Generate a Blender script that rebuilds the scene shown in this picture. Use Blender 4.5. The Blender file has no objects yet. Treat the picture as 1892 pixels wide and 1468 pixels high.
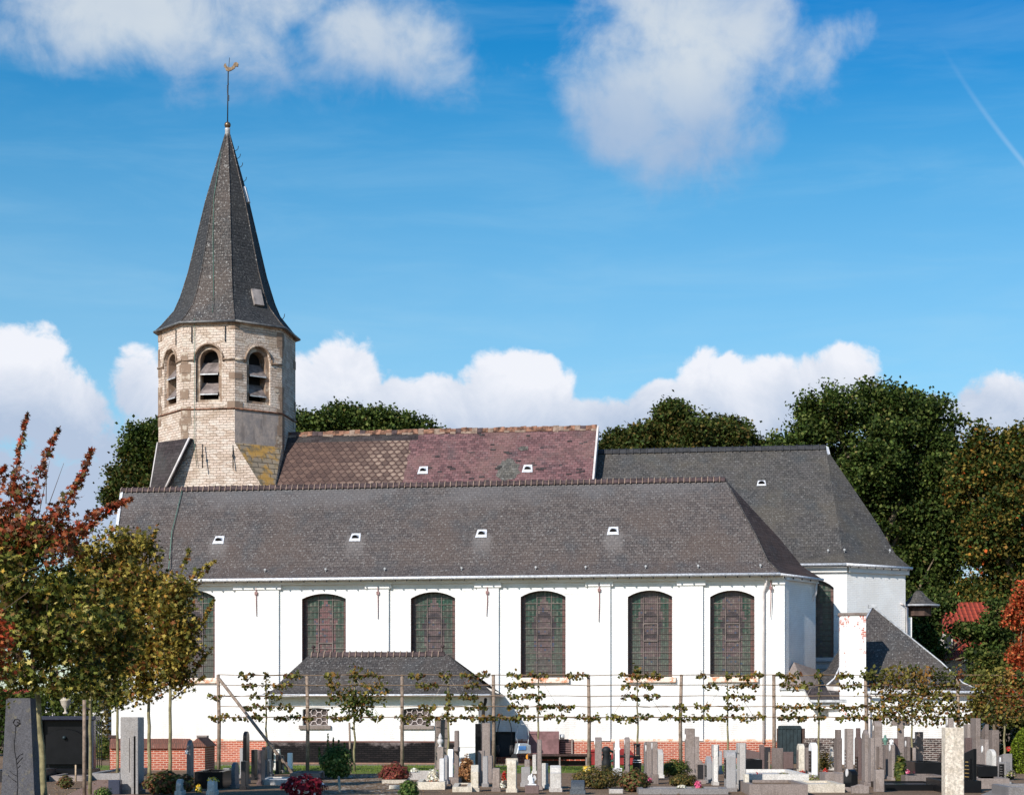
import bpy, math, random
import numpy as np
from mathutils import Vector, Matrix
from mathutils.geometry import tessellate_polygon
random.seed(7); rng = np.random.default_rng(7)
S = bpy.context.scene; COL = S.collection
R_ = math.radians
# ------------------------------------------------------------------ camera
F = 3400.0; CX = 946.0; HY = 1331.0; EYE = 1.6
cam = bpy.data.cameras.new('camera'); co = bpy.data.objects.new('camera', cam); COL.objects.link(co)
co.location = (0, 0, EYE); co.rotation_euler = (R_(90), 0, 0)
cam.sensor_width = 36; cam.lens = F/1892*36; cam.shift_y = (HY-734)/1892; cam.clip_end = 3000; cam.clip_start = .5
S.camera = co
S.view_settings.view_transform = 'Standard'; S.view_settings.look = 'None'; S.view_settings.gamma = 1
S.view_settings.exposure = 0.16
# ------------------------------------------------------------------ sun
SUN_EL = 31.0; SUN_LEFT = 34.0           # degrees left of the direction behind the camera
sv = Vector((-math.sin(R_(SUN_LEFT))*math.cos(R_(SUN_EL)), -math.cos(R_(SUN_LEFT))*math.cos(R_(SUN_EL)), math.sin(R_(SUN_EL))))
sl = bpy.data.lights.new('sun', 'SUN'); sl.energy = 4.7; sl.angle = R_(.53); sl.color = (1, .95, .88)
so = bpy.data.objects.new('sun', sl); COL.objects.link(so); so.rotation_euler = sv.to_track_quat('Z', 'Y').to_euler(); so.location = (-30, -30, 60)

# ------------------------------------------------------------------ node helper
class NT:
    def __init__(s, tree): s.t = tree; s.n = tree.nodes; s.l = tree.links
    def new(s, typ, **kw):
        n = s.n.new(typ)
        for k, v in kw.items(): setattr(n, k, v)
        return n
    def put(s, sock, v):
        if v is None: return
        if isinstance(v, bpy.types.NodeSocket): s.l.new(v, sock)
        else:
            if isinstance(v, (tuple, list)) and len(v) == 3 and sock.type == 'RGBA': v = (*v, 1)
            sock.default_value = v
    def m(s, op, a, b=None, c=None, clamp=False):
        n = s.new('ShaderNodeMath', operation=op, use_clamp=clamp)
        s.put(n.inputs[0], a); s.put(n.inputs[1], b); s.put(n.inputs[2], c)
        return n.outputs[0]
    def mix(s, f, a, b, mode='MIX'):
        n = s.new('ShaderNodeMix', data_type='RGBA', blend_type=mode)
        s.put(n.inputs[0], f); s.put(n.inputs[6], a); s.put(n.inputs[7], b)
        return n.outputs[2]
    def noise(s, vec, scale, detail=4, rough=.55, dist=0, col=False):
        n = s.new('ShaderNodeTexNoise'); s.put(n.inputs['Vector'], vec)
        s.put(n.inputs['Scale'], scale); s.put(n.inputs['Detail'], detail); s.put(n.inputs['Roughness'], rough); s.put(n.inputs['Distortion'], dist)
        return n.outputs[1 if col else 0]
    def smooth(s, v, lo, hi, a=0.0, b=1.0):
        n = s.new('ShaderNodeMapRange', interpolation_type='SMOOTHSTEP')
        s.put(n.inputs[0], v); s.put(n.inputs[1], lo); s.put(n.inputs[2], hi); s.put(n.inputs[3], a); s.put(n.inputs[4], b)
        return n.outputs[0]
    def comb(s, x, y, z=0.0):
        n = s.new('ShaderNodeCombineXYZ'); s.put(n.inputs[0], x); s.put(n.inputs[1], y); s.put(n.inputs[2], z); return n.outputs[0]
    def sep(s, v):
        n = s.new('ShaderNodeSeparateXYZ'); s.put(n.inputs[0], v); return n.outputs
    def scale(s, v, k):
        n = s.new('ShaderNodeVectorMath', operation='MULTIPLY'); s.put(n.inputs[0], v); n.inputs[1].default_value = k; return n.outputs[0]

# ------------------------------------------------------------------ world: Nishita sky and clouds laid out by direction
wd = bpy.data.worlds.new('World'); S.world = wd; wd.use_nodes = True
w = NT(wd.node_tree); w.n.clear()
sky = w.new('ShaderNodeTexSky', sky_type='NISHITA', sun_disc=False)
sky.sun_elevation = R_(SUN_EL); sky.sun_rotation = math.atan2(sv.x, sv.y)
sky.air_density = 1.0; sky.dust_density = .35; sky.ozone_density = 2.2
hs = w.new('ShaderNodeHueSaturation'); w.put(hs.inputs['Hue'], .491); w.put(hs.inputs['Saturation'], 1.5); w.put(hs.inputs['Value'], 1.22)
w.l.new(sky.outputs[0], hs.inputs['Color'])
g = w.new('ShaderNodeTexCoord').outputs['Generated']
gx, gy, gz = w.sep(g)
az = w.m('MULTIPLY', w.m('ARCTAN2', gx, gy), F)                       # px right of the view axis
hor = w.m('SQRT', w.m('ADD', w.m('MULTIPLY', gx, gx), w.m('MULTIPLY', gy, gy)))
el = w.m('MULTIPLY', w.m('DIVIDE', gz, w.m('MAXIMUM', hor, .02)), F)  # px above the horizon
n1 = w.noise(g, 26, 9, .6, .35); n2 = w.noise(g, 9, 5, .5, .2); n3 = w.noise(g, 60, 6, .6, .3)
def blobs(lst):
    cur = None
    for (x, y, rx, ry, wt) in lst:
        dx = w.m('DIVIDE', w.m('SUBTRACT', az, x-CX), rx); dy = w.m('DIVIDE', w.m('SUBTRACT', el, HY-y), ry)
        d = w.m('MULTIPLY', w.m('SUBTRACT', 1.0, w.m('ADD', w.m('MULTIPLY', dx, dx), w.m('MULTIPLY', dy, dy))), wt)
        cur = d if cur is None else w.m('MAXIMUM', cur, d)
    return cur
low = blobs([(20, 740, 170, 130, 1), (120, 780, 110, 90, 1), (262, 720, 60, 75, .9), (640, 712, 95, 98, 1), (570, 740, 70, 90, 1), (720, 755, 90, 70, 1),
             (945, 735, 125, 95, 1), (820, 755, 95, 72, 1), (1060, 790, 120, 60, 1), (1320, 738, 85, 92, 1), (1535, 735, 105, 100, 1), (1420, 740, 110, 85, 1),
             (1225, 760, 80, 62, 1), (1820, 785, 85, 85, 1), (1690, 800, 120, 70, .8), (900, 930, 1400, 190, .95), (1130, 790, 120, 60, .8), (400, 800, 200, 90, .6), (-400, 760, 300, 150, 1), (2300, 760, 300, 120, 1)])
lowd = w.m('ADD', low, w.m('ADD', w.m('MULTIPLY', w.m('SUBTRACT', n1, .5), 1.55), w.m('MULTIPLY', w.m('SUBTRACT', n3, .5), 1.1)))
lowm = w.smooth(lowd, .02, .42)
hig = blobs([(200, 40, 230, 130, 1), (360, 70, 200, 110, .9), (450, 20, 240, 90, .7), (690, 80, 190, 100, 1), (560, 130, 300, 95, .6), (770, 120, 120, 65, .8),
             (40, 110, 150, 55, .5), (1250, 30, 190, 130, 1), (1160, 180, 130, 130, .95), (1270, 150, 170, 140, .95), (1375, 50, 105, 110, .95), (1290, 270, 150, 95, .5),
             (1410, 165, 95, 75, .4), (1470, 110, 60, 50, .3), (1548, 82, 50, 40, .4), (-500, 150, 300, 150, 1), (2500, 200, 300, 150, 1)])
higd = w.m('ADD', hig, w.m('ADD', w.m('MULTIPLY', w.m('SUBTRACT', n1, .5), 2.3), w.m('ADD', w.m('MULTIPLY', w.m('SUBTRACT', n2, .5), 2.2), w.m('MULTIPLY', w.m('SUBTRACT', n3, .5), .8))))
higm = w.m('MULTIPLY', w.smooth(higd, -.35, 1.15), .9)
# high streaky veil
st = w.noise(w.scale(g, (2.2, 2.2, 14)), 3.2, 6, .6, .4)
veil = w.m('ADD', w.m('MULTIPLY', w.smooth(st, .38, .8), .13), w.m('MULTIPLY', w.smooth(el, 450, 1300, 1, 0), .36))
# contrail from (1730,140) to (1900,390) px
tx, ty = 1900-1730, -(390-140); L = math.hypot(tx, ty); tx /= L; ty /= L
ax = w.m('SUBTRACT', az, 1730-CX); ay = w.m('SUBTRACT', el, HY-140)
along = w.m('ADD', w.m('MULTIPLY', ax, tx), w.m('MULTIPLY', ay, ty))
perp = w.m('ABSOLUTE', w.m('ADD', w.m('ADD', w.m('MULTIPLY', ax, -ty), w.m('MULTIPLY', ay, tx)), w.m('MULTIPLY', w.m('SUBTRACT', along, 150.0), w.m('MULTIPLY', w.m('SUBTRACT', along, 150.0), -.0003))))
ctr = w.m('MULTIPLY', w.smooth(perp, 0, 7, 1, 0), w.m('MULTIPLY', w.smooth(along, -60, 300), w.m('MULTIPLY', w.smooth(along, 330, 420, 1, 0), .2)))
# cloud tones (linear, before the background strength)
whi = (7.9, 8.1, 8.7); gre = (4.2, 5.1, 6.6); pur = (3.6, 4.5, 6.8)
lg = w.m('ADD', w.smooth(el, HY-830, HY-655), w.m('MULTIPLY', w.m('SUBTRACT', n1, .5), 1.7), clamp=True)
lowc = w.mix(lg, gre, whi)
hg = w.m('ADD', w.m('ADD', w.smooth(el, HY-270, HY-60), w.m('MULTIPLY', w.m('SUBTRACT', n2, .5), 2.2)), -.12, clamp=True)
higc = w.mix(hg, (3.3, 4.4, 6.2), (6.3, 6.8, 7.2))
deep = w.mix(w.m('MULTIPLY', w.smooth(el, HY-360, HY+40), w.smooth(az, -200, 700, .55, 1.0)), (1.0, 1.0, 1.0), (.5, .82, 1.0)); c = w.mix(veil, w.mix(1.0, hs.outputs[0], deep, 'MULTIPLY'), (4.3, 6.5, 7.9))
c = w.mix(ctr, c, (7, 8, 9))
c = w.mix(higm, c, higc)
c = w.mix(lowm, c, lowc)
bg = w.new('ShaderNodeBackground'); w.put(bg.inputs[1], .1); w.l.new(c, bg.inputs[0])
ow = w.new('ShaderNodeOutputWorld'); w.l.new(bg.outputs[0], ow.inputs[0])

# ------------------------------------------------------------------ placing by line of sight
def P(px, py, Y): return Vector(((px-CX)*Y/F, Y, EYE-(py-HY)*Y/F))
def gY(py): return F*EYE/(py-HY)
TH = math.atan(.14); CU, SU = math.cos(TH), math.sin(TH); Y0 = 70.6
def UV(u, v, z): return Vector((u*CU+v*SU, Y0-u*SU+v*CU, z))
def pu(px, v):
    k = (px-CX)/F
    return (k*(Y0+v*CU)-v*SU)/(CU+k*SU)
def pz(px, py, v):
    Y = Y0-pu(px, v)*SU+v*CU
    return EYE+(HY-py)*Y/F
def PV(px, py, v): return UV(pu(px, v), v, pz(px, py, v))

# ------------------------------------------------------------------ mesh builder
class MB:
    def __init__(s): s.v = []; s.f = []; s.uv = []; s.mi = []; s.sm = []
    def poly(s, pts, m=0, sm=False):
        pts = [Vector(p) for p in pts]
        n = Vector((0, 0, 0))
        for i in range(len(pts)):
            a, b = pts[i], pts[(i+1) % len(pts)]
            n += a.cross(b)
        if n.length < 1e-12: return
        n.normalize()
        t = Vector((0, 0, 1)).cross(n)
        t = t.normalized() if t.length > .02 else Vector((1, 0, 0))
        b = n.cross(t)
        i0 = len(s.v); s.v += pts; s.f.append(tuple(range(i0, i0+len(pts)))); s.mi.append(m); s.sm.append(sm)
        s.uv += [(p.dot(t), p.dot(b)) for p in pts]
    def box(s, c, sz, M=None, m=0, bev=0):
        x, y, z = [a/2 for a in sz]; c = Vector(c)
        if bev <= 0:
            q = [Vector((i, j, k)) for k in (-z, z) for j in (-y, y) for i in (-x, x)]
            q = [(M @ a if M else a)+c for a in q]
            for f in ((0, 2, 3, 1), (4, 5, 7, 6), (0, 1, 5, 4), (2, 6, 7, 3), (0, 4, 6, 2), (1, 3, 7, 5)): s.poly([q[i] for i in f], m)
        else:
            s.extrude([(-x, -z), (x, -z), (x, z), (-x, z)], 2*y, c, M, m, bev)
    def extrude(s, prof, depth, c, M=None, m=0, bev=0):
        """prof: (x,z) outline seen from -y, extruded along y, both rims bevelled"""
        c = Vector(c); y = depth/2; n = len(prof)
        cx = sum(p[0] for p in prof)/n; cz = sum(p[1] for p in prof)/n
        T = lambda p: (M @ Vector(p) if M else Vector(p))+c
        def inset(b):
            out = []
            for i in range(n):
                a, p, d = Vector(prof[i-1]), Vector(prof[i]), Vector(prof[(i+1) % n])
                e1 = (p-a).normalized(); e2 = (d-p).normalized()
                n1 = Vector((-e1.y, e1.x)); n2 = Vector((-e2.y, e2.x)); q = n1+n2
                k = b/max(.3, 1+n1.dot(n2))
                out.append((p.x+q.x*k, p.y+q.y*k))
            return out
        if bev > 0:
            pin = inset(bev)
            rings = [([T((p[0], -y, p[1])) for p in pin]), ([T((p[0], -y+bev, p[1])) for p in prof]), ([T((p[0], y-bev, p[1])) for p in prof]), ([T((p[0], y, p[1])) for p in pin])]
        else:
            rings = [([T((p[0], -y, p[1])) for p in prof]), ([T((p[0], y, p[1])) for p in prof])]
        s.poly(rings[0], m); s.poly(rings[-1][::-1], m)
        for a, b in zip(rings, rings[1:]):
            for i in range(n):
                j = (i+1) % n; s.poly([a[j], a[i], b[i], b[j]], m)
    def tube(s, pts, rad, seg=8, m=0, cap=True):
        pts = [Vector(p) for p in pts]; rr = rad if isinstance(rad, (list, tuple)) else [rad]*len(pts); rings = []
        for i, p in enumerate(pts):
            d = (pts[min(i+1, len(pts)-1)]-pts[max(i-1, 0)]).normalized()
            a = d.orthogonal().normalized() if abs(d.z) < .9 else Vector((1, 0, 0)).cross(d).normalized()
            if abs(d.z) < .9: a = d.cross(Vector((0, 0, 1))).normalized()
            b = d.cross(a)
            rings.append([p+(a*math.cos(t)+b*math.sin(t))*rr[i] for t in [2*math.pi*k/seg for k in range(seg)]])
        for a, b in zip(rings, rings[1:]):
            for i in range(seg):
                j = (i+1) % seg; s.poly([a[i], a[j], b[j], b[i]], m, True)
        if cap: s.poly(rings[0][::-1], m); s.poly(rings[-1], m)
    def lathe(s, prof, c, seg=16, m=0, M=None):
        c = Vector(c)
        T = lambda p: (M @ Vector(p) if M else Vector(p))+c
        rings = [[T((r*math.cos(2*math.pi*k/seg), r*math.sin(2*math.pi*k/seg), z)) for k in range(seg)] for r, z in prof]
        for a, b in zip(rings, rings[1:]):
            for i in range(seg):
                j = (i+1) % seg; s.poly([a[i], a[j], b[j], b[i]], m, True)
        s.poly(rings[0][::-1], m); s.poly(rings[-1], m)
    def build(s, name, mats, parent=None):
        o0 = root_loc(parent)
        me = bpy.data.meshes.new(name)
        me.from_pydata([tuple(p-o0) for p in s.v], [], s.f)
        if not isinstance(mats, (list, tuple)): mats = [mats]
        for mt in mats: me.materials.append(MAT(mt))
        me.polygons.foreach_set('material_index', s.mi); me.polygons.foreach_set('use_smooth', s.sm)
        ul = me.uv_layers.new(name='UVMap'); ul.data.foreach_set('uv', np.array(s.uv, 'f').ravel())
        if any(s.sm):
            import bmesh
            bm = bmesh.new(); bm.from_mesh(me); bmesh.ops.remove_doubles(bm, verts=bm.verts, dist=1e-5); bm.to_mesh(me); bm.free()
        me.update()
        o = bpy.data.objects.new(name, me); COL.objects.link(o)
        if parent: o.parent = parent
        return o
def root_loc(p):
    l = Vector((0, 0, 0))
    while p is not None: l = l+p.location; p = p.parent
    return l
def tag(o, label=None, cat=None, group=None, kind=None):
    for k, v in (('label', label), ('category', cat), ('group', group), ('kind', kind)):
        if v: o[k] = v
    return o
def thing(name, loc, label, cat, group=None):
    o = bpy.data.objects.new(name, None); COL.objects.link(o); o.location = loc; o.empty_display_size = .3
    return tag(o, label, cat, group)

# ------------------------------------------------------------------ materials
MATS = {}; DEFS = {}
def MAT(k):
    if not isinstance(k, str): return k
    if k not in MATS: MATS[k] = DEFS[k](k)
    return MATS[k]
def base(k, rough=.8, spec=.3, metal=0):
    mt = bpy.data.materials.new(k); mt.use_nodes = True; t = NT(mt.node_tree); t.n.clear()
    b = t.new('ShaderNodeBsdfPrincipled'); o = t.new('ShaderNodeOutputMaterial'); t.l.new(b.outputs[0], o.inputs[0])
    t.put(b.inputs['Roughness'], rough); t.put(b.inputs['Specular IOR Level'], spec); t.put(b.inputs['Metallic'], metal)
    return mt, t, b
def uvn(t): return t.new('ShaderNodeUVMap').outputs[0]
def objn(t): return t.new('ShaderNodeTexCoord').outputs['Object']
def bump(t, b, h, s=.5, d=.02):
    n = t.new('ShaderNodeBump'); t.put(n.inputs['Strength'], s); t.put(n.inputs['Distance'], d); t.put(n.inputs['Height'], h); t.l.new(n.outputs[0], b.inputs['Normal'])
def brick(t, vec, wd_, ht, mort, c1, c2, cm, smooth=.1, bias=0, off=.5):
    n = t.new('ShaderNodeTexBrick'); n.offset = off
    for k, v in (('Vector', vec), ('Color1', c1), ('Color2', c2), ('Mortar', cm), ('Scale', 1.0), ('Mortar Size', mort), ('Mortar Smooth', smooth), ('Bias', bias), ('Brick Width', wd_), ('Row Height', ht)): t.put(n.inputs[k], v)
    return n.outputs[0], n.outputs[1]
def wobble(t, vec, amt, sc):
    n = t.noise(vec, sc, 2, .5, 0, True)
    a = t.new('ShaderNodeVectorMath', operation='SUBTRACT'); t.put(a.inputs[0], n); a.inputs[1].default_value = (.5, .5, .5)
    a2 = t.scale(a.outputs[0], (amt, amt, 0))
    q = t.new('ShaderNodeVectorMath', operation='ADD'); t.put(q.inputs[0], vec); t.put(q.inputs[1], a2); return q.outputs[0]
def flat(col, rough=.8, metal=0, spec=.3, var=.25, sc=3, bmp=0):
    def f(k):
        mt, t, b = base(k, rough, spec, metal)
        ob = objn(t); n = t.noise(ob, sc, 6, .6)
        q = t.mix(t.smooth(n, .3, .7), [c*(1-var) for c in col], [c*(1+var) for c in col])
        t.put(b.inputs['Base Color'], q)
        if bmp: bump(t, b, t.noise(ob, sc*8, 4, .6), bmp, .01)
        return mt
    return f
def stone(col, speck=.35, sc=40, stain=.45, rough=.75, moss=0):
    """weathered headstone: fine grain, vertical rain streaks, lichen"""
    def f(k):
        mt, t, b = base(k, rough, .3)
        ob = objn(t)
        gr = t.noise(ob, sc, 3, .8)
        q = t.mix(t.smooth(gr, .35, .65), [c*(1-speck) for c in col], [min(.9, c*(1+speck)) for c in col])
        oi = t.new('ShaderNodeObjectInfo').outputs['Random']
        ofs = t.new('ShaderNodeVectorMath', operation='ADD'); t.put(ofs.inputs[0], ob); t.put(ofs.inputs[1], t.comb(t.m('MULTIPLY', oi, 37.0), t.m('MULTIPLY', oi, 91.0), t.m('MULTIPLY', oi, 13.0))); ob = ofs.outputs[0]
        stv = t.noise(t.scale(ob, (6, 6, .9)), 1.3, 6, .72)
        q = t.mix(t.m('MULTIPLY', t.smooth(stv, .48, .74), stain*.75), q, [col[0]*.35, col[1]*.33, col[2]*.31])
        pt = t.noise(ob, 3.1, 6, .7)
        q = t.mix(t.m('MULTIPLY', t.smooth(pt, .5, .66), stain*.6), q, [col[0]*.6, col[1]*.55, col[2]*.47])
        if moss: q = t.mix(t.m('MULTIPLY', t.smooth(t.noise(ob, 5.3, 6, .75), .55, .64), moss), q, (.25, .2, .08))
        q = t.mix(1.0, q, t.mix(oi, (.70, .68, .68), (1.25, 1.27, 1.28)), 'MULTIPLY')
        t.put(b.inputs['Base Color'], q); bump(t, b, t.m('ADD', gr, t.m('MULTIPLY', pt, 2.0)), .35, .008)
        return mt
    return f
def slate(c1, c2, cm, wd_=.175, ht=.150, tint=((.7, 1.0), (.07, .065, .06)), speck=.5, lichen=.3, top=None, runs=()):
    def f(k):
        mt, t, b = base(k, .8, .12)
        uv = wobble(t, uvn(t), .03, 2.5)
        q, fac = brick(t, uv, wd_, ht, .010, c1, c2, cm, .5)
        ob = objn(t)
        # second, coarser random tone per slate
        q2, _ = brick(t, uv, wd_, ht, 0.0, (.46, .47, .50), (1.8, 1.72, 1.66), (1, 1, 1), 0, -.12)
        q = t.mix(.75, q, q2, 'MULTIPLY')
        big = t.noise(ob, .45, 5, .6); q = t.mix(t.m('MULTIPLY', t.smooth(big, .42, .66), .6), q, tint[1])
        bl = t.noise(t.scale(ob, (1, 1, .35)), .8, 5, .6); q = t.mix(t.m('MULTIPLY', t.smooth(bl, .5, .7), .35), q, (.055, .068, .078))
        li = t.noise(ob, 9, 5, .8); q = t.mix(t.m('MULTIPLY', t.smooth(li, .6, .72), lichen), q, (.26, .25, .21))
        sp = t.noise(ob, 11, 3, .85); q = t.mix(t.m('MULTIPLY', t.smooth(sp, .57, .66), speck), q, (.42, .41, .39))
        ox, oy, oz = t.sep(ob)
        if top: q = t.mix(t.m('MULTIPLY', t.smooth(t.m('ADD', oz, t.m('MULTIPLY', t.m('SUBTRACT', big, .5), 4.0)), top-1.2, top+.3), .38), q, (.165, .17, .18))
        for (rx, rz) in runs:
            a = t.m('ABSOLUTE', t.m('ADD', t.m('SUBTRACT', ox, rx), t.m('MULTIPLY', t.m('SUBTRACT', li, .5), .5))); zz = t.m('SUBTRACT', rz, oz)
            mk = t.m('MULTIPLY', t.smooth(a, .22, .48, 1, 0), t.m('MULTIPLY', t.smooth(zz, .0, .12), t.smooth(zz, .4, 1.25, 1, 0)))
            q = t.mix(t.m('MULTIPLY', mk, .38), q, (.24, .22, .21))
        t.put(b.inputs['Base Color'], q)
        bump(t, b, t.m('ADD', t.m('MULTIPLY', fac, -1.0), t.m('MULTIPLY', li, .5)), .6, .02)
        return mt
    return f
def whitewash(k):
    mt, t, b = base(k, .85, .2)
    uv = uvn(t); ob = objn(t)
    _, fac = brick(t, wobble(t, uv, .02, 3), .22, .073, .012, (1, 1, 1), (1, 1, 1), (0, 0, 0), .3)
    n = t.noise(ob, 1.3, 6, .65); n2 = t.noise(ob, 14, 5, .7); st = t.noise(t.scale(ob, (3, 3, .35)), 1.0, 5, .6)
    q = t.mix(t.smooth(n, .35, .7), (.78, .76, .73), (.86, .855, .84)); gr = t.noise(t.scale(ob, (2.2, 2.2, .5)), .9, 6, .7); q = t.mix(t.m('MULTIPLY', t.m('MULTIPLY', t.smooth(gr, .42, .62), t.smooth(t.sep(ob)[2], 3.2, 1.0)), .35), q, (.55, .47, .40))
    q = t.mix(t.m('MULTIPLY', fac, .16), q, (.5, .47, .44))
    q = t.mix(t.m('MULTIPLY', t.smooth(st, .55, .75), .16), q, (.52, .5, .46))
    q = t.mix(t.m('MULTIPLY', t.smooth(n2, .66, .74), .3), q, (.55, .5, .45))
    t.put(b.inputs['Base Color'], q); bump(t, b, t.m('ADD', t.m('MULTIPLY', fac, -1.0), t.m('MULTIPLY', n2, 1.2)), .55, .015)
    return mt
def chimneywash(k):
    mt, t, b = base(k, .85, .2)
    uv = uvn(t); ob = objn(t)
    q0, fac = brick(t, uv, .21, .07, .012, (.5, .1, .05), (.4, .08, .04), (.8, .75, .7), .2)
    n = t.noise(t.scale(ob, (1, 1, .6)), 2.2, 6, .75); z = t.sep(ob)[2]
    up = t.m('ADD', t.smooth(z, 2.6, 5.8, -.06, .045), t.smooth(t.m('ABSOLUTE', t.m('SUBTRACT', t.sep(ob)[0], CHX)), .0, .35, .06, 0))
    q = t.mix(t.smooth(t.m('ADD', n, up), .585, .6), (.86, .85, .83), q0)
    t.put(b.inputs['Base Color'], q); bump(t, b, fac, -.4, .01)
    return mt
def redbrick(c1=(.46, .115, .06), c2=(.34, .07, .04), cm=(.62, .42, .33), dirt=.35, w_=.21, h_=.072, mort=.011):
    def f(k):
        mt, t, b = base(k, .85, .2)
        uv = wobble(t, uvn(t), .012, 4); ob = objn(t)
        q, fac = brick(t, uv, w_, h_, mort, c1, c2, cm, .2)
        n = t.noise(ob, 1.1, 6, .7); q = t.mix(t.m('MULTIPLY', t.smooth(n, .5, .68), dirt), q, (.13, .075, .055))
        n2 = t.noise(ob, 7, 5, .7); q = t.mix(t.m('MULTIPLY', t.smooth(n2, .58, .7), .35), q, (.6, .42, .33))
        t.put(b.inputs['Base Color'], q); bump(t, b, t.m('ADD', t.m('MULTIPLY', fac, -1.0), t.m('MULTIPLY', n2, .6)), .6, .012)
        return mt
    return f
def tarred(k):
    mt, t, b = base(k, .85, .12)
    uv = uvn(t); ob = objn(t)
    q, fac = brick(t, wobble(t, uv, .02, 3), .22, .073, .012, (.022, .018, .018), (.011, .010, .011), (.006, .006, .006), .2)
    n = t.noise(t.scale(ob, (1, 1, 1.6)), 1.0, 6, .75); z = t.sep(ob)[2]
    q = t.mix(t.smooth(t.m('ADD', n, t.smooth(z, .3, .85, -.14, .1)), .55, .78), q, (.22, .18, .17))
    q = t.mix(t.smooth(z, .79, .83), q, (.2, .1, .08))
    t.put(b.inputs['Base Color'], q); bump(t, b, t.m('MULTIPLY', fac, -1.0), .7, .012)
    return mt
def oldplinth(k):
    mt, t, b = base(k, .8, .2)
    uv = uvn(t); ob = objn(t)
    q, fac = brick(t, wobble(t, uv, .03, 3), .22, .075, .016, (.10, .055, .045), (.03, .022, .02), (.32, .28, .25), .2)
    n = t.noise(ob, 2.2, 6, .75); q = t.mix(t.smooth(n, .5, .6), q, (.035, .028, .026))
    n = t.noise(ob, 6, 6, .75); q = t.mix(t.smooth(n, .6, .68), q, (.45, .41, .38))
    t.put(b.inputs['Base Color'], q); bump(t, b, t.m('MULTIPLY', fac, -1.0), .7, .015)
    return mt
def towerstone(k):
    mt, t, b = base(k, .9, .15)
    uv = wobble(t, wobble(t, uvn(t), .08, 2.2), .05, 6); ob = objn(t)
    q, fac = brick(t, uv, .30, .115, .012, (.76, .63, .535), (.60, .475, .39), (.36, .27, .20), .7)
    q2, _ = brick(t, uv, .30, .115, 0.0, (.74, .72, .70), (1.12, 1.12, 1.12), (1, 1, 1), 0, .25)
    q = t.mix(.8, q, q2, 'MULTIPLY')
    vo = t.new('ShaderNodeTexVoronoi'); t.put(vo.inputs['Vector'], t.scale(uv, (2.6, 6.4, 1))); t.put(vo.inputs['Scale'], 1.0)
    q = t.mix(t.smooth(t.sep(vo.outputs[1])[0], 0, 1, 0, .5), q, (.40, .29, .21)); q = t.mix(t.smooth(t.sep(vo.outputs[1])[1], .7, .72, 0, .55), q, (.76, .67, .58))
    n = t.noise(ob, .8, 7, .7); q = t.mix(t.m('MULTIPLY', t.smooth(n, .54, .64), .6), q, (.42, .31, .22))
    n4 = t.noise(t.scale(ob, (1, 1, .5)), 1.9, 6, .75); q = t.mix(t.m('MULTIPLY', t.smooth(n4, .6, .68), .55), q, (.30, .13, .075))
    n2 = t.noise(ob, 5, 6, .75); q = t.mix(t.m('MULTIPLY', t.smooth(n2, .58, .7), .5), q, (.2, .15, .11))
    n3 = t.noise(ob, 1.7, 5, .6); q = t.mix(t.m('MULTIPLY', t.smooth(n3, .5, .75), .4), q, (.68, .60, .49))
    t.put(b.inputs['Base Color'], q); bump(t, b, t.m('ADD', t.m('MULTIPLY', fac, -1.2), t.m('MULTIPLY', n2, 1.6)), .9, .035)
    return mt
def quoin(k):
    mt, t, b = base(k, .9, .15)
    ob = objn(t); z = t.sep(ob)[2]
    q, fac = brick(t, t.comb(z, 0.0), .42, 5, .02, (.60, .48, .38), (.44, .33, .25), (.26, .18, .13), .4)
    n = t.noise(ob, 3, 6, .75); q = t.mix(t.m('MULTIPLY', t.smooth(n, .45, .65), .55), q, (.30, .22, .16)); q = t.mix(t.m('MULTIPLY', t.smooth(t.noise(ob, 1.3, 5, .7), .5, .62), .7), q, (.66, .57, .46))
    t.put(b.inputs['Base Color'], q); bump(t, b, n, .9, .03)
    return mt
def rustysill(k):
    mt, t, b = base(k, .85, .2); ob = objn(t)
    n = t.noise(ob, 4.5, 6, .75); q = t.mix(t.smooth(n, .48, .58), (.80, .66, .55), (.62, .24, .11)); q = t.mix(t.smooth(t.noise(ob, 9, 4, .7), .58, .66), q, (.85, .8, .74))
    t.put(b.inputs['Base Color'], q); return mt
def plastergrey(k):
    mt, t, b = base(k, .9, .15)
    ob = objn(t); n = t.noise(ob, 1.2, 7, .7); n2 = t.noise(ob, 8, 5, .7)
    q = t.mix(t.smooth(n, .4, .62), (.42, .34, .29), (.27, .235, .22)); q = t.mix(t.m('MULTIPLY', t.smooth(t.noise(t.scale(ob, (2, 2, .4)), 1.5, 6, .7), .5, .66), .6), q, (.17, .14, .125))
    q = t.mix(t.m('MULTIPLY', t.smooth(n2, .55, .7), .3), q, (.2, .17, .15))
    t.put(b.inputs['Base Color'], q); bump(t, b, n2, .7, .02)
    return mt
def broachstone(k):
    mt, t, b = base(k, .9, .15)
    ob = objn(t); uv = wobble(t, uvn(t), .08, 2)
    q, fac = brick(t, uv, .5, .26, .02, (.34, .27, .19), (.25, .2, .15), (.1, .08, .06), .3)
    n = t.noise(ob, 1.1, 6, .7); q = t.mix(t.smooth(n, .45, .58), q, (.42, .24, .07))
    n = t.noise(ob, 2.7, 6, .7); q = t.mix(t.m('MULTIPLY', t.smooth(n, .5, .62), .7), q, (.13, .115, .08))
    t.put(b.inputs['Base Color'], q); bump(t, b, t.m('MULTIPLY', fac, -1.0), .8, .03)
    return mt
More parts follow.
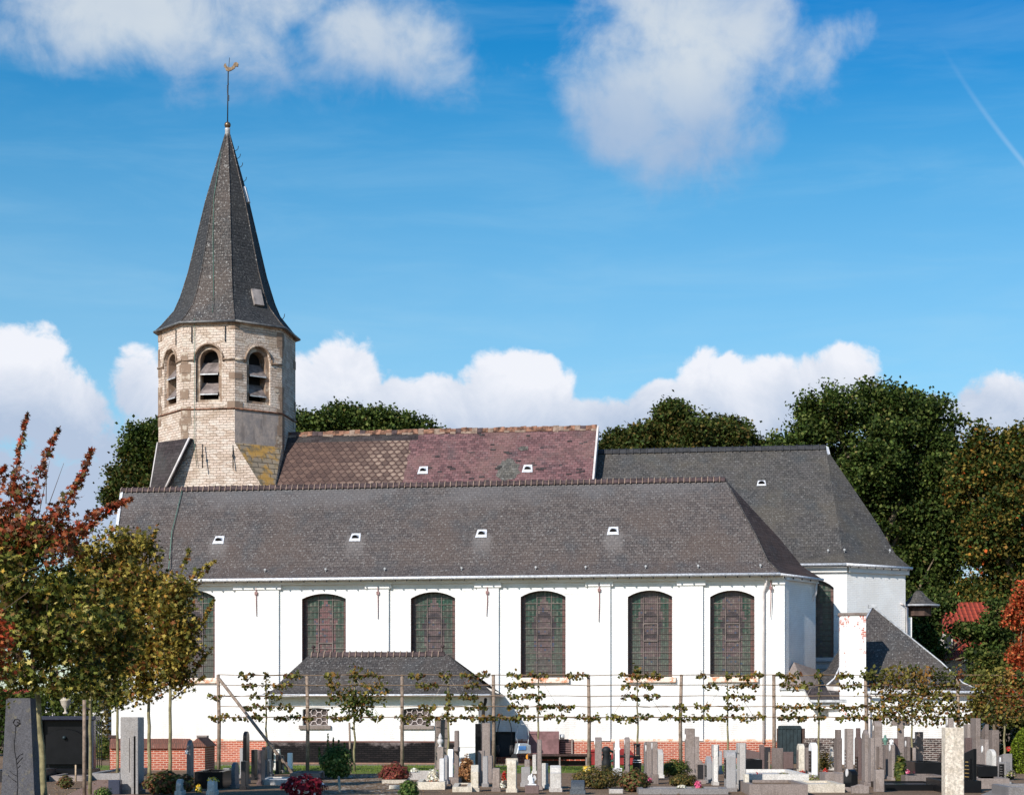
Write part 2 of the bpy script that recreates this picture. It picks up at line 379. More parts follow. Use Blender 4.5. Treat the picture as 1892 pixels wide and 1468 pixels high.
def scaletile(k):
    mt, t, b = base(k, .75, .25)
    ob = objn(t); u, v, _ = t.sep(uvn(t))
    r = t.m('DIVIDE', v, .24); row = t.m('FLOOR', r); fy = t.m('FRACT', r)
    uu = t.m('ADD', t.m('DIVIDE', u, .31), t.m('MULTIPLY', t.m('MODULO', t.m('ABSOLUTE', row), 2.0), .5))
    cell = t.m('FLOOR', uu); fx = t.m('SUBTRACT', t.m('FRACT', uu), .5)
    # scallop: tile below shows where fy is under the arc
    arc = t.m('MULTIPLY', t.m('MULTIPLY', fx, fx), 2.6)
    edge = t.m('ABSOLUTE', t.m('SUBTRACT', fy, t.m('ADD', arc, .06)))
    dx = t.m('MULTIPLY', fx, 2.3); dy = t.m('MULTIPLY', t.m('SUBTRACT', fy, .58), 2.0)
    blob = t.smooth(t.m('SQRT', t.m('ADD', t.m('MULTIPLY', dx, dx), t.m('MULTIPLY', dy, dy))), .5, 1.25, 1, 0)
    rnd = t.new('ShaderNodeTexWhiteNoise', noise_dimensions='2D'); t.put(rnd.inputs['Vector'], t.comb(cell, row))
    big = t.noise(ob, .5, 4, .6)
    n9 = t.noise(ob, 14, 4, .8); pale_amt = t.m('MULTIPLY', t.m('MULTIPLY', blob, t.smooth(n9, .3, .65, .35, 1.0)), t.m('MULTIPLY', t.smooth(t.m('ADD', t.sep(ob)[0], t.m('MULTIPLY', big, 5.0)), -6.0, -3.6, .12, 1.0), t.m('ADD', .15, t.m('MULTIPLY', rnd.outputs[0], .85))))  # paler middle of each tile, random per tile, weaker at the west end
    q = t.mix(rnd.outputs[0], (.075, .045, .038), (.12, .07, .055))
    q = t.mix(pale_amt, q, (.36, .265, .205))
    q = t.mix(t.m('MULTIPLY', t.smooth(edge, .03, .1, 1, 0), .8), q, (.03, .02, .018))
    t.put(b.inputs['Base Color'], q); bump(t, b, t.smooth(edge, .0, .14), .8, .03)
    return mt
def leafmat(k):
    mt = bpy.data.materials.new(k); mt.use_nodes = True; t = NT(mt.node_tree); t.n.clear()
    at = t.new('ShaderNodeAttribute'); at.attribute_name = 'Col'
    p = t.new('ShaderNodeBsdfPrincipled'); t.l.new(at.outputs[0], p.inputs['Base Color']); t.put(p.inputs['Roughness'], .65); t.put(p.inputs['Specular IOR Level'], .12)
    tr = t.new('ShaderNodeBsdfTranslucent'); q = t.mix(1.0, at.outputs[0], (1.5, 1.4, .7), 'MULTIPLY'); t.l.new(q, tr.inputs[0])
    mx = t.new('ShaderNodeMixShader'); t.put(mx.inputs[0], .22); t.l.new(p.outputs[0], mx.inputs[1]); t.l.new(tr.outputs[0], mx.inputs[2])
    o = t.new('ShaderNodeOutputMaterial'); t.l.new(mx.outputs[0], o.inputs[0]); return mt
def paneglass(k):
    mt, t, b = base(k, .3, .4)
    at = t.new('ShaderNodeAttribute'); at.attribute_name = 'Col'
    n = t.noise(objn(t), 2.5, 4, .7)
    q = t.mix(t.m('MULTIPLY', t.smooth(n, .4, .7), .5), at.outputs[0], (.12, .085, .075))
    t.put(b.inputs['Base Color'], q); bump(t, b, t.noise(objn(t), 11, 2), .4, .01); return mt
def earth(k):
    mt, t, b = base(k, .95, .1)
    ob = objn(t); n = t.noise(ob, .35, 7, .7); n2 = t.noise(ob, 22, 4, .75); n3 = t.noise(ob, 3, 6, .7)
    q = t.mix(t.smooth(n, .35, .65), (.17, .105, .065), (.25, .165, .105)); q = t.mix(t.smooth(n2, .45, .7), q, (.30, .22, .155))
    q = t.mix(t.m('MULTIPLY', t.smooth(n3, .5, .65), .5), q, (.10, .075, .05)); q = t.mix(t.smooth(n2, .68, .72), q, (.55, .5, .44))
    t.put(b.inputs['Base Color'], q); bump(t, b, n2, 1, .03); return mt
def gravel(k):
    mt, t, b = base(k, .95, .1)
    ob = objn(t); v = t.new('ShaderNodeTexVoronoi'); t.put(v.inputs['Vector'], ob); t.put(v.inputs['Scale'], 14.0)
    n = t.noise(ob, 1.2, 6, .7)
    q = t.mix(t.smooth(t.sep(v.outputs[1])[0], .1, .9), (.13, .085, .05), (.27, .185, .12)); q = t.mix(t.m('MULTIPLY', t.smooth(n, .45, .65), .5), q, (.16, .12, .08))
    q = t.mix(t.smooth(t.sep(v.outputs[1])[1], .93, .95), q, (.7, .64, .56))
    t.put(b.inputs['Base Color'], q); bump(t, b, v.outputs[0], 1, .03); return mt
def grassbase(k):
    mt, t, b = base(k, .9, .1)
    ob = objn(t); n = t.noise(ob, 1.1, 7, .75); n2 = t.noise(t.scale(ob, (20, 6, 6)), 2, 4, .7)
    q = t.mix(t.smooth(n, .35, .65), (.08, .12, .02), (.17, .22, .04)); q = t.mix(t.m('MULTIPLY', t.smooth(n2, .5, .7), .6), q, (.22, .24, .06))
    t.put(b.inputs['Base Color'], q); bump(t, b, n2, .8, .03); return mt
def redroof(k):
    mt, t, b = base(k, .8, .2)
    u, v, _ = t.sep(uvn(t)); q, fac = brick(t, uvn(t), .24, .32, .02, (.42, .07, .035), (.3, .05, .03), (.10, .025, .02), .4, 0, 0)
    wv = t.m('SINE', t.m('MULTIPLY', u, 26.0)); t.put(b.inputs['Base Color'], t.mix(t.smooth(wv, -.9, .2, .6, 0), q, (.15, .03, .02))); bump(t, b, wv, .6, .04); return mt
def inscription(kb, kl, gold):
    def f(k):
        mt, t, b = base(k, .22, .5)
        t.put(b.inputs['Base Color'], kb); return mt
    return f
CHX = UV(pu(1556, -1.15), -1.15, 0).x-UV(0, 3, 0).x
def UVX(px): return UV(pu(px, 1.5), 1.5, 0).x-UV(0, 3, 0).x
DEFS.update(
 whitewash=whitewash, chimneywash=chimneywash, redbrick=redbrick(), coping=redbrick((.26, .11, .08), (.18, .075, .055), (.12, .07, .055), .3, .06, .3, .01), tarred=tarred, oldplinth=oldplinth,
 towerstone=towerstone, quoin=quoin, plastergrey=plastergrey, broachstone=broachstone,
 slate_aisle=slate((.148, .124, .114), (.078, .069, .066), (.036, .030, .028), lichen=.35, speck=.5, top=11.0, runs=[(UVX(x), z) for x, z in ((405, 9.0), (657, 9.0), (890, 9.0), (1133, 9.0))], tint=(0, (.105, .078, .066))),
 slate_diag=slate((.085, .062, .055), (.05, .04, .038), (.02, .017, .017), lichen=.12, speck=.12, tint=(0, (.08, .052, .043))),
 slate_choir=slate((.108, .10, .092), (.06, .057, .056), (.036, .036, .038), speck=.35, lichen=.5, tint=(0, (.105, .09, .07))),
 slate_low=slate((.095, .085, .08), (.055, .05, .049), (.028, .026, .026), lichen=.3, tint=(0, (.09, .075, .066))),
 slate_purple=slate((.185, .098, .10), (.14, .074, .077), (.065, .035, .035), wd_=.22, ht=.15, tint=(0, (.20, .12, .105)), lichen=.35, speck=.25),
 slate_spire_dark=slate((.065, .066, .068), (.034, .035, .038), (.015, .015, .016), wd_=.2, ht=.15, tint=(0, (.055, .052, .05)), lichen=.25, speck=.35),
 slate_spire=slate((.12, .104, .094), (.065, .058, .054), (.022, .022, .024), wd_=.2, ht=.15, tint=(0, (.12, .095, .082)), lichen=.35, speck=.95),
 slate_spot=slate((.06, .045, .045), (.04, .033, .035), (.02, .02, .02), wd_=.3, ht=.16, lichen=.1, speck=.1),
 slate_moss=slate((.15, .135, .115), (.10, .095, .085), (.05, .05, .045), lichen=.7, tint=(0, (.13, .12, .10))),
 scaletile=scaletile, ridge_dark=flat((.06, .038, .038), .7, var=.6, sc=6, bmp=.4), ridge_slate=flat((.03, .03, .033), .6, var=.5, sc=5, bmp=.3),
 ridge_red=flat((.19, .095, .06), .8, var=.8, sc=5, bmp=.5), mortar=flat((.24, .17, .13), .9, var=.4, sc=6),
 zinc=flat((.42, .42, .43), .5, .2, .5, .3, 4), zinc_white=flat((.62, .62, .64), .5, 0, .4, .3, 14), leadpale=flat((.5, .5, .5), .55, .2, .4, .3, 6), lead=flat((.17, .165, .16), .5, .4, .4, .35, 5),
 hole=flat((.012, .011, .011), .9, var=.1), soffit=flat((.5, .45, .42), .8), iron=flat((.30, .17, .16), .7, var=.3, sc=8), blackiron=flat((.02, .02, .022), .6, var=.3), copper=flat((.12, .22, .17), .6, .2, .3, .3, 10),
 bronze=flat((.18, .12, .07), .4, .7, .5, .4, 10), sill=rustysill, pane=paneglass, came=flat((.10, .075, .068), .6, var=.3), tbar=flat((.17, .135, .12), .6, var=.3), redreveal=redbrick((.22, .06, .045), (.15, .045, .035), (.3, .2, .17)),
 darkreveal=flat((.08, .05, .04), .9, var=.4, sc=6), louver=flat((.22, .18, .165), .55, .2, .3, .5, 3), pipe=flat((.66, .60, .57), .6, var=.15), doorgreen=flat((.018, .03, .034), .5, var=.3, sc=6), grille=flat((.6, .52, .5), .6, var=.2),
 bark=flat((.17, .13, .085), .9, var=.45, sc=7, bmp=.7), barkyoung=flat((.22, .19, .10), .85, var=.4, sc=6, bmp=.5), twig=flat((.10, .065, .045), .9, var=.3), post=flat((.25, .185, .14), .85, var=.35, sc=9, bmp=.5), stake=flat((.45, .33, .22), .85, var=.3, sc=9),
 wire=flat((.16, .10, .08), .7), cane=flat((.24, .16, .10), .8), rope=flat((.35, .3, .25), .8),
 leaf=leafmat, earth=earth, gravel=gravel, turf=grassbase, pathbrick=redbrick((.34, .2, .145), (.26, .15, .11), (.2, .16, .13), .25, .2, .1, .008), asphalt=flat((.22, .2, .18), .9, var=.2),
 conc=stone((.255, .205, .18), .22, 34, .75), gran=stone((.30, .28, .27), .3, 60, .35, .5), bluegran=stone((.10, .115, .13), .4, 50, .35, .45), pale=stone((.62, .58, .53), .18, 30, .45, .75, .25), cream=stone((.60, .53, .43), .2, 30, .55, .8, .3),
 white=stone((.78, .76, .74), .08, 30, .25, .6), dark=stone((.03, .027, .028), .5, 60, .25, .35), black=flat((.008, .008, .009), .3, 0, .18, .2), mauve=stone((.15, .10, .09), .3, 50, .4, .45), travertine=stone((.58, .50, .41), .28, 16, .75, .85, .35), terracotta=flat((.6, .2, .09), .8, var=.25),
 darkstele=stone((.075,.072,.078),.3,45,.55,.9,.25), bluegran_dark=stone((.04,.045,.07),.3,50,.2,.3),
 hatchgrey=flat((.3, .26, .24), .6, var=.3), brown=flat((.05, .025, .02), .6, var=.4, sc=5), board=flat((.2, .105, .105), .7, var=.25, sc=4), redpaint=flat((.30, .03, .028), .5, var=.3), greenplastic=flat((.02, .09, .06), .5), blueplastic=flat((.08, .22, .5), .5), gold=flat((.7, .45, .15), .4, .5), orange=flat((.8, .3, .03), .5), silver=flat((.5, .53, .56), .4, .5),
 redroof=redroof, wallcream=flat((.55, .5, .44), .9), darkwall=flat((.03, .02, .02), .9), glassdark=flat((.03, .035, .04), .1, 0, .6))
# ================================================================== CHURCH
church = thing('church', UV(0, 3, 0), 'whitewashed parish church with slate roofs and an octagonal stone bell tower, behind the graveyard', 'church')
ch = church
def part(mb, name, mats, parent=None): return mb.build(name, mats, parent or ch)
def arch(x0, x1, z0, zs, zt, n=10):
    """outline of an opening with a segmental arch, anticlockwise seen from the front"""
    out = [(x0, z0), (x1, z0)]; hw = (x1-x0)/2; r = (hw*hw+(zt-zs)**2)/(2*(zt-zs)) if zt > zs else 0; cx = (x0+x1)/2
    a = math.asin(min(1, hw/r)) if r >= hw else math.pi/2
    if zt-zs > hw: # pointed / stilted
        for i in range(n+1):
            t = i/n; x = x1+(x0-x1)*t; out.append((x, zs+(zt-zs)*math.sqrt(max(0, 1-abs(2*t-1)**2.0))))
        return out
    for i in range(n+1):
        t = a-2*a*i/n; out.append((cx+r*math.sin(t), zt-r+r*math.cos(t)))
    return out
def wall_holes(mb, outer, holes, fn, depth=.0, rev_m=1, m=0):
    loops = [[Vector((a, b, 0)) for a, b in outer]]+[[Vector((a, b, 0)) for a, b in h] for h in holes]
    flat_ = [p for l in loops for p in l]
    for tri in tessellate_polygon(loops):
        q = [flat_[i] for i in tri]
        if (q[1]-q[0]).cross(q[2]-q[0]).z < 0: q = q[::-1]
        mb.poly([fn(p.x, p.y, 0) for p in q], m)
    for h in holes:
        for i in range(len(h)):
            a, b = h[i], h[(i+1) % len(h)]
            mb.poly([fn(a[0], a[1], 0), fn(a[0], a[1], depth), fn(b[0], b[1], depth), fn(b[0], b[1], 0)], rev_m)
def uvbox(mb, u0, u1, v0, v1, z0, z1, m=0):
    q = [UV(u, v, z) for z in (z0, z1) for v in (v0, v1) for u in (u0, u1)]
    for f in ((0, 2, 3, 1), (4, 5, 7, 6), (0, 1, 5, 4), (2, 6, 7, 3), (0, 4, 6, 2), (1, 3, 7, 5)): mb.poly([q[i] for i in f], m)
def lerp(a, b, t): return a+(b-a)*t
def facet(mb, E1, E2, T1, T2, f=.2, drop=.3, m=0):
    M1 = lerp(E1, T1, f)-Vector((0, 0, drop)); M2 = lerp(E2, T2, f)-Vector((0, 0, drop))
    N1 = lerp(E1, T1, f*2.1)-Vector((0, 0, drop*.42)); N2 = lerp(E2, T2, f*2.1)-Vector((0, 0, drop*.42))
    mb.poly([E1, E2, M2, M1], m); mb.poly([M1, M2, N2, N1], m)
    if (T1-T2).length < 1e-6: mb.poly([N1, N2, T1], m)
    else: mb.poly([N1, N2, T2, T1], m)
def gutter(pts, rad=.075, nb=0, parent=None):
    mb = MB(); mb.tube(pts, rad, 8)
    a, b = Vector(pts[0]), Vector(pts[-1])
    g_ = part(mb, 'gutter', ['zinc_white'], parent)
    if nb:
        mb = MB()
        for i in range(nb):
            p = lerp(a, b, (i+.5)/nb)
            if i == 0: mb.box(p+Vector((0, 0, -.085)), (.035, .07, .06)); first = mb.build('bracket', ['blackiron'], g_); p0 = p.copy()
            else: d_ = first.copy(); COL.objects.link(d_); d_.parent = g_; d_.location = p-p0
    return g_
def ridge(pts, mat, step=.23, h=.1, wdt=.2, jitter=.0, ridgecap=True, name='ridge_tiles'):
    mb = MB(); a, b = Vector(pts[0]), Vector(pts[1]); L_ = (b-a).length; n = int(L_/step); d = (b-a).normalized()
    side = d.cross(Vector((0, 0, 1))).normalized()
    for i in range(n):
        p, q = lerp(a, b, i/n), lerp(a, b, (i+1)/n-.0)
        jz = random.uniform(-jitter, jitter)
        for off, hh, ww, l0, l1, mm in ((0, h, wdt, 0, 1, 0), (.0, h+.035, wdt+.05, .0, .14, 1)):
            p2, q2 = lerp(p, q, l0), lerp(p, q, l1)
            A = [p2+side*ww-Vector((0, 0, hh*.9)), p2+side*ww*.5+Vector((0, 0, hh*.6+jz)), p2+Vector((0, 0, hh+jz)), p2-side*ww*.5+Vector((0, 0, hh*.6+jz)), p2-side*ww-Vector((0, 0, hh*.9))]
            B = [x+(q2-p2) for x in A]
            for k in range(4): mb.poly([A[k], A[k+1], B[k+1], B[k]], mm)
            mb.poly(A[::-1], mm); mb.poly(B, mm)
    return part(mb, name, mat)

# ---- heights shared by the long south aisle
ZE, ZR, VR = 7.12, 11.18, 3.6
uL = pu(230, VR); uW = pu(206, 0); uA = pu(1447, 0); A0 = (uA, 0.0); vB = 2.2; uB = pu(1507, vB)
ZP = pz(946, 1367.5, 0)               # top of the brick plinth
WT = 7.0
# openings of the south wall
WIN = [(318, 397, 1090, 1103, 1252), (558, 639, 1096, 1106, 1253), (759, 841, 1093, 1105, 1253), (962, 1045, 1090.5, 1102, 1251), (1160, 1242, 1090, 1102, 1250), (1312, 1394, 1090, 1102, 1249.5)]
holes = []
for (a, b, t, s_, bo) in WIN:
    u0, u1 = pu(a, 0), pu(b, 0); holes.append(arch(u0, u1, pz((a+b)/2, bo, 0), pz(a, s_, 0), pz((a+b)/2, t, 0)))
mb = MB()
RD = .34
wall_holes(mb, [(uW, ZP), (uA, ZP), (uA, WT), (uW, WT)], holes, lambda u, z, d: UV(u, d, z), RD, 1)
# diagonal and end walls of the aisle
for (p, q) in (((uA, 0), (uB, vB)), ((uB, vB), (uB, 2*VR-vB)), ((uW, 2*VR), (uW, 0))):
    mb.poly([UV(*p, 0 if p != (uA, 0) else 0), UV(*q, 0), UV(*q, WT), UV(*p, WT)], 0)
mb.poly([UV(uW, 2*VR, WT), UV(uW, 0, WT), UV(uL, VR, ZR-.1)], 0)
part(mb, 'aisle_wall', ['whitewash', 'redreveal'])
# pilasters and frieze
pl = [(437, 516), (680, 719), (882, 922), (1087, 1128), (1256, 1299), (1432, 1447)]
for (a, b) in pl:
    mb = MB(); uvbox(mb, pu(a, 0), pu(b, 0)+(.0 if b != 1447 else .06), -.09, -.002, ZP, 6.72); 
    uvbox(mb, pu(a, 0)-.1, pu(b, 0)+(.1 if b != 1447 else .07), -.14, -.002, 6.72, 6.9)
    part(mb, 'pilaster', ['whitewash'])
mb = MB(); uvbox(mb, uW, uA+.05, -.17, -.002, 6.9, 7.04); part(mb, 'cornice', ['whitewash'])
# diagonal pilaster strip near the far edge
mb = MB(); dd = Vector((uB-uA, vB)); dn = dd.normalized(); nn = Vector((dn.y, -dn.x))
def DG(t, o, z): q = Vector(A0)+dn*t+nn*o; return UV(q.x, q.y, z)
Ld = dd.length
def dgbox(mb, t0, t1, o0, o1, z0, z1, m=0):
    q = [DG(t, o, z) for z in (z0, z1) for o in (o1, o0) for t in (t0, t1)]
    for f in ((0, 2, 3, 1), (4, 5, 7, 6), (0, 1, 5, 4), (2, 6, 7, 3), (0, 4, 6, 2), (1, 3, 7, 5)): mb.poly([q[i] for i in f[::-1]], m)
dgbox(mb, .002, .28, .004, .09, ZP, 6.9); part(mb, 'pilaster', ['whitewash'])
mb = MB(); dgbox(mb, .0, Ld, .005, .15, 6.9, 7.04); part(mb, 'cornice', ['whitewash'])
# plinth
mb = MB(); uvbox(mb, uW, uA+.02, -.03, .2, -.1, ZP); part(mb, 'plinth', ['redbrick'])
mb = MB(); dgbox(mb, 0, Ld, -.15, .03, -.1, ZP); part(mb, 'plinth', ['redbrick'])
mb = MB(); uvbox(mb, uW, uA, -.045, -.001, ZP-.02, ZP+.07); part(mb, 'plinth_render', ['sill'])
# ---- stained glass windows
def window(u0, u1, z0, zs, zt, v, seed, kind=0, fn=None, cols=22, rows=42):
    fn = fn or (lambda u, z, d: UV(u, v+d, z))
    r = random.Random(seed)
    loc = fn((u0+u1)/2, z0, 0)
    wroot = part((lambda b_: (b_.poly([fn(a, b, RD-.02) for a, b in arch(u0, u1, z0, zs, zt)]), b_)[1])(MB()), 'window', ['came'])
    # panes as single coloured pieces
    vs, fs, cs = [], [], []; W_ = u1-u0; o0 = root_loc(wroot)
    al = arch(u0, u1, z0, zs, zt, 20)
    def top(u):
        hw = W_/2; rr = (hw*hw+(zt-zs)**2)/(2*(zt-zs)); x = u-(u0+u1)/2; return zt-rr+math.sqrt(max(0, rr*rr-x*x))
    H = zt-z0
    for j in range(rows):
        for i in range(cols):
            a = u0+W_*i/cols; b = u0+W_*(i+1)/cols; zz0 = z0+H*j/rows; zz1 = z0+H*(j+1)/rows
            x = (i+.5)/cols*2-1; y = (j+.5)/rows
            if zz1 > min(top(a), top(b))-.02: 
                zz1 = min(top(a), top(b))-.02
                if zz1-zz0 < .02: continue
            ax_ = abs(x)
            fig = ax_ < (.62 if y < .16 else .50 if y < .62 else .50-(y-.62)*1.35+(.12 if .64 < y < .72 else 0))
            if kind == 1: fig = fig and not (.62 < y < .70 and ax_ > .30) and (ax_ < .46+.12*math.sin(y*17+seed))
            if kind == 2: fig = ax_ < .42 or (.66 < y < .84 and ax_ < .62-(y-.66)*1.2)
            ring = abs(math.hypot(x*1.0, (y-.60)*3.2)-.42) < .09 and kind; edge = ax_ > .86
            if edge: c_ = (.12+r.random()*.05, .075, .065)
            elif ring: c_ = (.045, .035, .04)
            elif fig:
                t = r.random(); c_ = ((.17, .085, .085) if kind == 0 else (.125, .085, .085)) if t < .6 else (.10, .075, .075) if t < .8 else (.15, .12, .105) if t < .95 else (.06, .07, .11)
                if y < .25: c_ = (c_[0]*.8, c_[1]*1.05, c_[2]*.95)
            else:
                t = r.random(); gfac = .2+.8*max(0, (y-.35)/.65)
                c_ = (.09*(1-gfac)+.012*gfac, .095*(1-gfac)+.07*gfac, .08*(1-gfac)+.045*gfac) if t < .75 else (.10, .12, .09)
                if (i % 2 == 0) and y > .5: c_ = (c_[0]*.45, c_[1]*.6, c_[2]*.55)
            k = .8+.4*r.random(); g_ = .0035
            dd_ = RD-.03+r.uniform(-.004, .004)
            n0 = len(vs); vs += [fn(a+g_, zz0+g_, dd_)-o0, fn(b-g_, zz0+g_, dd_)-o0, fn(b-g_, zz1-g_, dd_)-o0, fn(a+g_, zz1-g_, dd_)-o0]
            fs.append((n0, n0+1, n0+2, n0+3)); cs += [(c_[0]*k, c_[1]*k, c_[2]*k, 1)]*4
    me = bpy.data.meshes.new('stained_glass'); me.from_pydata([tuple(p) for p in vs], [], fs); me.materials.append(MAT('pane'))
    ca = me.color_attributes.new('Col', 'FLOAT_COLOR', 'POINT'); ca.data.foreach_set('color', np.array(cs, 'f').ravel())
    o = bpy.data.objects.new('stained_glass', me); COL.objects.link(o); o.parent = wroot
    # saddle bars, T bars, mullions
    mb = MB()
    def bar(ua, ub, za, zb, d0, m): 
        q = [fn(u, z, d) for z in (za, zb) for d in (d0-.02, d0+.005) for u in (ua, ub)]
        for f in ((0, 2, 3, 1), (4, 5, 7, 6), (0, 1, 5, 4), (2, 6, 7, 3), (0, 4, 6, 2), (1, 3, 7, 5)): mb.poly([q[i] for i in f], m)
    nb = 14
    for i in range(1, nb):
        z = z0+H*i/nb; maj = i % 4 == (1 if kind == 0 else 0)
        hw = .022 if maj else .013
        if z > zs: 
            x = 0
            while top(u0+x) < z+.05 and x < W_/2: x += .02
        else: x = 0
        bar(u0+x+.01, u1-x-.01, z-hw/2, z+hw/2, RD-.045, 1 if maj else 0)
    for f_ in (.345, .665):
        u = u0+W_*f_; bar(u-.011, u+.011, z0, top(u)-.02, RD-.05, 1)
    if kind in (0, 2):
        a, b = u0+W_*.345, u0+W_*.665; zz0 = z0+H*(.42 if kind == 2 else .22); zz1 = zz0+H*.20
        for q in ((a, b, zz0-.02, zz0+.02), (a, b, zz1-.02, zz1+.02), (a-.02, a+.02, zz0, zz1), (b-.02, b+.02, zz0, zz1)): bar(*q, RD-.065, 1)
    mb.build('glazing_bar', ['came', 'tbar'], wroot)
    return wroot
kinds = [1, 0, 1, 1, 2, 2]
for i, (a, b, t, s_, bo) in enumerate(WIN):
    u0, u1 = pu(a, 0), pu(b, 0); z0 = pz((a+b)/2, bo, 0)
    wr = window(u0, u1, z0, pz(a, s_, 0), pz((a+b)/2, t, 0), 0, 10+i, kinds[i])
    mb = MB(); q0, q1 = u0-.1, u1+.14
    prof = [(-.13, z0-.2), (-.13, z0-.05), (-.09, z0-.002), (.2, z0+.001), (.2, z0-.2)]
    for k in range(len(prof)):
        (va, za), (vb_, zb) = prof[k], prof[(k+1) % len(prof)]; mb.poly([UV(q0, va, za), UV(q0, vb_, zb), UV(q1, vb_, zb), UV(q1, va, za)][::-1])
    mb.poly([UV(q0, *p) for p in prof]); mb.poly([UV(q1, *p) for p in prof][::-1])
    mb.build('sill', ['sill'], wr)
# ---- aisle roof
RL = UV(uL-.12, VR, ZR); RRt = PV(1340, 884, VR); RRt.z = ZR
uE = pu(201, -.42); EL_ = UV(uE, -.42, ZE); EA = UV(pu(1440, -.42), -.42, ZE); EB = UV(pu(1518, 2.1), 2.1, ZE-.03); EC = UV(pu(1518, 2.1), 5.2, ZE-.03); ED = UV(pu(1440, -.42), 7.6, ZE); EE = UV(uE, 7.6, ZE)
mb = MB()
facet(mb, EL_, EA, RL, RRt); facet(mb, ED, EE, RRt, RL)
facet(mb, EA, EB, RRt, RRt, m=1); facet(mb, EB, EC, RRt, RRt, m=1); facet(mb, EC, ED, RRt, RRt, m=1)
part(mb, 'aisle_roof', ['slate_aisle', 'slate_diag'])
# boarded soffit
mb = MB()
for (a, b, c_, d_) in ((EL_, EA, UV(uA+.05, 0, ZE-.06), UV(uW, 0, ZE-.06)), (EA, EB, UV(uB+.05, vB, ZE-.06), UV(uA+.05, 0, ZE-.06))):
    dz = Vector((0, 0, -.05)); mb.poly([a+dz, d_, c_, b+dz]); mb.poly([a+dz, b+dz, b-Vector((0, 0, .005)), a-Vector((0, 0, .005))])
part(mb, 'soffit', ['soffit'])
gutter([EL_+Vector((0, -.06, -.04)), EA+Vector((0.02, -.06, -.04))], .06, 58)
gutter([EA+Vector((0.03, -.05, -.05)), EB+Vector((0.05, -.05, -.05))], .05, 5)
# verge at the west end
mb = MB(); prev = None
vp = [EL_, lerp(EL_, RL, .2)-Vector((0, 0, .3)), lerp(EL_, RL, .42)-Vector((0, 0, .126)), RL]
for a, b in zip(vp, vp[1:]):
    n_ = Vector((0, 0, .07)); s2 = (EA-EL_).normalized()
    mb.poly([a-s2*.05+n_, a+s2*.07+n_, b+s2*.07+n_, b-s2*.05+n_]); mb.poly([a-s2*.05-n_*2, a-s2*.05+n_, b-s2*.05+n_, b-s2*.05-n_*2]); mb.poly([a+s2*.07-n_, b+s2*.07-n_, b+s2*.07+n_, a+s2*.07+n_])
part(mb, 'verge', ['zinc_white'])
ridge([RL, RRt], ['ridge_dark', 'mortar'], .235, .1, .17, .012)
# hip covering
def hipstrip(pts, mat, w_=.09, name='hip_flashing'):
    mb = MB(); mb.tube([p+Vector((0, 0, .02)) for p in pts], w_, 6); return part(mb, name, mat)
hp = lambda E, T, drop=.3, f=.2: [E, lerp(E, T, f)-Vector((0, 0, drop)), lerp(E, T, 2.1*f)-Vector((0, 0, drop*.42)), T]
hipstrip(hp(EA, RRt), ['slate_low'], .035)
# ---- roof pieces sitting on the slope
def on_slope(px, py, E, T, f=.2, drop=.3):
    """point on the front slope (given by an eave and a ridge sample at the same u) hit by the view ray"""
    pts = hp(E, T, drop, f); best = None
    for a, b in zip(pts, pts[1:]):
        for i in range(60):
            t = i/60; v = lerp(a, b, t); q = PV(px, py, v_of(v))
            d = abs(q.z-v.z)
            if best is None or d < best[0]: best = (d, q, (b-a))
    return best[1], best[2]
def v_of(p): q = p-Vector((0, Y0, 0)); return q.x*SU+q.y*CU
EU = Vector((CU, -SU, 0)); EV = Vector((SU, CU, 0))
def section(vz): return [UV(0, v, z) for v, z in vz]
def slope_frame(px, py, vE, zE, vT, zT, drop=.3, f=.2):
    E, T = UV(0, vE, zE), UV(0, vT, zT); q, d = on_slope(px, py, E, T, f, drop)
    up = (EV*v_of_vec(d)+Vector((0, 0, d.z))).normalized(); n = EU.cross(up).normalized(); return q, up, n
def v_of_vec(d): return d.x*SU+d.y*CU
def roof_vent(px, py, fr, w_=.36, h_=.42):
    q, up, n = slope_frame(px, py, *fr); mb = MB()
    if n.z < 0: n = -n
    def T(a, b, c_): return q+EU*a+up*b+n*c_
    z1 = .025
    mb.poly([T(-w_/2-.05, -h_/2-.05, z1), T(w_/2+.05, -h_/2-.05, z1), T(w_/2, h_/2, z1), T(-w_/2, h_/2, z1)])
    for s_ in (-1, 1): mb.poly([T(s_*w_/2, -h_/2-.05, z1), T(s_*(w_/2+.05), -h_/2-.05, -.02), T(s_*w_/2, h_/2, 0)][::s_])
    N = 8; front = []; 
    for i in range(N+1):
        a = math.pi*i/N; front.append((.14*math.cos(a), .17*math.sin(a)))
    for i in range(N):
        (a, b), (c_, d_) = front[i], front[i+1]
        mb.poly([T(a, -.09, z1+b), T(a*.8, .13, z1+.005), T(c_*.8, .13, z1+.005), T(c_, -.09, z1+d_)], 0)
    vent = part(mb, 'roof_vent', ['zinc_white'])
    mb = MB(); mb.poly([T(a*.86, -.092, z1+b*.86) for a, b in front]); mb.build('vent_opening', ['hole'], vent)
AF = (-.42, ZE, VR, ZR)
for p in ((405, 997), (657, 992), (890, 985), (1133, 980)): roof_vent(*p, AF)
def hook(px, py, fr):
    q, up, n = slope_frame(px, py, *fr)
    if n.z < 0: n = -n
    mb = MB(); mb.tube([q-up*.05, q+n*.06, q+n*.1+up*.08], .018, 5); mb.box(q+n*.1, (.07, .03, .07)); part(mb, 'roof_hook', ['leadpale'])
for x in (490, 602, 711, 853, 990, 1082, 1193, 1290, 1405): hook(x, 1056-8*(x-490)/900, AF)
